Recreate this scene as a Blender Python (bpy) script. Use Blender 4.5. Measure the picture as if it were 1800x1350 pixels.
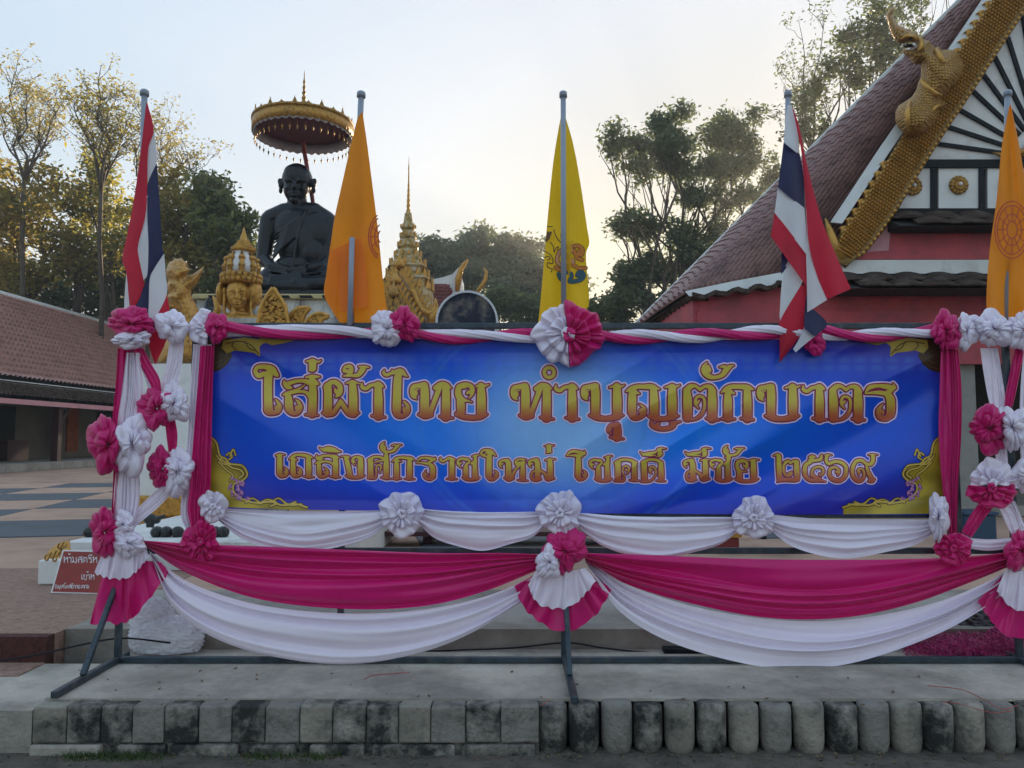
import bpy, math, random
import numpy as np
from mathutils import Vector, Matrix

for _o in list(bpy.data.objects):
    bpy.data.objects.remove(_o)
SC = bpy.context.scene
COL = SC.collection
R = math.radians

# ------------------------------------------------------------------ camera
FPX, EYE, PITCH = 1352.0, 1.6, R(4.02)
cam = bpy.data.cameras.new('camera')
cam.sensor_width = 36.0
cam.lens = FPX / 1800 * 36
cam.clip_start, cam.clip_end = 0.05, 3000
cam_o = bpy.data.objects.new('camera', cam)
cam_o.location = (0, 0, EYE)
cam_o.rotation_euler = (R(90) + PITCH, 0, 0)
COL.objects.link(cam_o)
SC.camera = cam_o

# ------------------------------------------------------------------ sky, sun, exposure
SUN_AZ, SUN_EL = R(17), R(6.2)          # azimuth to the right of straight ahead
w = bpy.data.worlds.new('World')
SC.world = w
w.use_nodes = True
nt = w.node_tree
nt.nodes.clear()
wo = nt.nodes.new('ShaderNodeOutputWorld')
bg = nt.nodes.new('ShaderNodeBackground')
sk = nt.nodes.new('ShaderNodeTexSky')
sk.sky_type = 'NISHITA'
sk.sun_disc = False
sk.sun_elevation = SUN_EL
sk.sun_rotation = SUN_AZ
sk.air_density = 1.0
sk.dust_density = 1.6
sk.ozone_density = 1.4
gm = nt.nodes.new('ShaderNodeGamma')
gm.inputs[1].default_value = 0.04
bg.inputs['Strength'].default_value = 0.15
nt.links.new(sk.outputs[0], gm.inputs[0])
hs = nt.nodes.new('ShaderNodeHueSaturation')
hs.inputs['Saturation'].default_value = 10
nt.links.new(gm.outputs[0], hs.inputs['Color'])
wb = nt.nodes.new('ShaderNodeMix')          # white balance of the whole sky
wb.data_type = 'RGBA'
wb.blend_type = 'MULTIPLY'
wb.inputs[0].default_value = 1.0
wb.inputs[7].default_value = (.925, .985, 1.075, 1)
nt.links.new(hs.outputs[0], wb.inputs[6])
nt.links.new(wb.outputs[2], bg.inputs[0])
nt.links.new(bg.outputs[0], wo.inputs[0])
sun = bpy.data.lights.new('sun', 'SUN')
sun.energy = 3.2
sun.angle = R(0.6)
sun.color = (1.0, 0.80, 0.55)
sun_o = bpy.data.objects.new('sun', sun)
sd = Vector((math.sin(SUN_AZ) * math.cos(SUN_EL), math.cos(SUN_AZ) * math.cos(SUN_EL), math.sin(SUN_EL)))
sun_o.rotation_euler = (-sd).to_track_quat('-Z', 'Y').to_euler()
sun_o.location = sd * 60
COL.objects.link(sun_o)
SC.view_settings.view_transform = 'Standard'
SC.view_settings.look = 'None'
SC.view_settings.gamma = 1
SC.view_settings.use_curve_mapping = False
SC.view_settings.exposure = 2.46
SC.render.engine = 'CYCLES'
SC.cycles.max_bounces = 6
SC.cycles.diffuse_bounces = 3
SC.cycles.glossy_bounces = 3
SC.cycles.transparent_max_bounces = 8
SC.cycles.use_denoising = True

# ------------------------------------------------------------------ helpers
_cp, _sp = math.cos(PITCH), math.sin(PITCH)

def P(px, py, Y):
    """A point of the place seen at pixel (px, py) of the 1800x1350 picture, Y metres ahead."""
    px, py, Y = np.broadcast_arrays(np.asarray(px, float), np.asarray(py, float), np.asarray(Y, float))
    v = -(py - 675) / FPX
    t = Y / (_cp - _sp * v)
    return np.stack([(px - 900) / FPX * t, Y, EYE + (_sp + _cp * v) * t], -1)

def Pv(px, py, Y):
    return Vector(P(px, py, Y).tolist())

def ground_at(px, py, z):
    v = -(py - 675) / FPX
    t = (z - EYE) / (_sp + _cp * v)
    return Vector(((px - 900) / FPX * t, (_cp - _sp * v) * t, z))

def off_of(p):
    o = Vector((0, 0, 0))
    while p is not None:
        o += p.location
        p = p.parent
    return o

def mk(name, V, F, m, parent=None, smooth=True, cols=None, midx=None, kind=None, label=None, cat=None, group=None):
    V = np.asarray(V, dtype=np.float32).reshape(-1, 3)
    if parent is not None:
        V = V - np.array(off_of(parent), dtype=np.float32)
    me = bpy.data.meshes.new(name)
    if isinstance(F, np.ndarray):
        nf, k = F.shape
        me.vertices.add(len(V)); me.loops.add(nf * k); me.polygons.add(nf)
        me.vertices.foreach_set('co', V.ravel())
        me.loops.foreach_set('vertex_index', F.astype(np.int32).ravel())
        me.polygons.foreach_set('loop_start', np.arange(0, nf * k, k, dtype=np.int32))
        me.update(calc_edges=True)
    else:
        me.from_pydata(V.tolist(), [], [list(map(int, f)) for f in F])
    for mm in (m if isinstance(m, (list, tuple)) else [m]):
        me.materials.append(mm)
    if midx is not None:
        me.polygons.foreach_set('material_index', np.asarray(midx, dtype=np.int32))
    if smooth:
        me.polygons.foreach_set('use_smooth', np.ones(len(me.polygons), dtype=bool))
    if cols is not None:
        a = me.color_attributes.new('ink', 'FLOAT_COLOR', 'POINT')
        c = np.ones((len(V), 4), dtype=np.float32); c[:, :3] = cols
        a.data.foreach_set('color', c.ravel())
    o = bpy.data.objects.new(name, me)
    COL.objects.link(o)
    if parent is not None:
        o.parent = parent
    tag(o, label, cat, group, kind)
    return o

def tag(o, label=None, cat=None, group=None, kind=None):
    if label: o['label'] = label
    if cat: o['category'] = cat
    if group: o['group'] = group
    if kind: o['kind'] = kind
    return o

def thing(name, loc, label, cat, group=None):
    o = bpy.data.objects.new(name, None)
    o.empty_display_size = 0.1
    o.location = loc
    COL.objects.link(o)
    return tag(o, label, cat, group)

def copy_tree(o, parent=None):
    c = o.copy()
    COL.objects.link(c)
    if parent is not None:
        c.parent = parent
    for ch in o.children:
        copy_tree(ch, c)
    return c

class MB:
    """Collects shapes into one mesh."""
    def __init__(s): s.V, s.F = [], []
    def add(s, V, F):
        n = len(s.V)
        s.V.extend([tuple(map(float, v)) for v in V]); s.F.extend([[i + n for i in f] for f in F])
        return s
    def box(s, a, b):
        (x0, y0, z0), (x1, y1, z1) = a, b
        return s.add([(x0,y0,z0),(x1,y0,z0),(x1,y1,z0),(x0,y1,z0),(x0,y0,z1),(x1,y0,z1),(x1,y1,z1),(x0,y1,z1)],
                     [(0,3,2,1),(4,5,6,7),(0,1,5,4),(1,2,6,5),(2,3,7,6),(3,0,4,7)])
    def bar(s, a, b, w, d=None, up=(0, 0, 1)):
        d = d or w
        a, b = Vector(a), Vector(b); t = (b - a).normalized()
        u = Vector(up)
        if abs(t.dot(u)) > .95: u = Vector((0, 1, 0))
        x = t.cross(u).normalized() * (w / 2); y = t.cross(x).normalized() * (d / 2)
        V = [p + sx * x + sy * y for p in (a, b) for sx, sy in ((-1,-1),(1,-1),(1,1),(-1,1))]
        return s.add(V, [(0,1,2,3),(7,6,5,4),(0,4,5,1),(1,5,6,2),(2,6,7,3),(3,7,4,0)])
    def tube(s, pts, r, n=8, cap=True):
        pts = [Vector(p) for p in pts]
        rs = r if isinstance(r, (list, tuple)) else [r] * len(pts)
        V, F = [], []
        u = None
        for i, p in enumerate(pts):
            t = (pts[min(i+1, len(pts)-1)] - pts[max(i-1, 0)]).normalized()
            if u is None:
                u = t.orthogonal().normalized()
            else:
                u = (u - t * u.dot(t)).normalized()
            v = t.cross(u)
            for k in range(n):
                a = 2 * math.pi * k / n
                V.append(p + (u * math.cos(a) + v * math.sin(a)) * rs[i])
        for i in range(len(pts) - 1):
            for k in range(n):
                F.append((i*n+k, i*n+(k+1)%n, (i+1)*n+(k+1)%n, (i+1)*n+k))
        if cap:
            F.append(tuple(range(n-1, -1, -1))); F.append(tuple(range((len(pts)-1)*n, len(pts)*n)))
        return s.add(V, F)
    def lathe(s, c, prof, n=24, sq=0.0):
        """prof: (radius, height) pairs; sq > 0 makes the plan squarer."""
        V, F = [], []
        for r, z in prof:
            for k in range(n):
                a = 2 * math.pi * (k + .5) / n
                q = 1.0
                if sq:
                    q = (1 - sq) + sq / max(abs(math.cos(a)), abs(math.sin(a)))
                V.append((c[0] + r*q*math.cos(a), c[1] + r*q*math.sin(a), c[2] + z))
        m = len(prof)
        for i in range(m - 1):
            for k in range(n):
                F.append((i*n+k, i*n+(k+1)%n, (i+1)*n+(k+1)%n, (i+1)*n+k))
        F.append(tuple(range(n-1, -1, -1))); F.append(tuple(range((m-1)*n, m*n)))
        return s.add(V, F)
    def ell(s, c, r, nu=14, nv=9, rot=None):
        V, F = [], []
        for j in range(nv + 1):
            b = math.pi * j / nv
            for i in range(nu):
                a = 2 * math.pi * i / nu
                p = Vector((r[0]*math.sin(b)*math.cos(a), r[1]*math.sin(b)*math.sin(a), r[2]*math.cos(b)))
                if rot is not None: p = rot @ p
                V.append(Vector(c) + p)
        for j in range(nv):
            for i in range(nu):
                F.append((j*nu+i, (j+1)*nu+i, (j+1)*nu+(i+1)%nu, j*nu+(i+1)%nu))
        return s.add(V, F)
    def prism(s, pts, d):
        """A closed outline (3-D points, front side) given thickness vector d."""
        n = len(pts); d = Vector(d)
        V = [Vector(p) for p in pts] + [Vector(p) + d for p in pts]
        return s.add(V, [tuple(range(n)), tuple(range(2*n-1, n-1, -1))] + [(i, i+n, (i+1)%n+n, (i+1)%n) for i in range(n)])
    def make(s, name, m, parent=None, smooth=False, **k):
        return mk(name, s.V, s.F, m, parent, smooth, **k)

def bevel(o, wd=0.01, seg=2):
    b = o.modifiers.new('bevel', 'BEVEL'); b.width = wd; b.segments = seg; b.limit_method = 'ANGLE'
    return o

def remesh(o, vox, smooth=6):
    r = o.modifiers.new('skin', 'REMESH'); r.mode = 'VOXEL'; r.voxel_size = vox; r.use_smooth_shade = True
    if smooth:
        q = o.modifiers.new('smooth', 'SMOOTH'); q.iterations = smooth; q.factor = 0.5
    return o

def cat(pts, n):
    """Catmull-Rom through pts, n samples evenly spread along the curve."""
    p = np.asarray(pts, float)
    if len(p) == 2:
        t = np.linspace(0, 1, n)[:, None]
        return p[0] * (1 - t) + p[1] * t
    q = np.vstack([2*p[0]-p[1], p, 2*p[-1]-p[-2]])
    out = []
    for i in range(1, len(q) - 2):
        t = np.linspace(0, 1, 24, endpoint=False)[:, None]
        a, b, c, d = q[i-1], q[i], q[i+1], q[i+2]
        out.append(.5 * (2*b + (c-a)*t + (2*a-5*b+4*c-d)*t**2 + (3*b-a-3*c+d)*t**3))
    out = np.vstack(out + [p[-1:]])
    L = np.r_[0, np.cumsum(np.linalg.norm(np.diff(out[:, :2], axis=0), axis=1))]
    s = np.linspace(0, L[-1], n)
    return np.stack([np.interp(s, L, out[:, k]) for k in range(p.shape[1])], -1)

def grid_faces(nu, nv, wrap=False):
    i = np.arange(nu if wrap else nu - 1)[:, None]; j = np.arange(nv - 1)[None, :]
    i2 = (i + 1) % nu
    return np.stack([i*nv+j, i2*nv+j, i2*nv+j+1, i*nv+j+1], -1).reshape(-1, 4)

# ------------------------------------------------------------------ materials
def N(nt, t, **kw):
    n = nt.nodes.new(t)
    for k, v in kw.items(): setattr(n, k, v)
    return n

def pm(name, c, rough=0.6, metal=0.0, var=0.25, scale=6.0, c2=None, bump=0.0, bscale=None, transl=0.0, coat=0.0, sheen=0.0, spec=None, detail=6, ink=False, dirt=None, dscale=1.5, stretch=None, damt=0.55):
    m = bpy.data.materials.new(name)
    m.use_nodes = True
    nt = m.node_tree
    b = nt.nodes['Principled BSDF']; out = nt.nodes['Material Output']
    L = nt.links.new
    tc = N(nt, 'ShaderNodeTexCoord')
    src = tc.outputs['Object']
    if stretch:
        mp = N(nt, 'ShaderNodeMapping'); mp.inputs['Scale'].default_value = stretch
        L(src, mp.inputs[0]); src = mp.outputs[0]
    no = N(nt, 'ShaderNodeTexNoise'); no.inputs['Scale'].default_value = scale; no.inputs['Detail'].default_value = detail; no.inputs['Roughness'].default_value = .62
    L(src, no.inputs['Vector'])
    if ink:
        at = N(nt, 'ShaderNodeAttribute'); at.attribute_name = 'ink'
        base = at.outputs['Color']
        col = base
        if var:
            mx = N(nt, 'ShaderNodeMix', data_type='RGBA', blend_type='MULTIPLY'); mx.inputs[0].default_value = 1
            rp = N(nt, 'ShaderNodeMapRange'); rp.inputs[1].default_value = .25; rp.inputs[2].default_value = .75
            rp.inputs[3].default_value = 1 - var; rp.inputs[4].default_value = 1 + var
            L(no.outputs[0], rp.inputs[0]); L(base, mx.inputs[6]); L(rp.outputs[0], mx.inputs[7]); col = mx.outputs[2]
    else:
        c = tuple(c[:3]); c2 = c2 or tuple(max(0, x * (1 - 1.6 * var)) for x in c)
        hi = tuple(min(1, x * (1 + .5 * var)) for x in c)
        rm = N(nt, 'ShaderNodeValToRGB')
        e = rm.color_ramp.elements
        e[0].position = .28; e[0].color = (*c2, 1); e[1].position = .72; e[1].color = (*hi, 1)
        k = e.new(.5); k.color = (*c, 1)
        L(no.outputs[0], rm.inputs[0]); col = rm.outputs[0]
    if dirt is not None:
        n2 = N(nt, 'ShaderNodeTexNoise'); n2.inputs['Scale'].default_value = dscale; n2.inputs['Detail'].default_value = 9; n2.inputs['Roughness'].default_value = .7
        L(src, n2.inputs['Vector'])
        r2 = N(nt, 'ShaderNodeMapRange'); r2.inputs[1].default_value = damt - .12; r2.inputs[2].default_value = damt + .1
        L(n2.outputs[0], r2.inputs[0])
        mx = N(nt, 'ShaderNodeMix', data_type='RGBA')
        L(r2.outputs[0], mx.inputs[0]); L(col, mx.inputs[6]); mx.inputs[7].default_value = (*dirt, 1); col = mx.outputs[2]
    L(col, b.inputs['Base Color'])
    b.inputs['Roughness'].default_value = rough
    b.inputs['Metallic'].default_value = metal
    if coat: b.inputs['Coat Weight'].default_value = coat; b.inputs['Coat Roughness'].default_value = .25
    if sheen: b.inputs['Sheen Weight'].default_value = sheen; b.inputs['Sheen Roughness'].default_value = .4
    if spec is not None: b.inputs['Specular IOR Level'].default_value = spec
    if bump:
        bn = N(nt, 'ShaderNodeTexNoise'); bn.inputs['Scale'].default_value = bscale or scale * 5; bn.inputs['Detail'].default_value = 8
        L(src, bn.inputs['Vector'])
        bp = N(nt, 'ShaderNodeBump'); bp.inputs['Strength'].default_value = min(1, bump); bp.inputs['Distance'].default_value = .02
        L(bn.outputs[0], bp.inputs['Height']); L(bp.outputs[0], b.inputs['Normal'])
    if transl:
        t = N(nt, 'ShaderNodeBsdfTranslucent'); L(col, t.inputs[0])
        ms = N(nt, 'ShaderNodeMixShader'); ms.inputs[0].default_value = transl
        L(b.outputs[0], ms.inputs[1]); L(t.outputs[0], ms.inputs[2]); L(ms.outputs[0], out.inputs[0])
    return m

M = {}
M['pink'] = pm('pink satin', (.70, .007, .185), .40, var=.08, scale=3, transl=.22, sheen=.15, bump=.06, bscale=60)
M['white'] = pm('white satin', (.93, .85, .98), .40, var=.03, scale=3, transl=.18, bump=.06, bscale=60)
M['steel'] = pm('painted steel', (.035, .055, .075), .42, metal=.3, var=.4, scale=9, dirt=(.10, .10, .10), dscale=14, damt=.62)
M['concrete'] = pm('concrete', (.48, .43, .365), .85, var=.22, scale=2.2, bump=.5, bscale=45, dirt=(.25, .225, .19), dscale=1.6, damt=.53)
M['kerb'] = pm('weathered kerb', (.33, .30, .26), .9, var=.35, scale=9, bump=.7, bscale=40, dirt=(.025, .026, .024), dscale=5.5, damt=.47)
M['kerbtan'] = pm('tan kerb', (.35, .315, .26), .9, var=.3, scale=8, bump=.5, bscale=40, dirt=(.05, .048, .042), dscale=4, damt=.56)
M['kerbdark'] = pm('dark kerb', (.22, .20, .175), .9, var=.4, scale=9, bump=.7, bscale=40, dirt=(.25, .24, .22), dscale=8, damt=.6)
M['road'] = pm('road', (.13, .105, .085), .92, var=.35, scale=7, bump=.5, bscale=60, dirt=(.05, .045, .038), dscale=3)
M['goldgroove'] = pm('dark gilt groove', (.24, .135, .03), .6, metal=.3, var=.3, scale=10)
M['gilt'] = pm('gilt scales', (.56, .30, .065), .42, metal=.5, var=.22, scale=6, bump=.1, bscale=40)
M['gold'] = pm('gold paint', (.52, .27, .055), .42, metal=.55, var=.35, scale=14, c2=(.20, .11, .02), bump=.25, bscale=50)
M['golddark'] = pm('old gold paint', (.40, .21, .045), .5, metal=.45, var=.5, scale=16, c2=(.09, .055, .012), bump=.4, bscale=50)
M['goldleaf'] = pm('gold relief', (.48, .25, .055), .4, metal=.5, var=.5, scale=22, c2=(.10, .06, .015), bump=.8, bscale=26)
M['bronze'] = pm('black bronze', (.006, .008, .013), .34, metal=.0, var=.4, scale=5, bump=.08, bscale=30, spec=.38)
M['maroon'] = pm('maroon', (.10, .012, .03), .7, var=.2)
M['redpole'] = pm('red pole', (.20, .02, .02), .5, var=.2)
M['whitepaint'] = pm('white paint', (.74, .73, .71), .6, var=.06, scale=2, bump=.06, dirt=(.40, .38, .35), dscale=1.4, damt=.66)
M['marble'] = pm('streaked marble', (.62, .60, .56), .5, var=.12, scale=2, dirt=(.02, .022, .025), dscale=2.2, damt=.55, stretch=(1, 1, .35))
M['black'] = pm('black lacquer', (.010, .011, .015), .65, spec=.25, var=.3, scale=8)
M['pinkwall'] = pm('pink red boards', (.50, .065, .085), .55, var=.14, scale=1.6, bump=.05, dirt=(.30, .05, .07), dscale=2)
M['pinkband'] = pm('pale pink plaster', (.58, .28, .31), .65, var=.15, scale=2.5, bump=.08)
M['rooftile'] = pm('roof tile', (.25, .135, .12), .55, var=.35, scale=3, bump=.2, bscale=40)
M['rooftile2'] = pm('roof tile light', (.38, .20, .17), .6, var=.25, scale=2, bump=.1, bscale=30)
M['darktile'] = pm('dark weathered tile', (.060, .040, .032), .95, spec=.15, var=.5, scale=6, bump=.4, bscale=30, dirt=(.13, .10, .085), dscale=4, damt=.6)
M['flashing'] = pm('white flashing', (.66, .67, .66), .5, var=.12, scale=3)
M['bark'] = pm('bark', (.085, .062, .045), .9, var=.4, scale=4, bump=.6, bscale=14)
M['barkpale'] = pm('pale bark', (.20, .16, .12), .9, var=.35, scale=4, bump=.5, bscale=14)
M['pvc'] = pm('grey pvc pole', (.30, .33, .40), .4, var=.06)
M['shadeblack'] = pm('painted interior shade', (.02, .018, .018), .8, var=.3)  # near-black base puts the shade of interiors and undersides into the colour

def scaled(name, c, groove, sc):
    """Gilt surface covered in raised serpent scales."""
    m = pm(name, c, .42, metal=.5, var=.2, scale=6)
    nt = m.node_tree; b = nt.nodes['Principled BSDF']; L = nt.links.new
    tc = N(nt, 'ShaderNodeTexCoord'); vo = N(nt, 'ShaderNodeTexVoronoi'); vo.inputs['Scale'].default_value = sc; vo.inputs['Randomness'].default_value = .35
    L(tc.outputs['Object'], vo.inputs['Vector'])
    r = N(nt, 'ShaderNodeMapRange'); r.inputs[1].default_value = .2; r.inputs[2].default_value = .62; r.inputs[3].default_value = 1; r.inputs[4].default_value = 0
    L(vo.outputs['Distance'], r.inputs[0])
    bp = N(nt, 'ShaderNodeBump'); bp.inputs['Strength'].default_value = 1; bp.inputs['Distance'].default_value = .03
    L(r.outputs[0], bp.inputs['Height']); L(bp.outputs[0], b.inputs['Normal'])
    src = b.inputs['Base Color'].links[0].from_socket
    mx = N(nt, 'ShaderNodeMix', data_type='RGBA'); L(r.outputs[0], mx.inputs[0]); mx.inputs[6].default_value = (*groove, 1); L(src, mx.inputs[7])
    L(mx.outputs[2], b.inputs['Base Color'])
    return m
M['giltscale'] = scaled('gilt serpent skin', (.60, .33, .075), (.28, .15, .035), 22)

def inflate(name, outline, Y, thick, m, parent, res=1.5, back=.5, power=.5, dmax=None, bumps=()):
    """A rounded solid with the given outline (px): swells with the distance from its edge. bumps: (px, py, r px, height m)."""
    pts = np.asarray(outline, float)
    x0, y0 = pts.min(0) - 2; x1, y1 = pts.max(0) + 2
    nx, ny = int((x1 - x0) / res) + 1, int((y1 - y0) / res) + 1
    gx, gy = np.meshgrid(x0 + np.arange(nx) * res, y0 + np.arange(ny) * res)
    ins = np.zeros(gx.shape, bool); dist = np.full(gx.shape, 1e9); n = len(pts)
    for i in range(n):
        (ax, ay), (bx, by) = pts[i], pts[(i + 1) % n]
        if ay != by:
            ins ^= ((ay > gy) != (by > gy)) & (gx < (bx - ax) * (gy - ay) / (by - ay) + ax)
        t = np.clip(((gx - ax) * (bx - ax) + (gy - ay) * (by - ay)) / ((bx - ax) ** 2 + (by - ay) ** 2 + 1e-9), 0, 1)
        dist = np.minimum(dist, np.hypot(gx - ax - t * (bx - ax), gy - ay - t * (by - ay)))
    S = np.where(ins, -dist, dist)
    v, f = contour_polys(S, x0, y0, res, 0.0, run=1)
    d = np.empty(len(v))
    ix, iy = (v[:, 0] - x0) / res, (v[:, 1] - y0) / res
    i0, j0 = np.clip(ix.astype(int), 0, nx - 2), np.clip(iy.astype(int), 0, ny - 2)
    fx, fy = ix - i0, iy - j0
    d = -(S[j0, i0] * (1-fx)*(1-fy) + S[j0, i0+1] * fx*(1-fy) + S[j0+1, i0] * (1-fx)*fy + S[j0+1, i0+1] * fx*fy)
    dm = dmax or d.max()
    h = thick * np.clip(d / dm, 0, 1) ** power
    for bx, by, br, bh_ in bumps:
        h = h + bh_ * np.exp(-((v[:, 0] - bx) ** 2 + (v[:, 1] - by) ** 2) / br ** 2) * np.clip(d / 2, 0, 1)
    A = P(v[:, 0], v[:, 1], Y - h); B = P(v[:, 0], v[:, 1], Y + back * h + .012)
    k = len(v)
    F = [list(q) for q in f] + [[i + k for i in q[::-1]] for q in f]
    edges = {}
    for q in f:
        for a, b in zip(q, q[1:] + q[:1]): edges[(a, b)] = 1
    F += [[b, a, a + k, b + k] for (a, b) in edges if (b, a) not in edges]
    o = mk(name, np.vstack([A, B]), F, m, parent, smooth=True)
    sm_ = o.modifiers.new('smooth', 'SMOOTH'); sm_.iterations = 3; sm_.factor = .5
    return o

def contour_polys(D, x0, y0, res, lev, run=5):
    """Polygons (px) covering D < lev."""
    S = D - lev
    ny, nx = S.shape
    V, F, idx = [], [], {}
    def vid(k, x, y):
        if k not in idx:
            idx[k] = len(V); V.append((x0 + x * res, y0 + y * res))
        return idx[k]
    ins = S < 0
    full = ins[:-1, :-1] & ins[1:, :-1] & ins[:-1, 1:] & ins[1:, 1:]
    some = (ins[:-1, :-1] | ins[1:, :-1] | ins[:-1, 1:] | ins[1:, 1:]) & ~full
    for j in range(ny - 1):
        row = full[j]
        i = 0
        nz = np.flatnonzero(row)
        k = 0
        while k < len(nz):
            i = nz[k]; e = i
            while k + 1 < len(nz) and nz[k + 1] == e + 1 and e - i < run - 1:
                e += 1; k += 1
            k += 1
            F.append([vid((0, c, j), c, j) for c in range(i, e + 2)] + [vid((0, c, j + 1), c, j + 1) for c in range(e + 1, i - 1, -1)])
        for i in np.flatnonzero(some[j]):
            cs = [(i, j), (i + 1, j), (i + 1, j + 1), (i, j + 1)]
            f = []
            for q in range(4):
                a, b = cs[q], cs[(q + 1) % 4]
                va, vb = S[a[1], a[0]], S[b[1], b[0]]
                if va < 0: f.append(vid((0,) + a, *a))
                if (va < 0) != (vb < 0):
                    t = va / (va - vb)
                    key = (1,) + tuple(sorted((a, b)))
                    f.append(vid(key, a[0] + (b[0] - a[0]) * t, a[1] + (b[1] - a[1]) * t))
            if len(f) >= 3: F.append(f)
    return np.array(V), F

# ------------------------------------------------------------------ ground, road, platform, kerb
def sheet(name, x0, x1, y0, y1, z, m, label=None, kind='structure', th=0.25):
    return MB().box((x0, y0, z - th), (x1, y1, z)).make(name, m, kind=kind, label=label)

YK, ZP, YF, ZPL = 4.02, 0.245, 4.75, 0.375
M['earth'] = pm('earth', (.10, .085, .06), .95, var=.35, scale=.6, bump=.4, bscale=9, c2=(.05, .055, .03))
mk('ground', [(-900, -300, -.12), (900, -300, -.12), (900, 1600, -.12), (-900, 1600, -.12)], [(0, 1, 2, 3)], M['earth'], kind='structure')
mk('road', [(-60, -25, 0), (60, -25, 0), (60, YK + .25, 0), (-60, YK + .25, 0)], [(0, 1, 2, 3)], M['road'], kind='structure')
sheet('pavement', -2.44, 14, YK + .10, 5.35, ZP, M['concrete'], th=.3)
sheet('pavement', -14, -2.452, YK + .02, 4.86, ZP - .035, M['concrete'], th=.3)
M['stepc'] = pm('step concrete', (.33, .30, .265), .88, var=.22, scale=1.8, bump=.35, bscale=40, dirt=(.19, .165, .14), dscale=1.6, damt=.56)
sheet('step', -2.88, 14, 5.06, 6.35, ZPL - .004, M['stepc'], th=.4)
M['plazapink'] = pm('aggregate paving', (.44, .28, .205), .9, var=.3, scale=1.2, bump=.35, bscale=55, c2=(.27, .17, .13))
M['agg'] = pm('brown aggregate', (.30, .185, .14), .92, var=.45, scale=26, bump=.5, bscale=70, c2=(.17, .10, .075))
M['redagg'] = pm('red aggregate edge', (.075, .022, .018), .92, var=.5, scale=30, bump=.5, bscale=70)
sheet('plaza', -60, 60, 6.35, 70, ZPL - .012, M['plazapink'], th=.3)
sheet('plaza_edge', -40, -2.884, 4.865, 4.95, ZPL - .004, M['redagg'], th=.35)
sheet('paving_apron', -40, -2.884, 4.953, 7.4, ZPL - .006, M['agg'], th=.35)
sheet('earth_strip', -40, -2.884, 4.6, 4.86, ZP - .028, M['agg'], th=.1)
# blue grey and pink checker tiles of the plaza: single slabs
M['tilegrey'] = pm('blue grey tile', (.10, .112, .13), .75, var=.2, scale=1.3, bump=.15, bscale=30)
M['tilepink'] = pm('pink tile', (.50, .32, .235), .8, var=.2, scale=1.3, bump=.15, bscale=30)
flr = thing('tiled_floor', (-7, 12, ZPL), 'checkered plaza floor of blue grey and pink slabs at far left', 'floor')
flr['kind'] = 'structure'
T = 2.05; ang = R(12)
ca, sa = math.cos(ang), math.sin(ang)
tv = {}
for i in range(-6, 7):
    for j in range(-4, 5):
        cx, cy = i * T, j * T
        x, y = -9.5 + cx * ca - cy * sa, 14.2 + cx * sa + cy * ca
        if not (9.5 < y < 20.6) or x > 6:
            continue
        h = T / 2 - .012
        pts = [(x + a * ca - b * sa, y + a * sa + b * ca, ZPL + .004) for a, b in ((-h, -h), (h, -h), (h, h), (-h, h))]
        MB().prism([(p[0], p[1], p[2]) for p in pts], (0, 0, -.03)).make('tile', M['tilegrey'] if (i + j) % 2 else M['tilepink'], flr)

kerb = thing('kerb', (0, YK, 0), 'stained kerb of square blocks on the left and round log shaped blocks on the right', 'kerb')
kerb['kind'] = 'structure'
random.seed(3)
def xk(px, py=1290):
    return float(P(px, py, YK)[0])
edges = [56, 116, 175, 232, 288, 347, 406, 465, 526, 584, 643, 700, 757, 818, 880, 948]
mats = ['kerbtan', 'kerb', 'kerb', 'kerbdark', 'kerb', 'kerbdark', 'kerb', 'kerbdark', 'kerbtan', 'kerb', 'kerb', 'kerbtan', 'kerbdark', 'kerb', 'kerbdark']
for k in range(len(edges) - 1):
    x0, x1 = xk(edges[k]) + .0018, xk(edges[k + 1]) - .0018
    dy = random.uniform(-.006, .006)
    o = MB().box((x0, YK + dy, .055), (x1, YK + .16, ZP - .004 + random.uniform(-.008, .0))).make('block', M[mats[k]], kerb)
    bevel(o, .010)
for a, b in ((54, 178), (208, 292), (300, 420), (430, 520), (545, 640), (655, 800), (812, 940)):
    o = MB().box((xk(a), YK - .015, -.05), (xk(b), YK + .16, .048)).make('base_stone', M['kerb'] if a > 60 else M['concrete'], kerb)
    bevel(o, .012)
lm = ['kerb', 'kerb', 'kerbdark', 'kerb', 'kerbtan', 'kerb', 'kerbtan', 'kerbdark', 'kerbtan', 'kerb', 'kerbdark', 'kerbtan', 'kerb', 'kerbtan', 'kerbdark', 'kerb', 'kerbtan']
x = 972
for k in range(17):
    cx = xk(x); r = .077 + random.uniform(-.004, .003)
    h = ZP - random.uniform(.0, .015)
    mb = MB()
    mb.lathe((cx, YK + .075, 0), [(r * .55, -.03), (r * .9, .004), (r, .045), (r * 1.01, h - .03), (r * .97, h - .008), (r * .8, h), (.01, h + .002)], 18)
    mb.make('log_block', M[lm[k]], kerb, smooth=True)
    x += 56.5 + random.uniform(-1.5, 2.5)
sheet('pavement_backing', xk(56), xk(948), YK + .022, YK + .2, ZP - .014, M['kerb'], th=.27)
sheet('pavement_backing', xk(948), 14, YK + .10, YK + .2, ZP - .016, M['kerbdark'], th=.27)
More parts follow.
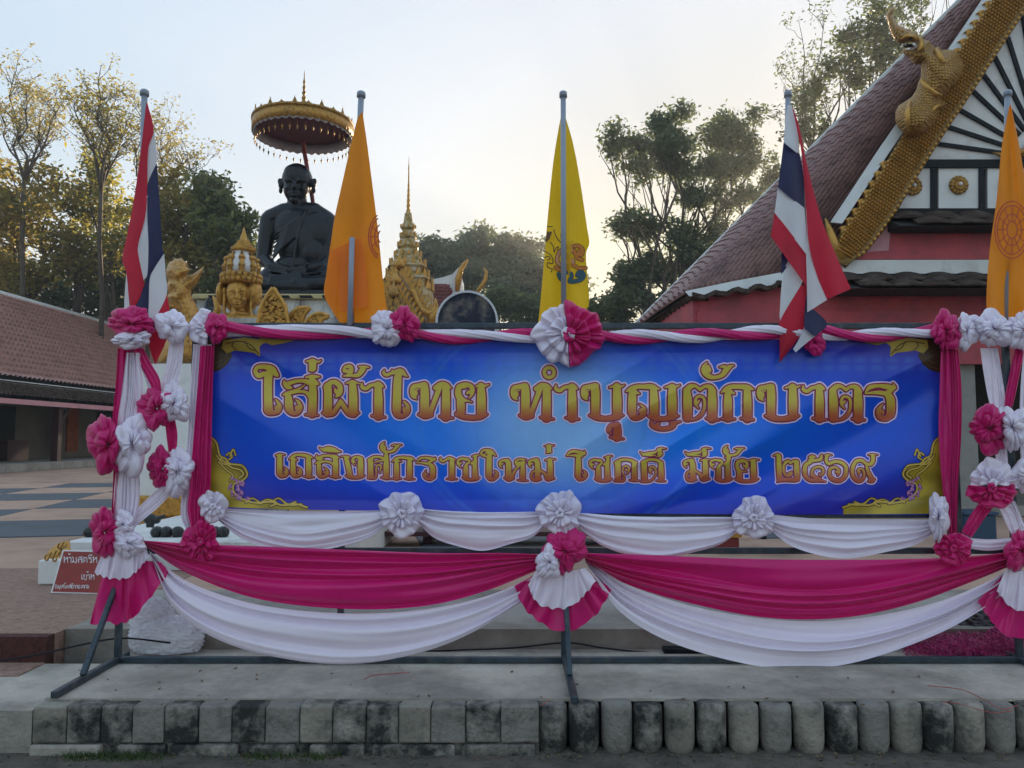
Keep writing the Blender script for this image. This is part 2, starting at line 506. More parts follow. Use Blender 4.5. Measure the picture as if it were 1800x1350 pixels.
# litter along the kerb foot
random.seed(11)
mb = MB(); V = []; Fq = []
for k in range(900):
    x = random.uniform(-3.6, 3.6); y = YK - abs(random.gauss(0, .07)) - .01
    s = random.uniform(.003, .012); a = random.uniform(0, 6.28); z = random.uniform(.002, .01)
    n = len(V)
    V += [(x + s * math.cos(a), y + s * math.sin(a), z), (x - s * .5 * math.sin(a), y + s * .5 * math.cos(a), z + s * .6), (x - s * math.cos(a), y - s * math.sin(a), z), (x + s * .5 * math.sin(a), y - s * .5 * math.cos(a), z + s * .2)]
    Fq.append((n, n + 1, n + 2, n + 3))
M['litter'] = pm('dry litter', (.16, .11, .06), .9, var=.6, scale=40)
mk('dry_litter', V, np.array(Fq), M['litter'], kind='stuff', smooth=False)
V = []; Fq = []
for k in range(700):
    cxp = random.choice((150, 190, 230, 260, 470, 560))
    x = xk(cxp) + random.gauss(0, .07); y = YK - .02 - abs(random.gauss(0, .03))
    a = random.uniform(0, 6.28); h = random.uniform(.012, .045); n = len(V); wv = .003
    V += [(x - wv, y, 0), (x + wv, y, 0), (x + math.cos(a) * h * .6, y + math.sin(a) * h * .6, h)]
    Fq.append((n, n + 1, n + 2))
M['weed'] = pm('weed', (.06, .10, .025), .7, var=.4, scale=30, transl=.3)
mk('weeds', V, np.array(Fq), M['weed'], kind='stuff', smooth=False)
# ------------------------------------------------------------------ right pavilion with the naga gable
YG = 12.0
pv = thing('pavilion', tuple(P(1500, 700, YG)), 'pink and white gabled pavilion with gold serpent bargeboard and brown tiled roof at right', 'pavilion')
q = lambda x, y, Y=YG: Pv(x, y, Y)
def plate(name, pts, m, Y=YG, th=.06, parent=None, bev=0.0):
    o = MB().prism([q(x, y, Y) for x, y in pts], (0, th, 0)).make(name, m, parent or pv)
    if bev: bevel(o, bev, 2)
    return o
zt = lambda py: float(P(900, py, YG)[2])
xg = lambda px: float(P(px, 500, YG)[0])
# gable field: white boards, black beams and rays
plate('gable_board', [(1560,296),(1640,232),(1836,-60),(1990,150),(1990,296)], M['whitepaint'], YG + .10, .08)
for a in ((1640,252),(1662,222),(1684,192),(1707,158),(1727,130),(1748,100),(1771,66),(1798,28),(1836,0)):
    c = Vector((1838, 280)); p = Vector(a)
    d = (c - p); e = c - d.normalized() * 62
    MB().bar(q(*p, YG + .085), q(*e, YG + .085), .062, .05, up=(0, 1, 0)).make('ray_batten', M['black'], pv)
fan = MB()
for k in range(7):
    a = R(200 + k * 24)
    c0 = q(1838, 285, YG + .03)
    fan.ell(c0 + Vector((math.cos(a) * .28, 0, -math.sin(a) * .28)), (.16, .05, .06), 10, 6, Matrix.Rotation(a, 3, 'Y'))
fan.ell(q(1838, 282, YG), (.17, .07, .17)); fan.tube([q(1745, 268, YG), q(1765, 274, YG), q(1790, 268, YG), q(1812, 262, YG)], [.01, .05, .06, .03])
fan.make('gilt_fan', M['golddark'], pv, smooth=True)
plate('black_beam', [(1604,280),(1990,280),(1990,294),(1598,294)], M['black'], YG + .05, .08)
plate('white_panel', [(1562,296),(1637,296),(1637,366),(1562,366)], M['whitepaint'], YG + .09)
for x in (1644, 1730, 1815):
    plate('white_panel', [(x + 6,296),(x + 79,296),(x + 79,366),(x + 6,366)], M['whitepaint'], YG + .09)
for x in (1641, 1726, 1811):
    plate('black_post', [(x - 4,295),(x + 5,295),(x + 5,367),(x - 4,367)], M['black'], YG + .055)
plate('black_beam', [(1563,367),(1990,367),(1990,378),(1563,378)], M['black'], YG + .05, .08)
def gilt_flower(px, py):
    c = q(px, py, YG + .09); mb = MB()
    mb.lathe((0, 0, 0), [(.145, 0), (.15, .02), (.12, .045), (.05, .06), (.001, .065)], 24)
    V = [Vector((v[0], -v[2], v[1])) + c for v in map(Vector, mb.V)]
    m2 = MB().add(V, mb.F)
    for k in range(14):
        a = k * math.pi / 7
        m2.ell(c + Vector((.125 * math.cos(a), -.035, .125 * math.sin(a))), (.03, .022, .03), 8, 5)
        m2.ell(c + Vector((.075 * math.cos(a + .2), -.055, .075 * math.sin(a + .2))), (.022, .018, .022), 6, 4)
    o = m2.make('gilt_flower', M['golddark'], pv, smooth=True)
    MB().ell(c + Vector((0, -.075, 0)), (.032, .03, .032), 10, 6).make('mirror_stud', M['whitepaint'], o, smooth=True)
for x, y in ((1603,328),(1684,326),(1771,326)): gilt_flower(x, y)
# pink plaster band under the bargeboard
plate('pink_band', [(1486,446),(1530,392),(1600,280),(1660,190),(1740,66),(1800,-30),(1836,-30),(1762,66),(1690,180),(1640,255),(1598,330),(1566,395),(1562,440)], M['pinkband'], YG + .02, .2)
plate('pink_board', [(1556,376),(1990,376),(1990,416),(1540,416)], M['pinkwall'], YG + .07)
plate('pink_board', [(1490,432),(1990,430),(1990,455),(1484,456)], M['pinkwall'], YG + .03, .10)
plate('pink_board', [(1512,412),(1990,410),(1990,433),(1498,433)], M['pinkwall'], YG + .045, .09)
plate('white_beam', [(1470,457),(1990,456),(1990,481),(1460,482)], M['whitepaint'], YG - .02, .2)
plate('pink_board', [(1228,515),(1290,505),(1372,492),(1470,480),(1990,480),(1990,548),(1228,548)], M['pinkwall'], YG + .14)
plate('pink_board', [(1226,546),(1990,546),(1990,572),(1226,572)], M['pinkwall'], YG + .11)
plate('pink_board', [(1226,572),(1990,572),(1990,640),(1226,640)], M['pinkwall'], YG + .14)
# left side wall board receding
MB().box((xg(1226) - .04, YG + .15, zt(640)), (xg(1226) + .05, YG + 4.2, zt(512))).make('side_board', M['pinkwall'], pv)
# pent roofs of scalloped tiles
def pent(px0, px1, ytop, ybot, depth, tile_px, rows=2):
    zt0, zb = zt(ytop), zt(ybot)
    xa, xb = xg(px0), xg(px1)
    w = tile_px / FPX * YG
    n = int((xb - xa) / w)
    for r in range(rows):
        f0, f1 = r / rows, (r + 1.25) / rows
        for k in range(n + 1):
            x = xa + k * w + (w / 2 if r % 2 else 0)
            if x > xb: continue
            V, F = [], []
            nu_, nv_ = 9, 4
            for j in range(nv_):
                for i in range(nu_):
                    s = i / (nu_ - 1)
                    ln = f0 + (min(f1, 1.06) - f0) * (j / (nv_ - 1)) * (1 if j < nv_ - 1 else (.72 + .32 * math.sin(math.pi * s)))
                    y = YG + .02 - depth * ln - .02 - .012 * r
                    z = zt0 + (zb - zt0) * ln + .045 * math.sin(math.pi * s) + .012 * r * 0 + (rows - r) * .006
                    V.append((x + s * w * .985, y, z))
            for j in range(nv_ - 1):
                for i in range(nu_ - 1):
                    a = j * nu_ + i
                    F.append((a, a + 1, a + nu_ + 1, a + nu_))
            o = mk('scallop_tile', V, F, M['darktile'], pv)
            sl = o.modifiers.new('thick', 'SOLIDIFY'); sl.thickness = .025
    MB().box((xa - .02, YG - depth * .12, zt(ytop) - .05), (xb + .1, YG + .05, zt(ytop) + .03)).make('pent_top', M['black'], pv)
    MB().prism([(xa - .01, YG + .05, zt0 - .05), (xa - .01, YG - depth * .98, zb - .0), (xa - .01, YG + .05, zb - .0)], (xb - xa + .1, 0, 0)).make('pent_underside', M['shadeblack'], pv)
pent(1566, 1990, 378, 408, .38, 61)
pent(1456, 1990, 486, 520, .62, 56)
# ---- main roof: tile courses ruled between the eave and the gable line
E_px = [(1120,574,16.0),(1160,545,14.1),(1208,514,12.05),(1290,498,12.1),(1372,484,12.2),(1462,474,12.25)]
U_px = [(1122,571,16.0),(1205,489,15.6),(1348,346,15.0),(1603,91,13.6),(1798,-104,12.4),(1850,-135,12.05)]
def line3(pts, n):
    p = np.array([Pv(x, y, Y) for x, y, Y in pts])
    L = np.r_[0, np.cumsum(np.linalg.norm(np.diff(p, axis=0), axis=1))]
    s = np.linspace(0, L[-1], n)
    return np.stack([np.interp(s, L, p[:, k]) for k in range(3)], -1)
# lower ends weighted so that columns are even in the picture
NC = 36
sE = np.interp(np.linspace(0, 1, NC + 1), [0, .14, .29, .52, .75, 1], [0, .2, .4, .6, .8, 1])
def wl(pts, s):
    p = np.array([[x, y, Y] for x, y, Y in pts], float)
    t = np.linspace(0, 1, len(p)); o = np.stack([np.interp(s, t, p[:, k]) for k in range(3)], -1)
    return P(o[:, 0], o[:, 1], o[:, 2])
EL, UL = wl(E_px, sE), wl(U_px, sE)
rf = MB()
tile_count = 0
stuffV, stuffF = [], []
rft = []
nrm_all = np.array([-.66, -.34, .67])
cn = []
for c in range(NC):
    n_ = np.cross((EL[c + 1] + UL[c + 1]) / 2 - (EL[c] + UL[c]) / 2, UL[c] - EL[c]); n_ /= np.linalg.norm(n_)
    cn.append(n_ if np.dot(n_, (-.35, -.8, .4)) > 0 else -n_)
cn = np.array(cn)
for _ in range(10):
    cn = (np.vstack([cn[:1], cn[:-1]]) + 2 * cn + np.vstack([cn[1:], cn[-1:]])) / 4
cn /= np.linalg.norm(cn, axis=1)[:, None]
for c in range(NC):
    Lc = np.linalg.norm((UL[c] + UL[c + 1] - EL[c] - EL[c + 1]) / 2)
    NR = max(1, int(math.ceil(Lc / .26)))
    for r in range(NR):
        t0, t1 = r * .26 / Lc, min(1, (r + 1.12) * .26 / Lc)
        a0, b0 = EL[c] + (UL[c] - EL[c]) * t0, EL[c + 1] + (UL[c + 1] - EL[c + 1]) * t0
        a1, b1 = EL[c] + (UL[c] - EL[c]) * min(t1, 1), EL[c + 1] + (UL[c + 1] - EL[c + 1]) * min(t1, 1)
        n3 = cn[c]
        wd = np.linalg.norm(b0 - a0)
        V = []
        for (a, b, lift) in ((a0, b0, .024), (a1, b1, .004)):
            for s, h in ((0, 0), (.14, .55), (.34, .85), (.54, .55), (.68, .02), (1.0, 0)):
                V.append(a + (b - a) * s + n3 * (lift + h * min(wd, .085)))
        V += [V[0] - n3 * .028, V[5] - n3 * .028]
        F = [(i, i + 1, i + 7, i + 6) for i in range(5)] + [(12, 13, 5, 4, 3, 2, 1, 0)]
        # size in the picture decides which tiles are single parts
        rft.append((wd / a0[1], V, F))
rft.sort(key=lambda q_: -q_[0])
cv_ = np.vstack([cn, cn[-1:]])
roof = mk('roof', np.vstack([EL - cv_ * .05, UL - cv_ * .05]), [(i, i + 1, i + 2 + NC, i + 1 + NC) for i in range(NC)], M['shadeblack'], pv, smooth=False)
so_ = roof.modifiers.new('thick', 'SOLIDIFY'); so_.thickness = .02
for k, (s_, V, F) in enumerate(rft):
    if k < 290:
        mk('roof_tile', V, F, M['rooftile'], roof, smooth=False)
    else:
        n = len(stuffV); stuffV += [tuple(v) for v in V]; stuffF += [[i + n for i in f] for f in F]
mk('roof_tile_field', stuffV, stuffF, M['rooftile'], roof, smooth=False, kind='stuff')
# other slope so that the roof is whole from another place
apx = Vector(UL[-1])
def mir(p): return Vector((2 * apx.x - p.x, p.y, p.z))
MB().prism([mir(Vector(EL[0])), mir(Vector(EL[10])), mir(Vector(EL[-1])), Vector(UL[-1]), Vector(UL[0])], (.0, .08, -.05)).make('far_slope', M['rooftile'], pv)
# flashings
MB().tube([Pv(1117, 571, 15.9), Pv(1202, 486, 15.5), Pv(1345, 343, 14.9), Pv(1600, 88, 13.5), Pv(1795, -107, 12.3)], .05, 6).make('verge_flashing', M['flashing'], pv)
hip = [Pv(1204, 512, 11.93), Pv(1290, 494, 11.95), Pv(1372, 479, 12.0), Pv(1470, 468, 12.05)]
hipl = [Pv(1212, 521, 11.90), Pv(1290, 512, 11.9), Pv(1372, 500, 11.95), Pv(1470, 490, 12.0)]
MB().add(hip + hipl, [(0, 1, 5, 4), (1, 2, 6, 5), (2, 3, 7, 6)]).make('eave_flashing', M['flashing'], pv)
random.seed(5)
for k in range(5):
    x0_ = 1218 + k * 50
    cpts = [Pv(x0_ + i * 10, 521 - k * 7 + 7 * math.sin(i * .78 + k) ** 2 - i * 1.0, 11.86) for i in range(6)]
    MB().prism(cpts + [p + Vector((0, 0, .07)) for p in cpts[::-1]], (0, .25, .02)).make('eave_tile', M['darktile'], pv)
# verge strip beside the bargeboard
vs = [(1464,392),(1500,338),(1550,262),(1600,190),(1650,118),(1700,46),(1740,-14)]
mb = MB(); n = len(vs)
mb.add([q(x - 5, y, YG + .02) for x, y in vs] + [q(x + 16, y + 2, YG - .03) for x, y in vs], [(i, i + 1, i + 1 + n, i + n) for i in range(n - 1)])
o = mb.make('verge_flashing', M['flashing'], pv); o.modifiers.new('thick', 'SOLIDIFY').thickness = .03
# jagged eave underside
eu = [(1212,520),(1198,530),(1184,541),(1168,552),(1152,563),(1138,575)]
for k in range(12):
    f = k / 12; x, y, Y = 1212 - 78 * f, 517 + 56 * f, 12.05 + 3.9 * f
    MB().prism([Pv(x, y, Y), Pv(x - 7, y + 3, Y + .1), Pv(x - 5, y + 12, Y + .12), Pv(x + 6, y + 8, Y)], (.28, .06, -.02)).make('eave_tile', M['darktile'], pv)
# ---- gold bargeboard
bl = cat([(1478,462),(1490,440),(1512,412),(1545,364),(1580,306),(1612,254),(1645,203),(1690,136),(1735,66),(1775,6),(1815,-58)], 64)
tan = np.gradient(bl, axis=0); tan /= np.linalg.norm(tan, axis=1)[:, None]
nor = np.stack([-tan[:, 1], tan[:, 0]], -1)      # towards lower right
nor *= np.sign(nor[:, :1] + 1e-9)
wd = np.interp(np.linspace(0, 1, 64), [0, .06, .2, .5, 1], [12, 28, 31, 31, 31])
V, F = [], []
for i in range(64):
    for s, o_ in ((-1, .02), (-.86, .10), (-.6, .12), (.6, .12), (.8, .15), (.92, .15), (1.0, .04)):
        p = bl[i] + nor[i] * wd[i] * s
        V.append(P(p[0], p[1], YG - o_))
for i in range(63):
    for k in range(6):
        a = i * 7 + k; F.append((a, a + 1, a + 8, a + 7))
barge = mk('bargeboard', V, F, M['goldgroove'], pv); barge.modifiers.new('thick', 'SOLIDIFY').thickness = .08
sc_ = MB()
for i in np.arange(2, 62.5, .62):
    c = np.array([np.interp(i, np.arange(64), bl[:, k]) for k in (0, 1)]); nn = nor[int(i)]; tt = tan[int(i)]; ww = wd[int(i)]
    for j in range(9):
        s = -.88 + j * .18 + (.1 if int(round(i / .62)) % 2 else 0)
        p = c + nn * ww * s
        o1 = YG - .118
        a, b_, c_, d_ = p - tt * 4.9, p + nn * 3.2 - tt * .3, p + tt * 4.5, p - nn * 3.2 - tt * .3
        sc_.add([Pv(*a, o1), Pv(*b_, o1), Pv(*c_, o1), Pv(*d_, o1), Pv(p[0] - tt[0] * 2, p[1] - tt[1] * 2, o1 - .05)], [(0, 1, 4), (1, 2, 4), (2, 3, 4), (3, 0, 4)])
sc_.make('scale_field', M['gilt'], barge, kind='stuff')
for i in range(5, 62, 2):
    p = bl[i] - nor[i] * (wd[i] - 3); tt = tan[i]; nn = nor[i]
    if 1560 < p[0] < 1660: continue
    cv = [p + tt * 8, p - nn * 5 + tt * 8, p - nn * 9 + tt * 3, p - nn * 11 - tt * 4, p - nn * 8 - tt * 1, p - nn * 5 - tt * 3, p - tt * 8]
    o = MB().prism([Pv(*c, YG - .07) for c in cv], (0, .07, 0)).make('crest_leaf', M['gilt'], barge); bevel(o, .015, 2)
for i in range(3, 62, 1):
    p = bl[i] + nor[i] * (wd[i] * .88)
    MB().ell(Pv(*p, YG - .15), (.03, .03, .03), 8, 5).make('edge_bead', M['gilt'], barge, smooth=True)
mb = MB()
mb.tube([q(1480, 456, YG - .06), q(1468, 432, YG - .07), q(1458, 404, YG - .07), q(1451, 384, YG - .05)], [.08, .075, .05, .012], 10)
mb.make('tail_curl', M['gilt'], barge, smooth=True)
# ---- naga (built as one skin) part of the bargeboard
def npt(x, y, o=0): return q(x, y, YG - .16 - o)
cz_ = lambda pts: [(1400 + x / 4.5, y / 4.5) for x, y in pts]
out = cz_([(765,38),(778,75),(764,120),(785,165),(812,200),(850,212),(862,228),(900,222),(908,246),(950,244),(962,272),(1005,282),(1012,314),(1052,322),(1070,352),(1105,380),(1120,362),(1150,392),(1230,392),(1278,418),(1304,470),(1330,520),(1310,600),(1270,655),(1220,705),(1160,752),(1138,790),(1160,808),(1188,812),(1172,850),(1130,875),(1112,945),(1062,1010),(1000,1055),(920,1078),(850,1058),(800,1010),(780,950),(782,885),(808,835),(862,800),(912,765),(945,715),(962,655),(982,610),(985,540),(975,512),(935,508),(905,480),(890,452),(858,440),(838,415),(835,392),(900,388),(950,372),(940,340),(880,332),(818,350),(795,338),(772,308),(742,250),(722,180),(710,120),(725,80)])
o = inflate('serpent_head', out, YG - .14, .30, M['giltscale'], barge, res=1.3, back=.3, power=.55, dmax=17, bumps=[(1602,62,10,.05),(1622,72,9,.06),(1602,94,8,.05),(1606,112,8,.06),(1640,110,16,.05),(1618,208,22,.10),(1660,130,18,.06)])
fm = MB()
def ridge(pts, r): fm.tube([npt(x, y, o_) for x, y, o_ in pts], r, 6)
c5 = lambda *p: [(1400 + x / 4.5, y / 4.5, o_) for x, y, o_ in p]
ridge(c5((990,630,.2),(1030,690,.26),(1085,735,.26),(1150,755,.2)), [.03,.04,.04,.02])
ridge(c5((900,800,.2),(880,880,.3),(880,960,.32),(900,1040,.2)), [.02,.035,.035,.02])
ridge(c5((960,290,.22),(990,330,.26),(985,380,.28),(960,410,.24)), [.02,.035,.035,.02])
ridge(c5((820,310,.2),(870,285,.25),(930,290,.26),(950,320,.26)), [.02,.03,.03,.02])
ridge(c5((1100,390,.2),(1130,440,.28),(1150,490,.3),(1185,495,.26),(1190,470,.24)), [.03,.05,.05,.04,.02])
ridge(c5((1130,830,.16),(1090,850,.22),(1060,900,.24)), [.03,.035,.02])
for k in range(6): ridge(c5((800 + k * 34, 235 + k * 17, .16), (812 + k * 34, 222 + k * 16, .2)), [.035, .012])
fm.make('ridges', M['gilt'], barge, smooth=True, kind='stuff')
MB().ell(npt(1400 + 885 / 4.5, 362 / 4.5, .02), (.085, .03, .03)).make('mouth', M['shadeblack'], barge, smooth=True)
for x, y in ((840, 358), (862, 350)):
    MB().ell(npt(1400 + x / 4.5, y / 4.5, .12), (.016, .012, .026), 8, 5).make('fang', M['whitepaint'], barge, smooth=True)
MB().ell(npt(1400 + 905 / 4.5, 300 / 4.5, .26), (.03, .02, .022), 8, 5).make('eye', M['black'], barge, smooth=True)
M['greycol'] = pm('grey column', (.26, .255, .24), .7, var=.12)
# ---- hall under the roof: columns, floor, back wall
for px in (1706, 1930, 1262):
    x = xg(px); MB().box((x - .19, YG + .3, ZPL), (x + .19, YG + .68, zt(560))).make('column', M['greycol'], pv)
MB().box((xg(1250), YG + .2, ZPL), (xg(2150), YG + 4.2, ZPL + .16)).make('floor_slab', M['stepc'], pv)
MB().box((xg(1240), YG + 4.0, ZPL), (xg(2150), YG + 4.2, zt(560))).make('back_wall', M['shadeblack'], pv)  # near-black wall paints in the gloom under the roof
MB().box((xg(1235), YG + .25, zt(585)), (xg(2150), YG + 4.2, zt(575))).make('ceiling', M['shadeblack'], pv)
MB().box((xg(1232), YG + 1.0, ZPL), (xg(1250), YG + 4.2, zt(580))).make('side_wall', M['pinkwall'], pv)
# furniture seen through the gaps of the frame
def box_thing(name, label, cat_, a, b, m, detail=None):
    t = thing(name, ((a[0] + b[0]) / 2, (a[1] + b[1]) / 2, a[2]), label, cat_)
    o = MB().box(a, b).make('body', m, t); bevel(o, .02)
    return t
M['blueplastic'] = pm('blue plastic', (.012, .05, .10), .45, var=.15)
def rectat(x0, x1, y0, y1, Y):
    a, b = P(x0, y1, Y), P(x1, y0, Y)
    return (float(a[0]), Y, float(a[2])), (float(b[0]), Y + .4, float(b[2]))
a, b = rectat(1698, 1752, 906, 950, 9.0)
t = box_thing('storage_bin', 'dark blue lidded bin behind the right end of the frame', 'bin', (a[0], a[1], ZPL), b, M['blueplastic'])
o = MB().box((a[0] - .02, a[1] - .02, b[2] + .001), (b[0] + .02, b[1] + .02, b[2] + .04)).make('lid', M['blueplastic'], t); bevel(o, .01)
# ------------------------------------------------------------------ long hall on the left
HX = -19.2
hall = thing('tiled_hall', (-21, 34, ZPL), 'long low hall with brown tiled roof, dark pent roof and shaded veranda at far left', 'hall')
Y0, Y1 = 20.0, 52.0
ez, rz, rx = 3.84, 8.3, -24.1
def corr(x0, z0, x1, z1, ya, yb, pitch, courses, m, name, parent, amp=.055, step=.05):
    """Barrel tile field from eave (x0, z0) up to ridge (x1, z1): corrugated along Y, stepped at each course."""
    n = int((yb - ya) / pitch) * 4
    ys = np.linspace(ya, yb, n + 1)
    h = amp * np.abs(np.sin(np.pi * (ys - ya) / pitch)) ** .8
    L = math.hypot(x1 - x0, z1 - z0); nx_, nz_ = -(z1 - z0) / L * -1, (x1 - x0) / L * -1
    nrm = np.array([(z1 - z0) / L * 1.0, 0, -(x1 - x0) / L]); 
    if nrm[2] < 0: nrm = -nrm
    rows = []
    for k in range(courses):
        for t, l in ((k / courses, step), ((k + 1) / courses, 0)):
            b = np.stack([np.full_like(ys, x0 + (x1 - x0) * t), ys, np.full_like(ys, z0 + (z1 - z0) * t)], -1)
            rows.append(b + nrm * (h + l)[:, None])
    V = np.stack(rows, 0)
    nr, nc = V.shape[:2]
    F = grid_faces(nr, nc)
    return mk(name, V.reshape(-1, 3), F, m, parent, smooth=False, kind='stuff')
roofH = MB().prism([(HX + .1, Y0, ez - .12), (rx, Y0, rz - .12), (rx - 5.2, Y0, ez - .12)], (0, Y1 - Y0, 0)).make('roof', M['shadeblack'], hall)
corr(HX, ez, rx, rz, Y0, Y1, .30, 17, M['rooftile2'], 'roof_tile_field', roofH, amp=.13, step=.11)
MB().tube([(rx, Y0 - .1, rz + .06), (rx, Y1, rz + .06)], .17, 10).make('ridge_cap', M['flashing'], hall, smooth=True)
MB().box((HX - .05, Y0, ez - .24), (HX + .04, Y1, ez - .03)).make('fascia', M['whitepaint'], hall)
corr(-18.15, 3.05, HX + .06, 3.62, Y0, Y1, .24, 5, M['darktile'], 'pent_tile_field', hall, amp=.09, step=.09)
MB().box((-18.22, Y0, 2.84), (-18.12, Y1, 3.03)).make('fascia', M['pinkband'], hall)
MB().prism([(-18.2, Y0, 2.98), (-19.3, Y0, 3.55), (-19.3, Y0, 2.98)], (0, Y1 - Y0, 0)).make('pent_underside', M['shadeblack'], hall)
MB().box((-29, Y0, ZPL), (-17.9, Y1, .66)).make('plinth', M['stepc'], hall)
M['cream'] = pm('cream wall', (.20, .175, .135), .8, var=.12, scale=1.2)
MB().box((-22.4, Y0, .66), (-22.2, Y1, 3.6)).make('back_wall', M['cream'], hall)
MB().box((-29, Y0, 3.5), (-19.2, Y1, 3.6)).make('ceiling', M['shadeblack'], hall)
M['darkred'] = pm('dark red column', (.05, .012, .014), .5, var=.2)
for y in np.arange(22.3, 52, 4.6):
    MB().box((-18.75, y - .14, .66), (-18.47, y + .14, 3.05)).make('column', M['darkred'], hall)
    MB().bar((-18.6, y + .1, 2.2), (-18.6, y + .9, 2.95), .12).make('bracket', M['darkred'], hall)
for y in (24.5, 29, 33.4, 42):
    MB().box((-22.2, y - .9, .9 if y != 29 else .67), (-22.12, y + .9, 3.0)).make('window', M['shadeblack'], hall)  # dark slab painted as the shade in the opening
M['orangecloth'] = pm('orange hanging', (.30, .06, .012), .8, var=.4, scale=3)
MB().box((-21.2, 36.6, .95), (-21.1, 37.5, 3.1)).make('hanging', M['orangecloth'], hall)
MB().box((-21.6, 31.2, .67), (-20.4, 32.6, 1.5)).make('cabinet', M['darkred'], hall)
for y in (20.6, 51.6):
    MB().prism([(-19.4, y, .66), (-28.9, y, .66), (-28.9, y, ez - .15), (rx, y, rz - .25), (-19.4, y, ez - .15)], (0, .15, 0)).make('gable_wall', M['cream'], hall)
# ------------------------------------------------------------------ monk statue on its pedestal
YS = 16.0
SS = YS / FPX / 1.0
def st(x, y, d=0.0):
    """Pixel position and px-scaled depth (towards the viewer positive) on the statue."""
    return Pv(x, y, YS - d * SS)
t = thing('monk_statue', tuple(st(520, 515)), 'large black statue of a seated robed monk under a gilt parasol', 'statue')
mb = MB()
def E_(x, y, d, rx_, ry_, rz_): mb.ell(st(x, y, d), (rx_ * SS, ry_ * SS, rz_ * SS), 18, 12)
def T_(pts, rs, n=12): mb.tube([st(*p) for p in pts], [r * SS for r in rs], n); 
def C_(pts, rs):
    T_(pts, rs)
    for p, r in zip(pts, rs): E_(*p, r, r, r)
# head
E_(523, 317, -4, 27, 31, 30); E_(520, 332, 6, 22, 22, 26); E_(518, 346, 10, 13, 13, 10); E_(519, 338, 8, 19, 18, 16)
E_(519, 303, 8, 20, 18, 14)
C_([(503, 317, 25), (511, 316, 28), (517, 318, 28)], [3.5, 4, 3]); C_([(521, 318, 28), (528, 316, 27), (536, 318, 22)], [3, 4, 3.5])
C_([(518, 318, 29), (517, 328, 33)], [3, 4]); E_(517, 330, 32, 5.5, 4, 3.5)
E_(506, 331, 22, 6, 5, 5); E_(532, 331, 21, 6, 5, 5)
C_([(508, 339, 25), (517, 337.5, 29), (527, 339, 25)], [2.2, 2.6, 2.2]); C_([(510, 343, 25), (517, 343.5, 28), (525, 343, 25)], [2.4, 2.8, 2.4])
E_(517, 352, 20, 8, 7, 5)
for x_, s_ in ((494, -1), (551, 1)):
    E_(x_, 324, 0, 4.5, 7, 10); E_(x_ + s_ * .5, 335, 2, 3.6, 4, 6); E_(x_ + s_ * 2, 319, 1, 4, 5, 6)
# neck and trunk
C_([(522, 350, 0), (524, 375, -2)], [17, 19])
E_(523, 402, 0, 46, 30, 40); E_(525, 440, 2, 36, 28, 36); E_(522, 470, 4, 40, 32, 24)
C_([(478, 384, 0), (500, 374, 0), (524, 370, 0), (552, 374, 0), (572, 386, 0)], [17, 17, 17, 18, 17])
# arms
C_([(474, 388, 0), (468, 420, 2), (464, 452, 6)], [17, 14.5, 13]); C_([(464, 454, 6), (478, 470, 26), (505, 476, 38)], [12.5, 10.5, 8.5])
C_([(575, 390, 0), (580, 424, 2), (578, 456, 6)], [18, 17, 14]); C_([(578, 456, 8), (566, 468, 26), (530, 474, 40)], [12, 10, 8.5])
for k in range(4): C_([(505 + k * 2, 474 + k * 2, 42), (522, 472 + k * 2.4, 47), (536, 474 + k * 2.4, 46)], [3.2, 3, 2.4])
C_([(536, 471, 44), (540, 464, 47), (536, 460, 47)], [3.4, 3, 2.4])
# crossed legs
C_([(500, 482, 6), (474, 488, 24), (462, 496, 34)], [19, 18, 15]); C_([(462, 498, 36), (490, 503, 50), (535, 505, 56), (556, 503, 50)], [14, 13, 11, 8])
C_([(546, 482, 6), (574, 488, 24), (586, 496, 34)], [19, 18, 15]); C_([(586, 498, 36), (556, 500, 50), (520, 498, 56)], [14, 13, 10])
E_(524, 503, 18, 62, 44, 12)
mb.prism([st(457, 507, 46), st(592, 507, 46), st(592, 518, 46), st(457, 518, 46)], (0, 80 * SS, 0))
# robe: thick panel over the viewer's right shoulder and gathered folds on the chest
E_(556, 412, 4, 29, 25, 46); E_(548, 448, 8, 28, 26, 34); E_(540, 430, 10, 24, 23, 44)
C_([(538, 368, 20), (531, 386, 28), (522, 420, 33), (517, 452, 34), (514, 474, 34)], [2.4, 2.6, 2.6, 2.6, 2.4])
C_([(583, 384, 10), (585, 410, 14), (580, 440, 16)], [3, 3, 2.4])
for k in range(7):
    C_([(531 - k * .5, 378 + k * 5, 27 + k * .5), (508 - k * 2, 396 + k * 6.5, 31), (484 - k * 1.0, 412 + k * 7.5, 22)], [2.0, 2.4, 1.8])
for k in range(3):
    C_([(476, 476 + k * 7, 40 + k * 3), (520, 484 + k * 6, 54), (566, 478 + k * 7, 40 + k * 3)], [2.2, 2.6, 2.2])
mb.prism([st(474, 484, 58), st(530, 478, 60), st(528, 502, 64), st(470, 500, 62)], (0, 14 * SS, 0))
body = mb.make('body', M['bronze'], t, smooth=True); remesh(body, .017, 3)
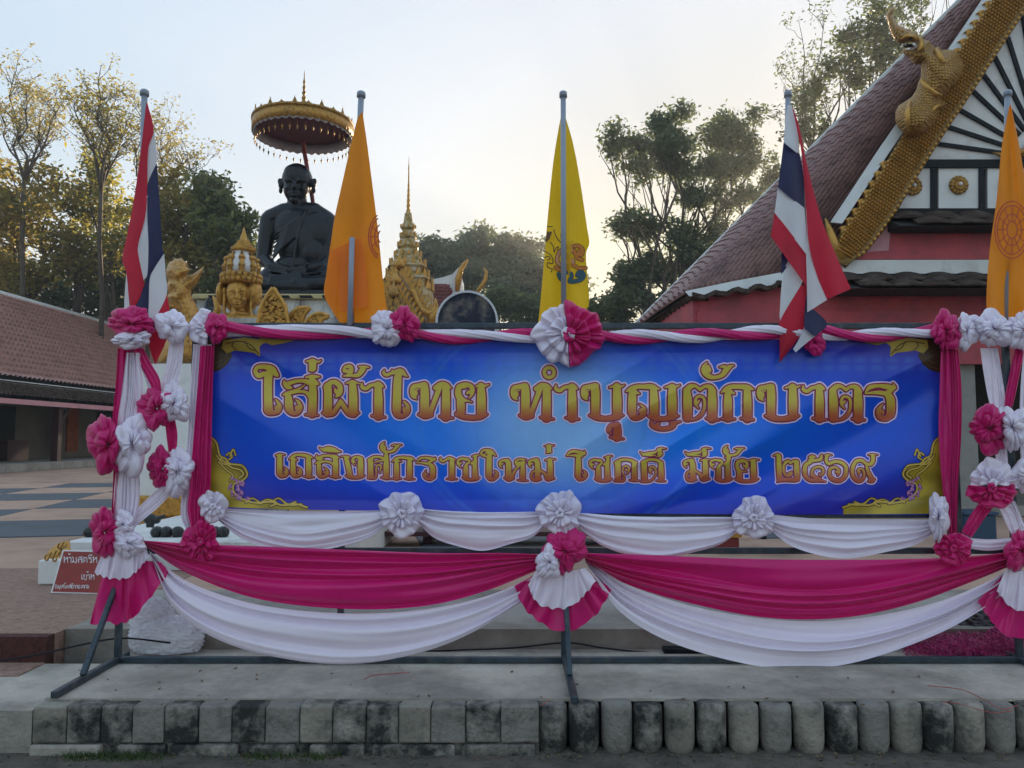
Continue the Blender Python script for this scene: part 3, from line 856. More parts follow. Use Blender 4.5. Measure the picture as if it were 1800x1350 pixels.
# pedestal
tp = thing('statue_pedestal', tuple(Pv(460, 930, YS)), 'tall streaked white marble pedestal with gold top ledge under the monk statue', 'pedestal')
a0, b0 = Pv(345, 527, YS - .9), Pv(640, 527, YS - .9)
zt_ = a0.z
MB().box((a0.x, YS - .9, ZPL), (b0.x, YS + 1.4, zt_)).make('marble_block', M['marble'], tp)
zl = Pv(400, 517, YS - .95).z
M['ledge'] = pm('gold ledge', (.50, .40, .20), .5, metal=.2, var=.2)
o = MB().box((a0.x - .05, YS - 1.0, zt_ + .002), (b0.x + .05, YS + 1.45, zl)).make('gold_ledge', M['ledge'], tp); bevel(o, .02)
for xa in np.arange(365, 600, 40):
    pa = [Pv(xa, 519, YS - 1.015), Pv(xa + 22, 519, YS - 1.015), Pv(xa + 26, 524, YS - 1.015), Pv(xa + 3, 524, YS - 1.015)]
    MB().prism(pa, (0, .01, 0)).make('black_inlay', M['black'], tp)
zb_ = Pv(400, 508, YS).z
MB().box((Pv(440, 508, YS).x, YS - .75, zl + .002), (Pv(600, 508, YS).x, YS + .8, Pv(500, 515, YS - .6).z + .03)).make('black_plinth', M['bronze'], tp)
# ------------------------------------------------------------------ parasol
YU = 16.4
t = thing('gilt_parasol', tuple(Pv(550, 460, YU)), 'round gilt parasol with crimson underside, hanging drops and tall finial above the statue', 'parasol')
cU = Pv(533, 232, YU); rU = 87 / FPX * YU * 1.0
pxm = YU / FPX
top_z = Pv(533, 196, YU).z
M['lace'] = pm('silver lace', (.62, .60, .62), .5, metal=.3, var=.1)
def ring(r, z, h, n=72, scall=0.0, ns=30, name='band', m=None, parent=t, flare=0.0):
    V, F = [], []
    for j in range(3):
        for k in range(n * 2):
            a = math.pi * k / n
            zz = z - h * j / 2 - (scall * abs(math.sin(a * ns / 2)) if j == 2 else 0)
            rr_ = r + flare * (j / 2)
            V.append((cU.x + rr_ * math.cos(a), cU.y + rr_ * math.sin(a), zz))
    for j in range(2):
        for k in range(n * 2):
            k2 = (k + 1) % (n * 2)
            F.append((j*n*2+k, j*n*2+k2, (j+1)*n*2+k2, (j+1)*n*2+k))
    o = mk(name, V, F, m or M['goldleaf'], parent, smooth=True)
    so = o.modifiers.new('thick', 'SOLIDIFY'); so.thickness = .02
    return o
zr = cU.z + .16
ring(rU, zr, .22, scall=.04, ns=44, name='gilt_band')
ring(rU * 1.012, zr + .045, .05, name='rim', m=M['golddark'])
lath = MB().lathe((cU.x, cU.y, zr), [(rU * .99, .0), (rU * .8, .05), (rU * .4, .10), (.12, .14), (.02, .15)], 48)
lath.make('canopy', M['maroon'], t, smooth=True)
MB().lathe((cU.x, cU.y, zr - .05), [(.05, .0), (rU * .97, .0), (rU * .98, .02), (.05, .02)], 48).make('underside', M['maroon'], t)
ring(rU * .972, zr - .02, .22, scall=.05, ns=40, name='lace_fringe', m=M['lace'])
for k in range(40):
    a = 2 * math.pi * k / 40; p = Vector((cU.x + rU * .955 * math.cos(a), cU.y + rU * .955 * math.sin(a), zr - .46))
    o = MB().lathe((p.x, p.y, p.z), [(.002, .055), (.018, .04), (.022, .02), (.008, -.02), (.001, -.06)], 8)
    o.tube([p + Vector((0, 0, .05)), p + Vector((0, 0, .13))], .003, 4); o.make('hanging_drop', M['golddark'], t)
for k in range(24):
    a = 2 * math.pi * k / 24 + .1; h = .17 if k % 2 == 0 else .09
    p = Vector((cU.x + rU * .98 * math.cos(a), cU.y + rU * .98 * math.sin(a), zr + .03))
    u = Vector((-math.sin(a), math.cos(a), 0)); w_ = .065 if k % 2 == 0 else .10
    out = [p - u * w_, p - u * w_ * .5 + Vector((0, 0, h * .45)), p - u * w_ * .16 + Vector((0, 0, h * .7)), p + Vector((0, 0, h)), p + u * w_ * .16 + Vector((0, 0, h * .7)), p + u * w_ * .5 + Vector((0, 0, h * .45)), p + u * w_]
    MB().prism(out, Vector((math.cos(a), math.sin(a), 0)) * .02).make('crown_leaf', M['golddark'], t)
fz = zr + .12
pr = [(.11, 0), (.10, .05), (.06, .09), (.10, .12), (.055, .18), (.07, .22), (.035, .28), (.055, .31), (.028, .36), (.04, .40), (.02, .46), (.036, .50), (.016, .55), (.03, .60), (.012, .66), (.024, .70), (.01, .76), (.004, .92)]
MB().lathe((cU.x, cU.y, fz), [(r_ * 1.25, z_ * 1.2) for r_, z_ in pr], 14).make('finial', M['golddark'], t, smooth=False)
MB().tube([Pv(532, 250, YU), Pv(538, 285, YU), Pv(546, 330, YU), Pv(551, 362, YU), Pv(556, 430, YU + .1), Pv(560, 520, YU + .2)], .045, 10).make('pole', M['redpole'], t, smooth=True)

# ------------------------------------------------------------------ four faced gold head
YBH = 11.5
SB_ = YBH / FPX
def bh(x, y, d=0.0): return Pv(x, y, YBH - d * SB_)
t = thing('gold_deity_bust', tuple(bh(425, 562)), 'gold crowned deity bust with several faces and pointed white and gold crown', 'statue')
mb = MB()
def E2(x, y, d, a, b, c_): mb.ell(bh(x, y, d), (a * SB_, b * SB_, c_ * SB_), 14, 10)
def C2(pts, rs):
    mb.tube([bh(*p) for p in pts], [r * SB_ for r in rs], 8)
    for p, r in zip(pts, rs): E2(*p, r, r, r)
_bh = bh
def bh(x, y, d=0.0): return _bh(418 + (x - 418) * 1.12, 514 + (y - 514) * 1.08, d + 13)
E2(418, 515, 0, 19, 20, 26); E2(417, 524, 6, 14, 14, 18); E2(417, 536, 8, 8, 8, 6)
C2([(405, 512, 17), (411, 510, 20), (416, 513, 20)], [1.6, 1.8, 1.4]); C2([(418, 513, 20), (424, 510, 20), (431, 512, 16)], [1.4, 1.8, 1.6])
C2([(417, 513, 20), (416.5, 522, 23)], [1.7, 2.3]); E2(416.5, 523.5, 22, 3.2, 2.4, 2)
C2([(411, 529, 19), (417, 528, 21.5), (423, 529, 19)], [1.3, 1.7, 1.3]); C2([(412, 532, 19), (417, 532.6, 21), (422, 532, 19)], [1.4, 1.8, 1.4])
E2(409, 516, 17.5, 3.4, 2, 1.6); E2(425.5, 516, 17.5, 3.4, 2, 1.6); E2(408, 525, 14, 5, 5, 5); E2(427, 525, 14, 5, 5, 5)
bh = _bh
E2(424, 522, -12, 33, 12, 32)
# side face
E2(447, 515, -4, 13, 20, 24); E2(452, 524, -2, 8, 12, 14); C2([(455, 514, 0), (459, 522, 0)], [1.8, 2.4]); C2([(453, 530, 4), (458, 530, 2)], [1.6, 1.4])
E2(390, 516, -6, 9, 18, 22)
for x_ in (395, 441): C2([(x_, 508, 8), (x_, 528, 8), (x_ - 1, 545, 9), (x_ + 1, 556, 10)], [3, 3.6, 3, 2.2])
C2([(418, 538, 2), (418, 556, 2)], [11, 13]); E2(420, 562, 0, 44, 20, 12); C2([(390, 556, 4), (418, 550, 12), (446, 556, 4)], [4, 5, 4])
o = mb.make('head', M['gold'], t, smooth=True); remesh(o, .0075, 2)
mb = MB()
c0 = bh(424, 498); R_ = 32 * SB_
mb.lathe((c0.x, c0.y, c0.z), [(R_ * .9, -.02), (R_ * 1.0, .02), (R_ * 1.04, .06), (R_ * .95, .09), (R_ * 1.0, .12)], 28)
for k in range(22):
    a = 2 * math.pi * k / 22
    for zz, rr_ in ((.03, 1.0), (.09, 1.02)):
        mb.ell((c0.x + R_ * rr_ * math.cos(a + zz), c0.y + R_ * rr_ * math.sin(a + zz), c0.z + zz), (.04, .03, .05), 8, 5)
mb.make('diadem', M['goldleaf'], t, smooth=True)
c1z = bh(424, 482).z - c0.z
MB().lathe((c0.x, c0.y, c0.z + c1z), [(R_ * .82, 0), (R_ * .80, .12), (R_ * .70, .24), (R_ * .52, .31), (R_ * .50, .36)], 20).make('crown_core', M['whitepaint'], t, smooth=True)
for k in range(8):
    a = 2 * math.pi * k / 8 + .35
    mb = MB()
    pts = [Vector((c0.x + R_ * f * math.cos(a), c0.y + R_ * f * math.sin(a), c0.z + c1z + h)) for f, h in ((.86, -.01), (.86, .10), (.77, .22), (.56, .31))]
    mb.tube(pts, [.045, .04, .032, .02], 6)
    for p in pts[:3]: mb.ell(p, (.055, .055, .045), 8, 5)
    mb.make('crown_rib', M['goldleaf'], t, smooth=True)
cz = bh(427, 441).z - c0.z
mb = MB().lathe((c0.x + .02, c0.y, c0.z + cz), [(.16, -.02), (.19, .0), (.17, .025), (.185, .04), (.13, .055), (.14, .075), (.10, .09), (.115, .11), (.08, .13), (.095, .145), (.06, .165), (.05, .20), (.028, .27), (.008, .36)], 18)
mb.make('crown_spire', M['gold'], t, smooth=True)
MB().box((c0.x - .55, c0.y - .4, ZPL), (c0.x + .6, c0.y + .7, bh(425, 566).z)).make('base', M['marble'], t)

# ------------------------------------------------------------------ mythical gold figure on a white pillar
YN_ = 10.4
SN = YN_ / FPX
def nn_(x, y, d=0.0): return Pv(x, y, YN_ - d * SN)
t = thing('gold_guardian_figure', tuple(nn_(318, 900)), 'gold mythical beast with curled mane and raised horn on a white pillar at left', 'statue')
c6 = lambda pts: [(270 + x / 5.0, 390 + y / 5.0) for x, y in pts]
inflate('body', c6([(108,430),(118,392),(140,352),(165,345),(185,318),(215,326),(245,318),(270,345),(295,352),(300,395),(318,420),(300,452),(292,478),(340,462),(395,425),(442,388),(432,442),(402,505),(378,552),(345,580),(332,604),(332,645),(352,690),(382,740),(408,810),(420,880),(415,960),(370,1010),(385,1080),(380,1240),(40,1240),(60,1080),(150,1010),(170,900),(190,820),(165,770),(140,728),(128,690),(118,655),(132,632),(120,600),(116,560),(126,520),(112,480)]), YN_, .22, M['goldleaf'], t, res=1.3, back=.7, power=.55, dmax=16, bumps=[(303,501,5,.06),(306,521,5,.06),(318,512,10,.05),(312,482,8,.05),(324,478,6,.05),(300,474,6,.05)])
fm = MB()
for k in range(7):
    fm.tube([nn_(314 + k * 2, 502 + k * 8, 14), nn_(322 + k * 2, 508 + k * 8, 19), nn_(330 + k * 2, 504 + k * 8, 13)], [.012, .022, .012], 6)
for k in range(10):
    a = R(60 + k * 22); cx_, cy_ = 314 + 11 * math.cos(a), 476 - 11 * math.sin(a)
    fm.tube([nn_(cx_ + 4 * math.cos(a + q_), cy_ - 4 * math.sin(a + q_), 16 - q_) for q_ in (0, 1, 2, 3, 4)], [.012, .02, .022, .018, .01], 6)
fm.tube([nn_(328, 500, 10), nn_(342, 492, 10), nn_(354, 474, 4)], [.03, .03, .01], 6)
fm.tube([nn_(296, 534, 12), nn_(306, 539, 15), nn_(318, 532, 13)], [.014, .022, .012], 6)
fm.make('relief', M['gold'], t, smooth=True)
for x_, y_ in ((301, 500), (304, 521)):
    MB().ell(nn_(x_, y_, 27), (.028, .02, .022), 8, 6).make('eye', M['gold'], t, smooth=True)
xa, xb = nn_(262, 640).x, nn_(364, 640).x
MB().box((xa, YN_ - .3, ZPL + .4), (xb, YN_ + .5, nn_(300, 641, 22).z)).make('pillar', M['whitepaint'], t)
mb = MB().box((xa - .06, YN_ - .36, nn_(300, 905).z), (xb + .2, YN_ + .5, nn_(300, 868).z)); o = mb.make('gold_foot', M['gold'], t); bevel(o, .03)
o = MB().box((xa - .2, YN_ - .5, nn_(300, 930).z), (xb + .4, YN_ + .6, nn_(300, 906).z)).make('gold_foot', M['golddark'], t); bevel(o, .05)

# ------------------------------------------------------------------ gold leaf shaped ornaments on stone backs
def leaf_plate(pts, Y, label, lean=0.0):
    ctr = np.mean(pts, 0)
    t = thing('leaf_ornament', tuple(Pv(*ctr, Y)), label, 'ornament', 'gilt leaf ornaments behind the banner')
    o = MB().prism([Pv(x, y, Y) for x, y in pts], (0, .10, 0)).make('plate', M['golddark'], t); bevel(o, .01)
    loop = cat(pts + [pts[0]], 80)
    MB().tube([Pv(x, y, Y - .02) for x, y in loop], .028, 6).make('border', M['gold'], t, smooth=True)
    mb = MB()
    rr_ = np.random.default_rng(int(ctr[0]))
    pts_ = np.array(pts); x0, y0 = pts_.min(0); x1, y1 = pts_.max(0)
    from mathutils.geometry import intersect_point_tri_2d
    def inside(x, y):
        c = False; n = len(pts)
        for i in range(n):
            (ax, ay), (bx, by) = pts[i], pts[(i + 1) % n]
            if (ay > y) != (by > y) and x < (bx - ax) * (y - ay) / (by - ay) + ax: c = not c
        return c
    for k in range(150):
        x, y = rr_.uniform(x0, x1), rr_.uniform(y0, y1)
        if not inside(x, y): continue
        a = rr_.uniform(0, 6.28); s = rr_.choice([-1, 1])
        mb.tube([Pv(x + 3.2 * math.cos(a + s * q_), y + 3.2 * math.sin(a + s * q_) * (1 - .12 * q_), Y - .02) for q_ in np.linspace(0, 4.2, 7)], [.016, .02, .022, .02, .018, .013, .006], 5)
    mb.make('scroll_relief', M['gold'], t, smooth=True)
    return t
leaf_plate([(480,506),(490,520),(500,536),(504,552),(503,580),(457,580),(456,556),(460,538),(470,520)], 9.6, 'tall pointed gilt leaf ornament beside the deity bust')
leaf_plate([(545,541),(536,552),(530,566),(528,590),(504,590),(506,566),(514,550),(526,542)], 9.7, 'curved gilt ornament next to the tall pointed leaf')
leaf_plate([(578,556),(566,562),(562,575),(560,590),(532,590),(536,570),(548,556),(562,551)], 9.5, 'lowest gilt leaf ornament, beside the orange flag')
t = thing('stone_pinnacle', tuple(Pv(366, 560, 13)), 'small black stepped pinnacle left of the deity bust', 'pinnacle')
c = Pv(366, 560, 13.0); MB().lathe((c.x, c.y, c.z), [(.16, -.3), (.16, 0), (.12, .05), (.12, .14), (.07, .2), (.05, .3), (.015, .36)], 8, .3).make('shaft', M['bronze'], t)
MB().box((c.x - .3, c.y - .2, ZPL), (c.x + .3, c.y + .4, c.z - .3)).make('base', M['marble'], t)
t = thing('gold_flame_ornament', tuple(Pv(378, 560, 12)), 'small gold flame shaped scroll left of the deity bust', 'ornament')
mb = MB(); mb.tube([Pv(372, 575, 12), Pv(376, 555, 12), Pv(384, 545, 12), Pv(380, 530, 12), Pv(374, 520, 12)], [.06, .07, .06, .045, .01], 8)
mb.tube([Pv(392, 575, 12), Pv(388, 558, 12), Pv(378, 552, 12)], [.05, .05, .02], 8); mb.make('scroll', M['gold'], t, smooth=True)
MB().box((Pv(365, 575, 12).x, 11.9, ZPL), (Pv(398, 575, 12).x, 12.2, Pv(380, 573, 12).z)).make('base', M['marble'], t)

# ------------------------------------------------------------------ white ledge with black stones, block with gold numerals
YW = 7.6
M['blackstone'] = pm('black round stone', (.014, .013, .014), .35, var=.4, scale=12)
t = thing('white_ledge', tuple(Pv(250, 960, YW)), 'low white painted ledge behind the frame at left with round black stones on it', 'ledge')
a = ground_at(120, 985, ZPL)
zled = float(P(250, 945, YW)[2])
MB().box((Pv(116, 960, YW - .3).x, YW - .35, ZPL), (Pv(640, 960, YW).x, YW + 2.2, zled)).make('slab', M['whitepaint'], t)
for x_, lab_ in ((158, 'black round stone sitting alone at the left end of the white ledge'), (276, 'black round stone, left one of three in a row on the ledge'), (292, 'black round stone, middle one of three in a row on the ledge'), (312, 'black round stone, right one of three in a row on the ledge'), (378, 'black round stone just right of the round crimson rosette'), (392, 'black round stone under the white rosette at the banner corner')):
    c = Pv(x_, 938, YW + .05)
    tt_ = thing('black_stone', (c.x, c.y, zled), lab_, 'stone', 'black round stones on the ledge')
    MB().ell((c.x, c.y, zled + .045), (.062, .062, .06), 14, 10).make('ball', M['blackstone'], tt_, smooth=True)
t = thing('black_elephant_figure', tuple(Pv(268, 912, YW + .4)), 'small black animal figure beside the gold pillar foot', 'figurine')
mb = MB(); mb.ell(Pv(264, 912, YW + .4), (.075, .05, .055)); mb.ell(Pv(276, 914, YW + .4), (.04, .04, .04)); mb.tube([Pv(276, 912, YW + .38), Pv(286, 908, YW + .38), Pv(291, 905, YW + .38)], [.03, .022, .012], 8)
for dx in (-4, 4): mb.tube([Pv(264 + dx, 918, YW + .4), Pv(264 + dx, 928, YW + .4)], .02, 6)
o = mb.make('body', M['blackstone'], t, smooth=True); remesh(o, .012, 2)
YBk = 6.55
t = thing('white_block', tuple(Pv(90, 1035, YBk)), 'white block with raised gold numerals on top beside the red sign', 'block')
a, b = Pv(65, 1036, YBk), Pv(150, 985, YBk)
o = MB().box((a.x, YBk, ZPL - .002), (b.x + .2, YBk + .5, b.z)).make('body', M['whitepaint'], t); bevel(o, .012)
gp = [Pv(76, 986, YBk + .04), Pv(86, 968, YBk + .2), Pv(100, 956, YBk + .3), Pv(118, 951, YBk + .3), Pv(122, 986, YBk + .1)]
MB().prism(gp, (0, .04, .0)).make('gold_panel', M['gold'], t)
mb = MB()
for x_, y_ in ((82, 980), (91, 976), (100, 973), (109, 970), (105, 960), (113, 957), (96, 982)):
    mb.tube([Pv(x_ + 3.6 * math.cos(q_) * (1 - q_ * .06), y_ + 4.6 * math.sin(q_), YBk + .0) for q_ in np.linspace(-.5, 4.9, 9)], .008, 6)
mb.make('numeral_relief', M['goldleaf'], t, smooth=True)

M['goldwhite'] = pm('gold and white inlay', (.40, .26, .07), .45, metal=.35, var=.5, scale=5, c2=(.09, .055, .015), bump=.6, bscale=12, dirt=(.55, .52, .46), dscale=5, damt=.6)
# ------------------------------------------------------------------ spired shrine
YP = 24.0
t = thing('spired_shrine', tuple(Pv(715, 600, YP)), 'gold and white shrine with tiered spire and steep gold gables', 'shrine')
S_ = YP / FPX
cP = Pv(716, 560, YP); 
def zz(y): return Pv(716, y, YP).z - cP.z
prof = [(46, 560), (46, 520), (44, 512), (40, 508), (40, 498), (43, 494), (38, 490), (33, 484), (33, 476), (36, 472), (29, 466), (25, 460), (25, 454), (20, 448), (18, 440), (19, 436), (15, 430), (13, 422), (15, 418), (11, 412), (10, 406), (13, 402), (10, 398), (9, 396), (6.5, 376), (5.0, 374)]
MB().lathe((cP.x, cP.y, cP.z), [(r * S_, zz(y)) for r, y in prof], 20, .35).make('tiers', M['goldwhite'], t)
MB().lathe((cP.x, cP.y, cP.z), [(7.4 * S_, zz(397)), (5.6 * S_, zz(375)), (.02, zz(374.5))], 8).make('white_neck', M['whitepaint'], t)
pr = [(4.2, 375)]
for k in range(6):
    y_ = 370 - k * 9; r = 3.8 - k * .38
    pr += [(r, y_ + 3), (r * 1.05, y_), (r * .7, y_ - 3), (r * .7, y_ - 4)]
pr += [(1.3, 316), (1.0, 300), (1.3, 296), (.5, 288), (.15, 275)]
MB().lathe((cP.x, cP.y, cP.z), [(r * S_, zz(y)) for r, y in pr], 12).make('spire', M['gold'], t, smooth=True)
random.seed(4)
for r, y, n, h in ((44, 512, 16, 20), (36, 492, 16, 18), (30, 472, 14, 16), (22, 452, 12, 11), (16, 434, 10, 9), (12, 416, 10, 7), (11, 401, 8, 6)):
    for k in range(n):
        a = 2 * math.pi * k / n + .2
        p = Vector((cP.x + r * S_ * math.cos(a), cP.y + r * S_ * math.sin(a), cP.z + zz(y)))
        u = Vector((-math.sin(a), math.cos(a), 0)); w_ = h * .32 * S_; H_ = h * S_ * random.uniform(.8, 1.15)
        MB().prism([p - u * w_, p - u * w_ * .7 + Vector((0, 0, H_ * .4)), p + Vector((0, 0, H_)), p + u * w_ * .7 + Vector((0, 0, H_ * .4)), p + u * w_], Vector((math.cos(a), math.sin(a), 0)) * .06).make('flame_leaf', M['gold'], t)
MB().box((cP.x - 60 * S_, cP.y - 30 * S_, ZPL), (cP.x + 50 * S_, cP.y + 46 * S_, cP.z)).make('body', M['whitepaint'], t)
def gable(apx, apy, half, drop, Y, n, m):
    """Nested gold chevron gable boards built of slanting ribs."""
    for s in (-1, 1):
        A = Pv(apx, apy, Y); B = Pv(apx + s * half, apy + drop, Y)
        MB().bar(A, B, .14, .12, up=(0, 1, 0)).make('gable_board', m, t)
        MB().bar(A + Vector((0, -.06, -.26)), B + Vector((-s * .2, -.06, -.1)), .07, .1, up=(0, 1, 0)).make('gable_board', M['golddark'], t)
        for k in range(n):
            f = (k + .5) / n; p = A.lerp(B, f)
            MB().bar(p + Vector((0, .02, .02)), p + Vector((s * .10, .02, .24)), .10, .08).make('rib', m, t)
    c = Pv(apx, apy, Y)
    MB().lathe((c.x, c.y, c.z), [(.10, -.05), (.17, .06), (.12, .18), (.04, .3), (.01, .5)], 10).make('finial', m, t, smooth=True)
MB().prism([Pv(700, 478, YP - 1.4), Pv(640, 570, YP - 1.4), Pv(640, 640, YP - 1.4), Pv(770, 640, YP - 1.4), Pv(770, 575, YP - 1.4)], (0, 1, 0)).make('gable_back', M['whitepaint'], t)
gable(702, 470, 62, 100, YP - 1.6, 12, M['gold'])
gable(695, 498, 46, 78, YP - 2.0, 9, M['gold'])
gable(692, 520, 30, 56, YP - 2.3, 6, M['golddark'])
mb = MB()
mb.tube([Pv(718, 514, YP - 1.8), Pv(726, 512, YP - 1.8), Pv(732, 530, YP - 1.8), Pv(740, 545, YP - 1.8), Pv(752, 552, YP - 1.8), Pv(762, 548, YP - 1.8), Pv(766, 536, YP - 1.8), Pv(765, 524, YP - 1.8)], [.08, .09, .1, .1, .1, .1, .08, .02], 8)
mb.tube([Pv(757, 575, YP - 1.8), Pv(760, 556, YP - 1.8), Pv(768, 545, YP - 1.8), Pv(764, 535, YP - 1.8)], [.12, .14, .1, .02], 8)
mb.make('curled_eave', M['gold'], t, smooth=True)
# ------------------------------------------------------------------ small white temple roof behind
YT = 27.0
t = thing('temple_roof_end', tuple(Pv(780, 600, YT)), 'white swept temple roof end with red scale tiles and gold horn finials', 'temple')
MB().prism([Pv(744, 512, YT), Pv(756, 492, YT), (Pv(780, 487, YT)), Pv(795, 482, YT), Pv(806, 470, YT), Pv(808, 520, YT), Pv(808, 640, YT), Pv(740, 640, YT), Pv(745, 540, YT)], (0, 3, 0)).make('roof', M['whitepaint'], t)
rt = MB().prism([Pv(751, 515, YT - .03), Pv(763, 499, YT - .03), Pv(785, 499, YT - .03), Pv(796, 512, YT - .03), Pv(770, 560, YT - .03), Pv(752, 540, YT - .03)], (0, .02, 0))
M['redtile'] = pm('red scale tile', (.20, .05, .045), .6, var=.3, scale=8)
o = rt.make('tile_panel', M['redtile'], t)
for r in range(9):
    for k in range(8):
        x_, y_ = 752 + k * 6 + (3 if r % 2 else 0), 500 + r * 6
        if not (499 < y_ < 548 and 750 + max(0, (514 - y_) * .8) < x_ < 794 - max(0, (y_ - 512) * .62)): continue
        MB().prism([Pv(x_ - 3, y_, YT - .06), Pv(x_ + 3, y_, YT - .06), Pv(x_ + 2.6, y_ + 4, YT - .09), Pv(x_, y_ + 7, YT - .10), Pv(x_ - 2.6, y_ + 4, YT - .09)], (0, .03, 0)).make('scale_tile', M['redtile'], o)
MB().tube([Pv(804, 512, YT - .1), Pv(806, 490, YT - .1), Pv(810, 474, YT - .1), Pv(818, 462, YT - .1), Pv(823, 456, YT - .1)], [.08, .12, .1, .07, .02], 8).make('horn_finial', M['gold'], t, smooth=True)
MB().tube([Pv(836, 520, YT - .1), Pv(846, 503, YT - .1), Pv(853, 492, YT - .1), Pv(855, 478, YT - .1), Pv(850, 470, YT - .1)], [.05, .07, .07, .06, .015], 8).make('horn_finial', M['gold'], t, smooth=True)
# ------------------------------------------------------------------ big drum
YD = 9.0
t = thing('temple_drum', tuple(Pv(821, 640, YD)), 'big round drum with worn dark skin and pale rim standing above the top rail', 'drum')
c = Pv(821, 566, YD); r = 55 / FPX * YD
M['drumskin'] = pm('worn drum skin', (.012, .018, .038), .75, var=.5, scale=3, dirt=(.30, .24, .18), dscale=3.2, damt=.62)
M['rim'] = pm('pale drum rim', (.62, .64, .68), .5, var=.1)
def disc(rr, y0, y1, name, m, rin=0.0, n=64):
    V, F = [], []
    for y, q_ in ((y0, rr), (y1, rr)) + (((y1, rin), (y0, rin)) if rin else ()):
        V += [(c.x + q_ * math.cos(2 * math.pi * k / n), y, c.z + q_ * math.sin(2 * math.pi * k / n)) for k in range(n)]
    m_ = 4 if rin else 2
    for j in range(m_ if rin else 1):
        for k in range(n): F.append((j*n+k, j*n+(k+1)%n, ((j+1)%m_)*n+(k+1)%n, ((j+1)%m_)*n+k))
    if not rin: F += [tuple(range(n)), tuple(range(2*n-1, n-1, -1))]
    return mk(name, V, F, m, t, smooth=False)
disc(r * .94, YD - .02, YD + .5, 'skin', M['drumskin'])
disc(r, YD - .05, YD + .6, 'rim', M['rim'], rin=r * .935)
for k in range(44):
    a = 2 * math.pi * k / 44
    MB().ell((c.x + r * .968 * math.cos(a), YD - .052, c.z + r * .968 * math.sin(a)), (.009, .008, .009), 6, 4).make('stud', M['rim'], t, smooth=True)
MB().box((c.x - .5, YD + .0, ZPL), (c.x - .4, YD + .6, c.z - r * .95)).make('stand_leg', M['darkred'] if 'darkred' in M else M['maroon'], t)
MB().box((c.x + .4, YD + .0, ZPL), (c.x + .5, YD + .6, c.z - r * .95)).make('stand_leg', M['darkred'] if 'darkred' in M else M['maroon'], t)
MB().box((c.x - .55, YD - .05, c.z - r * 1.12), (c.x + .55, YD + .65, c.z - r * .98)).make('stand_beam', M['darkred'] if 'darkred' in M else M['maroon'], t)
# ------------------------------------------------------------------ trees
def leafmat(name, c, c2, tr=.35):
    return pm(name, c, .6, var=.4, c2=c2, scale=.9, transl=tr, detail=4)
M['leafgold'] = leafmat('golden leaf', (.33, .28, .05), (.16, .14, .03), .5)
M['leafrust'] = leafmat('rusty leaf', (.27, .20, .045), (.15, .13, .032), .5)
M['leafgreen'] = leafmat('green leaf', (.17, .19, .05), (.085, .11, .03), .48)
M['leaftan'] = leafmat('pale dry leaf', (.34, .28, .08), (.20, .17, .05), .4)
M['leafdark'] = leafmat('dark leaf', (.08, .105, .04), (.04, .055, .024), .35)
M['leafgrey'] = leafmat('grey green leaf', (.13, .16, .09), (.075, .10, .055), .45)
M['leafmid'] = leafmat('mid leaf', (.12, .15, .055), (.06, .085, .035), .42)

def leaves(name, blobs, n, size, m, parent, seed, shell=.35, droop=0.0, sprigs=9):
    """Leaf faces gathered in small sprigs through the blobs (centre, radii)."""
    r = np.random.default_rng(seed)
    vol = np.array([b[1][0] * b[1][1] * b[1][2] for b in blobs]) ** .75
    cnt = np.maximum(2, (vol / vol.sum() * n / sprigs).astype(int))
    C = []
    for (c, rad), k in zip(blobs, cnt):
        d = r.normal(size=(k, 3)); d /= np.linalg.norm(d, axis=1)[:, None]
        q_ = (shell + (1 - shell) * r.random(k) ** .6)[:, None]
        lump = 1 + .22 * np.sin(d[:, :1] * 5 + c[0]) * np.cos(d[:, 2:] * 6 + c[1])
        C.append(np.array(c) + d * q_ * lump * np.array(rad))
    C = np.vstack(C)
    p = np.repeat(C, sprigs, 0) + r.normal(size=(len(C) * sprigs, 3)) * size * 1.5
    k = len(p)
    a = r.normal(size=(k, 3)); a[:, 2] = a[:, 2] * .6 - droop; a /= np.linalg.norm(a, axis=1)[:, None]
    b = np.cross(a, r.normal(size=(k, 3))); b /= np.linalg.norm(b, axis=1)[:, None]
    s = size * r.uniform(.55, 1.3, (k, 1))
    V = np.stack([p - a * s, p + b * s * .42 + a * s * .1, p + a * s, p - b * s * .42 + a * s * .1], 1).reshape(-1, 3)
    return mk(name, V, np.arange(k * 4).reshape(-1, 4), m, parent, smooth=False)

def limb(mb, a, b, r0, r1, rr, bend=.12, n=5):
    a, b = Vector(a), Vector(b); L = (b - a).length
    pts = []
    for i in range(n + 1):
        f = i / n
        w_ = math.sin(math.pi * f) * bend * L
        pts.append(a.lerp(b, f) + Vector((rr.uniform(-1, 1), rr.uniform(-1, 1), rr.uniform(-.5, .5))) * w_ * .5)
    mb.tube(pts, [r0 + (r1 - r0) * (i / n) for i in range(n + 1)], 6)
    return pts

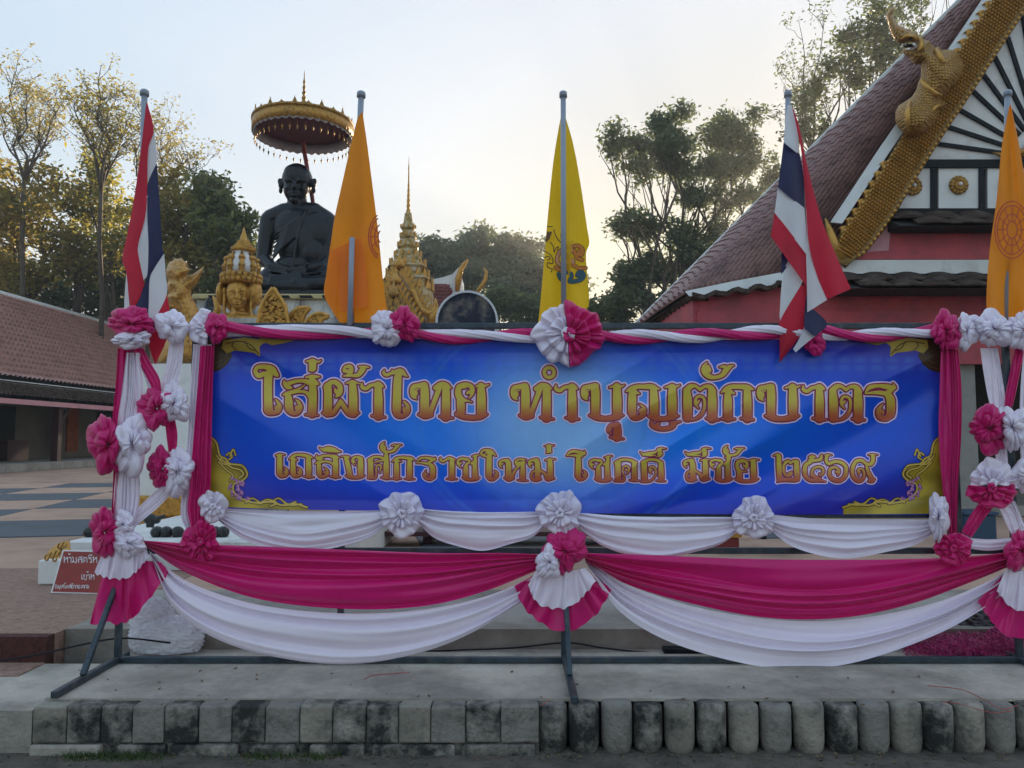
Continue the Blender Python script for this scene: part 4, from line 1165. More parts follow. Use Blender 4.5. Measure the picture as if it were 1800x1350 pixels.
def tree(label, base_px, Y, blobs_px, n, size, m, seed, trunk=.22, trunks=1, bark='bark', group='trees behind the shrine', name='tree', fork=.45, twigs=0, twig_m=None, shell=.3, droop=0.0, deep=1.0, crown2=None):
    """blobs_px: (px, py, rx px, ry px[, dY])."""
    rr = random.Random(seed)
    b = Pv(base_px[0], base_px[1], Y); b.z = ZPL - .05
    t = thing(name, tuple(b), label, 'tree', group)
    S = Y / FPX
    blobs = []
    for q_ in blobs_px:
        x, y, rx_, ry_ = q_[:4]
        dY = q_[4] if len(q_) > 4 else rr.uniform(-.6, .6) * rx_ * S
        c = Pv(x, y, Y + dY)
        blobs.append((tuple(c), (rx_ * S, rx_ * S * .9 * deep, ry_ * S)))
    subs = []
    for c, rad in blobs:
        for k in range(6):
            d = Vector((rr.gauss(0, 1), rr.gauss(0, 1), rr.gauss(0, 1))).normalized() * rr.uniform(.35, .95)
            f = rr.uniform(.30, .62)
            subs.append((tuple(c[i] + d[i] * rad[i] for i in range(3)), (rad[0] * f, rad[1] * f, rad[2] * f * .75)))
    mb = MB()
    top = max(v[0][2] for v in blobs)
    for k in range(trunks):
        off = Vector(((k - (trunks - 1) / 2) * trunk * 4, rr.uniform(-.6, .6), 0))
        mine = blobs[k::trunks]
        cx = sum(v[0][0] for v in mine) / len(mine); cy = sum(v[0][1] for v in mine) / len(mine)
        f0 = Vector((b.x + off.x + (cx - b.x) * .35, b.y + off.y, b.z + (top - b.z) * fork))
        limb(mb, b + off, f0, trunk, trunk * .75, rr, .05)
        for c, rad in mine:
            c = Vector(c)
            pts = limb(mb, f0 + Vector((0, 0, rr.uniform(-.3, .1) * (top - b.z) * .2)), c, trunk * .5, trunk * .12, rr, .16)
            for j in range(3):
                e = c + Vector((rr.uniform(-1, 1) * rad[0], rr.uniform(-1, 1) * rad[1], rr.uniform(-.6, 1) * rad[2])) * .8
                limb(mb, pts[rr.randint(2, 4)], e, trunk * .16, trunk * .04, rr, .15, 4)
    mb.make('trunk', M[bark], t, smooth=True)
    if crown2:
        h = int(n * (1 - crown2[1]))
        leaves('crown', subs, h, size, M[m], t, seed, shell, droop)
        leaves('crown', subs, n - h, size, M[crown2[0]], t, seed + 77, shell, droop)
    else:
        leaves('crown', subs, n, size, M[m], t, seed, shell, droop)
    return t

def bare_top(label, base_px, Y, ends, seed, m='leaftan', size=.105, group='half bare trees at left', trunk=.16, per=8, sub=8, spread=36):
    """A tree whose thin upper limbs carry only tufts of leaves at their tips."""
    rr = random.Random(seed); S = Y / FPX
    b = Pv(*base_px, Y); b.z = ZPL - .05
    t = thing('half_bare_tree', tuple(b), label, 'tree', group)
    mb = MB(); tips = []
    ex = sum(e[0] for e in ends) / len(ends); ey = max(e[1] for e in ends)
    f0 = Pv((base_px[0] + ex) / 2, ey + 120, Y)
    limb(mb, b, f0, trunk, trunk * .7, rr, .03)
    for x, y in ends:
        e = Pv(x, y, Y + rr.uniform(-2, 2))
        pts = limb(mb, f0, e, trunk * .5, trunk * .10, rr, .10, 7)
        tips.append(e)
        for k in range(sub * 2):
            i = rr.randint(2, 6); p = pts[i]
            q_ = p + Vector((rr.uniform(-1, 1), rr.uniform(-1, 1), rr.uniform(.3, 1.4))) * spread * S * rr.uniform(.6, 1.4)
            pp = limb(mb, p, q_, trunk * .16, trunk * .05, rr, .15, 4)
            tips.append(q_)
            for j in range(2):
                e2 = q_ + Vector((rr.uniform(-1, 1), rr.uniform(-1, 1), rr.uniform(.1, 1))) * spread * S * .5
                limb(mb, pp[3], e2, trunk * .07, trunk * .03, rr, .1, 3); tips.append(e2)
    mb.make('trunk', M['bark'], t, smooth=True)
    blobs = [(tuple(p), (.30, .30, .08)) for p in tips]
    leaves('crown', blobs, per * len(tips), size, M[m], t, seed, 0.1, 0, sprigs=5)
    return t

GL = 'golden leaved trees at left'
tree('dense tree with golden brown leaves at the far left edge', (10, 900), 44, [(-40,380,80,90),(30,330,70,60),(20,430,80,70),(80,380,60,60),(60,470,70,60),(-20,290,50,40),(110,440,50,60)], 8500, .20, 'leafrust', 1, .35, 2, group=GL, crown2=('leafgold', .4))
tree('golden tree between the far left tree and the national flag', (150, 900), 46, [(150,370,60,55),(190,330,45,50),(130,430,60,50),(200,420,50,60),(170,290,35,30),(215,370,40,50),(160,480,60,50)], 7000, .20, 'leafgold', 2, .3, 2, group=GL, crown2=('leafgreen', .35))
tree('rust coloured tree right of the left national flag', (330, 900), 43, [(320,370,50,45),(300,420,50,50),(350,420,45,45),(310,320,30,28),(345,480,50,45),(380,470,40,45),(290,490,50,50)], 7800, .20, 'leafrust', 3, .28, 1, group=GL, crown2=('leafgold', .5))
tree('green rounded tree behind the left shoulder of the statue', (400, 900), 40, [(360,330,30,30),(395,365,38,34),(425,395,26,32),(395,430,45,42),(430,450,26,38),(370,380,40,38),(415,500,42,40)], 9500, .19, 'leafgreen', 4, .25, 1, group=GL, crown2=('leafdark', .35))
tree('dark tree low behind the roof of the hall', (60, 900), 50, [(-30,520,70,60),(50,520,60,50),(120,515,60,45),(180,525,60,45),(240,520,50,45)], 9000, .22, 'leafdark', 5, .3, 3, group='dark trees behind the hall', shell=.5)
tree('dark tree between the hall roof and the gold figure', (260, 900), 48, [(250,490,50,45),(290,530,45,40),(330,540,40,40),(215,470,40,40)], 6000, .2, 'leafdark', 6, .25, 2, group='dark trees behind the hall', shell=.5)
bare_top('half bare tree with thin twigs at the top left corner', (30, 900), 42, [(10,120),(45,150),(80,165),(-10,180),(95,200),(110,180)], 11)
bare_top('tall half bare tree left of the national flag', (175, 900), 42, [(178,115),(205,150),(150,180),(130,175),(200,210),(170,160),(230,215)], 12, m='leafgold')
bare_top('half bare tree rising behind the national flag', (255, 900), 44, [(250,190),(285,210),(300,245),(325,270),(345,280),(230,240)], 13)
# far umbrella trees in the middle
GM = 'broad umbrella trees in the distance'
tree('broad grey green umbrella tree right of the gold spire', (790, 900), 75, [(770,440,34,26),(745,450,26,24),(800,455,36,22),(760,475,40,22),(820,480,40,22),(740,490,36,22),(790,505,50,26)], 12000, .30, 'leafgrey', 21, .4, 2, group=GM, fork=.5, shell=.45)
tree('broad umbrella tree with a separate high crown in the middle distance', (850, 900), 78, [(835,420,28,15),(850,432,26,18),(870,455,36,20),(845,470,34,20),(880,480,40,22)], 8000, .30, 'leafgrey', 22, .4, 2, group=GM, fork=.5, shell=.45)
tree('broad umbrella tree just left of the yellow flag', (915, 900), 74, [(905,428,34,18),(930,440,30,18),(895,450,36,18),(935,470,36,22),(900,485,44,22),(950,500,34,24),(1010,500,24,18),(915,515,60,24)], 13000, .30, 'leafgrey', 23, .4, 3, group=GM, fork=.5, shell=.45)
tree('low dark green tree behind the drum', (900, 900), 60, [(880,530,50,26),(930,540,40,26),(840,540,40,26),(975,545,40,24)], 6000, .24, 'leafmid', 24, .3, 3, group='low trees behind the banner', shell=.5)
tree('low bushy tree between the yellow flag and the pavilion roof', (1085, 900), 48, [(1060,545,26,22),(1095,535,30,28),(1075,560,40,20),(1110,510,22,24),(1040,565,26,16)], 5500, .17, 'leafmid', 25, .2, 3, group='low trees behind the banner', shell=.4)
# large tree left of the pavilion
tree('large spreading tree with layered dark crown behind the pavilion roof', (1200, 900), 46, [
    (1090,245,34,20),(1070,262,24,18),(1130,265,36,22),(1165,220,34,30),(1190,198,26,20),(1185,250,44,26),(1130,300,44,26),(1200,290,44,26),
    (1240,300,44,26),(1290,215,34,26),(1265,245,36,26),(1310,250,36,26),(1330,200,18,14),(1290,290,44,28),(1340,270,30,28),(1355,310,30,26),
    (1110,390,38,18),(1085,400,24,14),(1150,400,44,20),(1230,350,44,22),(1200,420,40,30),(1290,350,40,24),(1130,460,40,24),(1170,480,50,30),(1110,490,34,26),(1230,460,36,30),(1120,530,46,24),(1260,400,30,30)], 33000, .165, 'leafmid', 31, .26, 4, group='tall trees behind the pavilion', fork=.35, shell=.35, crown2=('leafgrey', .5))
GT = 'tall trees behind the pavilion'
tree('tall thin leaved tree rising left of the gold serpent head', (1480, 900), 36, [(1500,50,40,36),(1480,110,36,34),(1545,40,40,36),(1440,160,26,26),(1410,180,22,20),(1500,150,30,30),(1430,215,30,26),(1460,250,40,30),(1400,240,22,22),(1550,100,40,40)], 5200, .15, 'leafdark', 32, .16, 3, group=GT, fork=.4, shell=.1, crown2=('leafmid', .3))
tree('tall sparse tree over the top of the pavilion roof', (1620, 900), 40, [(1580,20,40,40),(1620,-20,50,40),(1660,-60,50,40),(1600,80,40,40),(1540,-10,40,40)], 3200, .14, 'leafmid', 33, .16, 3, group=GT, fork=.4, shell=.1, crown2=('leafdark', .5))
bare_top('thin bare twigs sticking up above the pavilion roof', (1420, 900), 36, [(1404,36),(1408,120),(1378,150),(1370,105),(1560,-20),(1450,20)], 34, m='leafmid', size=.10, group=GT, per=5, sub=3, trunk=.10)
# unseen far wood, raised and thickened to block the low sun
rw = np.random.default_rng(8)
bl_ = []
for k in range(150):
    x = -190 + k * 2.5 + rw.uniform(-2, 2)
    for z in (2.5, 7, 11, 14.5, 16.5):
        bl_.append(((x + rw.uniform(-2, 2), 130 + rw.uniform(-6, 10), ZPL + z), (4.5, 4.5, rw.uniform(3, 4.4))))
leaves('sun_block_wood', bl_, 130000, .9, M['leafdark'], None, 99, .3)['kind'] = 'stuff'
# ------------------------------------------------------------------ flat print: strokes -> distance field -> outlined polygons
def field(strokes, x0, y0, x1, y1, res):
    """strokes: list of (n,3) px arrays (x, y, half width). Signed distance on a grid, negative inside."""
    nx, ny = int((x1 - x0) / res) + 1, int((y1 - y0) / res) + 1
    D = np.full((ny, nx), 50.0, dtype=np.float32)
    pad = 9.0
    for s in strokes:
        s = np.asarray(s, float)
        if len(s) == 1: c = s
        else:
            L = np.linalg.norm(np.diff(s[:, :2], axis=0), axis=1).sum()
            c = cat(s, max(3, int(L / (res * .8)) + 2))
        for x, y, r in c:
            r = max(r, .15)
            a0, a1 = max(0, int((x - r - pad - x0) / res)), min(nx, int((x + r + pad - x0) / res) + 2)
            b0, b1 = max(0, int((y - r - pad - y0) / res)), min(ny, int((y + r + pad - y0) / res) + 2)
            if a0 >= a1 or b0 >= b1: continue
            gx = x0 + np.arange(a0, a1) * res - x; gy = y0 + np.arange(b0, b1) * res - y
            d = np.sqrt(gx[None, :] ** 2 + gy[:, None] ** 2) - r
            np.minimum(D[b0:b1, a0:a1], d, out=D[b0:b1, a0:a1])
    return D

# letter strokes, traced in enlarged windows of the picture: (origin x, origin y, scale)
A_, B_, C_, D_, E_ = (440, 620, 8.1818), (650, 620, 8.1818), (890, 620, 8.1818), (1090, 620, 8.1818), (1290, 620, 6.0)
G = [(475, 765, 9.0), (660, 765, 9.0), (830, 765, 9.0), (1000, 765, 9.0), (1190, 765, 9.0), (1350, 765, 9.0)]
AA = [[(715,465,10),(715,520,28),(770,545,28),(830,505,28),(890,490,28),(960,490,40),(1025,520,10)],[(945,490,50),(950,700,62),(950,930,62)],[(855,935,12),(945,950,20),(1045,955,10)]]
HEAD = [[(270,490,55),(180,490,35),(110,510,35),(90,580,30),(110,640,28),(160,680,8)],[(100,570,30),(145,590,32),(140,640,20)],[(150,545,14),(190,540,10)]]
THO = HEAD + [[(255,480,45),(275,560,62),(275,860,65)],[(190,900,14),(280,930,30),(370,910,25)],[(275,900,50),(330,890,50)],[(350,890,36),(420,700,36),(490,510,40)],[(430,520,35),(500,465,30),(570,480,40),(655,520,10)],[(580,500,55),(582,700,60),(578,930,62)],[(490,930,12),(575,945,20),(680,955,10)]]
BO = [[(x+1010,y,r) for x,y,r in s] for s in HEAD] + [[(1265,490,45),(1280,560,62),(1280,880,60)],[(1195,900,12),(1300,930,35),(1430,950,30),(1560,930,35),(1680,900,10)],[(1590,490,55),(1595,700,65),(1595,900,60)],[(1485,500,12),(1580,475,22),(1640,490,20),(1700,465,8)]]
TO = [[(960,540,50),(970,700,65),(970,930,60)],[(950,550,45),(1010,490,40),(1080,480,25),(1150,530,25)],[(1150,530,25),(1220,485,25),(1300,500,40),(1350,560,35)],[(1320,540,55),(1325,700,65),(1325,940,62)],[(1240,945,12),(1320,960,20),(1420,965,10)],[(930,960,15),(1060,960,15),(1150,910,24),(1205,820,22),(1215,700,22),(1185,640,20),(1120,630,20),(1085,680,22),(1085,740,20),(1130,800,8)],[(1105,720,26),(1140,690,12)]]
KO = [[(1455,575,10),(1530,520,35),(1610,490,35),(1720,490,35),(1830,500,40),(1920,530,10)],[(1545,560,40),(1550,700,60),(1550,930,60)],[(1580,560,35),(1650,590,8)],[(1460,950,10),(1550,960,20),(1650,955,10)],[(1825,510,50),(1832,700,60),(1832,940,60)],[(1735,945,10),(1830,960,20),(1920,965,10)]]
CURL = [[(262,780,62),(265,830,62),(330,865,32),(400,840,33),(425,770,30),(395,710,22),(360,670,8)],[(420,790,30),(380,790,32),(372,830,15)]]
SARA_MAI = [[(205,300,35),(120,330,38),(75,270,32),(110,210,33),(220,205,36),(310,240,50),(370,310,35),(405,335,8)],[(310,260,50),(262,340,60),(255,600,60),(262,790,62)]] + CURL
def mv(g, dx, dy, s=1): return [[(x*s+dx, y*s+dy, r*s) for x, y, r in q] for q in g]
LINE1 = [
 (A_, SARA_MAI),
 (A_, [[(485,400,8),(500,450,32),(545,495,36),(600,505,15)],[(530,450,32),(640,415,28),(760,405,28),(850,430,40)],[(890,370,45),(900,600,60),(890,870,62)],[(795,890,12),(890,895,18),(975,900,10)],[(920,430,50),(985,450,10)],[(800,355,14),(880,340,26),(940,345,25),(1000,345,10)],[(790,460,8),(700,520,18),(620,550,20),(520,590,28),(470,605,10)],[(540,600,40),(555,700,58),(560,800,58),(610,870,32),(680,860,33),(725,790,28),(700,720,25),(650,670,8)],[(715,800,28),(675,790,33),(665,825,15)],[(560,580,28),(690,560,22),(800,570,25),(860,640,30)]]),
 (A_, [[(810,125,14),(890,115,18),(980,130,16),(1015,110,8)],[(895,140,58),(895,220,54)],[(855,255,16),(930,240,18)]]),
 (A_, [[(1115,480,55),(1120,700,60),(1115,860,60)],[(1100,500,50),(1160,430,35),(1230,430,38),(1290,490,40),(1280,580,42),(1230,640,10)],[(1280,560,40),(1235,560,30),(1215,510,8)],[(1040,865,12),(1110,880,35),(1190,870,33),(1240,800,34),(1300,700,30)],[(1300,700,32),(1400,850,36),(1470,880,40),(1560,865,10)],[(1470,440,50),(1480,600,62),(1480,860,65)],[(1380,440,12),(1460,420,20),(1580,445,10)]]),
 (A_, [[(1400,265,28),(1350,260,26),(1370,205,23),(1440,205,33),(1450,270,33),(1400,320,22),(1335,338,8)],[(1340,340,8),(1440,330,20),(1550,320,33),(1610,250,42),(1650,210,23),(1710,210,8)],[(1560,200,10),(1630,210,28)]]),
 (B_, mv(AA, -825, -28)),
 (B_, [[(210,250,8),(200,290,22),(240,320,25),(310,295,26),(380,275,35),(450,270,42),(515,325,20),(545,345,6)],[(320,250,8),(340,275,25)],[(420,300,45),(400,400,58),(390,700,62),(388,820,62)],[(388,820,62),(400,890,42),(470,910,28),(540,860,28),(550,780,26),(510,720,20),(480,700,8)],[(540,830,28),(500,810,30),(490,855,12)]]),
 (B_, mv(THO, 515, -15)),
 (B_, [[(1370,480,35),(1290,490,42),(1270,570,46),(1290,640,48),(1330,680,42),(1400,690,16),(1470,710,8)],[(1300,480,38),(1380,455,30),(1460,490,36),(1475,560,34),(1450,630,16),(1420,660,8)],[(1475,560,32),(1420,570,26),(1395,590,12)],[(1290,660,40),(1310,760,60),(1310,870,55)],[(1240,870,14),(1300,890,40)],[(1240,890,15),(1340,920,30),(1480,935,30),(1600,920,30),(1690,885,10)],[(1600,480,50),(1605,650,65),(1605,880,65)],[(1525,485,12),(1590,465,20),(1660,475,18),(1715,455,8)]]),
 (C_, [[(617+71*math.cos(a/8*math.pi), 285+71*math.sin(a/8*math.pi), 27) for a in range(17)]]),
 (C_, THO), (C_, AA), (C_, BO),
 (C_, [[(1590,1045,42),(1510,1050,28),(1470,1100,22),(1480,1140,16),(1510,1170,6)],[(1505,1105,16)],[(1590,1055,45),(1595,1130,52),(1590,1215,52)],[(1495,1215,10),(1590,1230,18),(1685,1240,8)]]),
 (D_, [[(85,560,10),(160,520,35),(250,490,33),(340,490,33),(450,490,40),(570,525,10)],[(170,540,40),(175,640,60),(170,850,60)],[(200,560,40),(280,590,8)],[(170,850,60),(200,920,42),(270,930,28),(340,880,30),(350,810,26),(320,770,18),(280,740,8)],[(340,840,28),(300,830,28),(290,875,12)],[(480,510,50),(490,700,62),(490,900,62)],[(410,910,12),(500,940,35),(620,955,28),(740,930,35),(840,910,10)],[(750,500,55),(750,700,65),(750,900,62)],[(645,500,12),(740,475,22),(800,490,20),(860,465,8)],[(450,985,10),(460,1040,26),(540,1085,26),(650,1095,26),(750,1060,32),(790,1010,22),(870,990,6)],[(560,1015,10),(530,1040,28)],[(720,1005,6),(770,1015,26)]]),
 (D_, TO),
 (D_, [[(1250,140,8),(1210,200,30),(1220,270,50),(1280,340,38),(1370,355,28),(1470,320,33),(1530,240,42),(1600,190,18),(1635,185,8)],[(1430,205,8),(1500,200,26)],[(1265,200,28),(1290,260,26)]]),
 (D_, KO),
 (C_, mv(BO, 309*8.1818, 8)), (C_, mv(AA, 434.7*8.1818, 8)), (D_, mv(TO, 256.4*8.1818, 4)),
 (E_, [[(1385,425,8),(1430,370,23),(1520,350,20),(1620,360,28),(1690,370,22),(1680,325,5)],[(1390,430,8),(1500,420,20),(1600,430,24),(1660,440,12)],[(1660,395,25),(1610,420,20)],[(1610,435,28),(1650,490,45),(1655,600,46),(1650,650,42)],[(1650,640,42),(1610,690,26),(1540,680,26),(1520,620,22),(1545,570,14),(1575,540,5)],[(1530,630,22),(1565,620,20),(1570,650,10)]]),
]
MO = [[(1020,400,38),(960,395,20),(905,420,20),(905,470,16),(935,510,6)],[(915,450,20),(952,450,14)],[(1020,405,35),(1035,480,44),(1035,670,44)],[(1030,560,18),(960,580,16),(935,640,16),(960,700,20),(1030,700,30)],[(1030,680,40),(1090,700,8)],[(1080,560,18),(1150,610,22),(1190,660,30)],[(1230,400,38),(1235,500,44),(1235,670,44)],[(1150,660,8),(1200,700,22),(1300,685,8)],[(1155,395,8),(1230,385,15),(1315,380,6)]]
CHO = [[(1440,385,24),(1370,372,20),(1310,400,20),(1305,450,18),(1330,490,12),(1360,515,5)],[(1325,450,22),(1365,440,10)],[(1400,375,16),(1465,385,20),(1485,425,18),(1440,465,22),(1430,530,38),(1430,660,42)],[(1380,670,8),(1430,690,22),(1510,705,18),(1590,690,22),(1645,670,8)],[(1570,480,35),(1575,600,42),(1575,670,42)],[(1580,340,28),(1580,400,30),(1570,470,35)],[(1530,335,8),(1590,320,15),(1650,310,6)],[(1560,420,28),(1520,450,18)]]
HANA = [[(145,110,5),(105,150,22),(100,200,30),(140,250,26),(210,265,20),(290,240,23),(340,180,26),(380,155,12),(415,155,5)],[(255,165,6),(310,155,16)],[(140,170,16),(155,210,16)],[(165,270,20),(170,320,28)]]
II = [[(1130,265,6),(1180,300,18),(1260,290,26),(1350,275,20),(1390,250,12)],[(1170,310,16),(1270,320,14),(1370,320,10)],[(1400,240,12),(1440,230,23),(1440,290,43)],[(1400,220,10),(1460,205,12),(1535,215,5)],[(1380,345,6),(1440,325,16)]]
TAIL = [[(150,590,45),(170,640,30),(230,640,22),(270,600,22),(260,550,18),(225,510,6)],[(260,590,22),(228,585,20)]]
LINE2 = [
 (G[0], [[(90,320,10),(150,305,14),(230,310,6)],[(150,330,42),(150,600,45)]] + TAIL),
 (G[0], [[(300,380,8),(370,330,23),(450,310,20),(540,320,26),(620,340,25),(680,360,6)],[(360,375,35),(365,600,45)],[(390,385,20),(430,395,5)]] + mv(TAIL, 215, 0) + [[(605,350,38),(610,500,45),(610,640,42)],[(530,650,8),(610,660,12),(690,665,6)]]),
 (G[0], [[(735,310,5),(735,355,20),(775,380,26),(830,370,12)],[(740,360,18),(840,330,20),(940,325,20),(1020,345,35),(1095,355,6)],[(1030,350,40),(1035,500,45),(1030,640,45)],[(950,655,8),(1030,660,12),(1110,665,6)],[(710,450,8),(770,430,23),(860,415,16),(950,430,18),(1000,470,20)],[(770,450,33),(775,600,42)],[(775,590,42),(800,650,26),(860,650,20),(910,610,20),(900,550,16),(855,510,6)],[(895,595,20),(862,588,20)]]),
 (G[0], [[(780,195,6),(830,225,20),(920,210,33),(1010,230,30),(1070,255,20),(1120,260,5)],[(840,245,16),(960,255,16),(1060,268,10)]]),
 (G[0], [[(1125,335,8),(1180,335,13),(1230,345,18),(1260,350,6)],[(1200,355,36),(1235,500,40),(1260,630,40)],[(1195,640,8),(1270,660,25),(1350,670,20),(1430,655,25),(1495,640,6)],[(1430,385,42),(1430,500,48),(1430,630,45)],[(1430,375,38),(1380,345,20),(1320,360,20),(1300,410,20),(1320,450,10),(1340,480,5)],[(1315,405,22),(1345,430,12)]]),
 (G[1], [[(170,330,36),(170,500,45),(170,660,42)],[(90,670,8),(170,685,12),(240,690,6)],[(-75,410,42),(-75,650,45)],[(-95,400,33),(-30,350,20),(60,345,18),(150,380,25)],[(-120,680,8),(-60,680,14),(0,670,14),(15,600,13),(10,520,13),(35,475,13),(80,480,16),(90,520,14),(70,570,9),(75,600,4)],[(-30,440,6),(50,410,13),(120,400,13)]]),
 (G[1], HANA),
 (G[1], [[(265,420,8),(330,370,20),(410,355,20),(490,360,24),(560,370,25),(615,395,6)],[(330,400,25),(335,500,42),(335,670,42)],[(350,400,20),(410,420,5)],[(265,685,8),(335,690,12),(410,685,6)],[(540,385,33),(540,500,42),(540,670,42)],[(465,690,8),(540,695,12),(620,695,6)]]),
 (G[1], [[(650,430,6),(700,375,17),(780,355,16),(860,370,24),(930,385,24),(945,350,4)],[(650,440,6),(730,435,13),(820,450,20),(900,460,10)],[(900,400,22),(845,430,18)],[(860,460,22),(905,520,40),(905,650,42)],[(905,640,42),(870,690,24),(800,680,18),(770,630,18),(785,590,13),(800,555,5)],[(780,635,20),(820,620,15)]]),
 (G[1], [[(1030,350,5),(1030,385,20),(1070,415,18),(1120,385,18),(1180,365,22),(1270,390,6)],[(1210,395,38),(1210,500,42),(1210,670,42)],[(1130,690,8),(1210,695,12),(1290,695,6)]]),
 (G[1], CHO),
 (G[2], [[(210,300,12),(170,320,16),(140,290,16),(170,245,18),(240,235,20),(310,265,28),(380,330,6)],[(150,305,18),(200,332,16),(240,340,12)],[(230,270,22),(290,290,25)],[(290,290,33),(270,350,42),(265,640,46)],[(265,630,46),(285,690,28),(345,690,20),(395,640,20),(385,590,16),(355,560,5)],[(385,630,20),(355,630,18)]]),
 (G[2], [[(560,410,36),(490,400,20),(440,430,20),(440,480,16),(475,520,5)],[(450,460,20),(488,450,12)],[(560,405,32),(575,470,44),(575,660,46)],[(510,675,8),(580,700,25),(650,680,16)],[(600,670,30),(640,640,22)],[(620,680,28),(680,550,20),(740,490,16)],[(740,490,20),(700,460,20),(690,420,20),(730,385,16),(800,385,16),(855,385,5)],[(780,440,26),(820,410,14)],[(700,440,26),(790,450,30),(840,430,8)],[(800,480,33),(800,600,42),(800,690,40)],[(720,710,8),(800,715,12),(880,720,6)]]),
 (G[2], MO),
 (G[2], [[(1145,170,6),(1220,165,13),(1300,160,5)],[(1215,180,40),(1215,245,38)],[(1180,275,12),(1250,265,10)]]),
 (G[3], [[(-40,325,6),(10,275,20),(80,255,23),(170,270,26),(240,290,26),(245,245,5)],[(-30,325,5),(60,320,16),(160,320,26),(220,330,12)],[(150,330,38),(150,500,46),(145,640,46)],[(145,630,46),(165,690,28),(225,690,20),(270,640,20),(260,590,16),(225,555,5)],[(260,630,20),(228,630,18)]]),
 (G[3], mv(CHO, -965, 18)),
 (G[3], [[(775,440,45),(780,690,45)],[(750,440,33),(820,395,24),(900,385,20),(980,400,24),(1050,440,32)],[(1035,445,36),(1035,600,42),(1035,690,42)],[(960,710,8),(1035,720,12),(1110,720,6)],[(720,725,8),(790,725,13),(870,715,13),(870,640,13),(850,560,13),(870,500,13),(920,490,14),(955,530,14),(940,580,12),(920,620,5)],[(905,545,16),(930,560,10)]]),
 (G[3], [[(1190,440,45),(1195,690,45)],[(1170,440,33),(1240,395,24),(1320,385,20),(1400,400,24),(1460,440,32)],[(1455,445,38),(1460,600,44),(1460,690,42)],[(1385,720,8),(1460,725,12),(1530,730,5)],[(1140,735,8),(1230,735,13),(1310,710,15),(1370,630,14),(1375,550,14),(1330,500,14),(1280,520,14),(1278,570,14),(1310,610,6)],[(1300,550,18),(1325,545,10)]]),
 (G[3], II),
 (G[4], mv(MO, -785, 6)), (G[4], mv(II, -1000, 0)), (G[4], mv(CHO, -770, 18)), (G[4], mv(HANA, 655, 54)),
 (G[4], [[(1040,415,20),(965,430,28),(950,490,30),(975,550,30),(1030,570,13),(1110,580,5)],[(960,420,26),(1030,395,20),(1090,420,26),(1112,480,22),(1090,530,13),(1070,555,5)],[(1110,490,22),(1065,490,18),(1050,445,6)],[(970,560,26),(990,620,42),(990,680,42)],[(930,680,8),(980,695,25)],[(930,700,8),(1000,720,20),(1110,730,20),(1220,715,22),(1290,690,6)],[(1205,425,40),(1210,550,46),(1215,690,44)],[(1130,405,8),(1210,390,14),(1300,390,5)]]),
 (G[5], [[(85,325,6),(150,305,16),(180,340,30)],[(170,335,38),(175,500,42),(185,680,42)],[(145,740,6),(200,710,25),(310,705,26),(420,710,28),(460,690,30)],[(450,425,40),(455,550,45),(460,690,40)],[(270,425,18),(320,405,18),(355,440,18)],[(355,440,20),(410,412,24),(450,430,35)],[(300,420,22),(252,470,22),(247,560,20),(270,620,20),(310,650,20)],[(310,650,20),(360,620,26),(370,580,12)],[(330,615,24),(350,600,22)]]),
 (G[5], [[(690,360,36),(660,350,20)],[(660,400,26),(750,400,23),(830,380,28),(845,330,20),(855,310,10)],[(690,335,24),(735,345,20)],[(680,420,28),(600,470,33),(580,560,36),(600,650,33),(670,710,26),(780,715,23),(860,725,14),(915,735,4)],[(690,660,12),(690,600,18),(720,530,20),(800,500,20),(865,530,22),(872,590,22),(830,640,14),(810,605,8)],[(700,610,22),(740,665,26),(820,690,22)]]),
 (G[5], [[(900,320,10),(950,310,14),(1010,315,5)],[(930,335,28),(920,400,26),(960,450,28),(1050,420,26),(1150,430,28),(1225,490,30),(1235,580,32),(1200,670,32),(1110,720,28),(1015,690,30),(970,610,28),(990,530,24),(1060,510,20),(1115,540,20),(1125,590,18),(1100,640,8)],[(1090,580,26)]]),
 (G[5], [[(1550,450,24),(1480,400,26),(1400,410,28),(1350,480,30),(1335,560,30),(1350,650,30),(1410,715,28),(1480,710,26),(1520,640,22),(1510,560,18),(1470,530,14),(1428,550,16),(1430,610,12),(1440,650,5)],[(1450,580,20)],[(1590,310,8),(1650,305,13),(1735,310,5)],[(1660,330,32),(1660,400,32),(1630,450,32),(1570,470,24),(1565,520,24),(1600,620,32),(1640,690,34)],[(1590,730,12),(1650,720,28),(1690,690,6)]]),
]
def to_px(entries):
    out = []
    for (ox, oy, s), g in entries:
        for q in g:
            q = np.asarray(q, float)
            out.append(np.stack([ox + q[:, 0] / s, oy + q[:, 1] / s, q[:, 2] / s], -1))
    return out

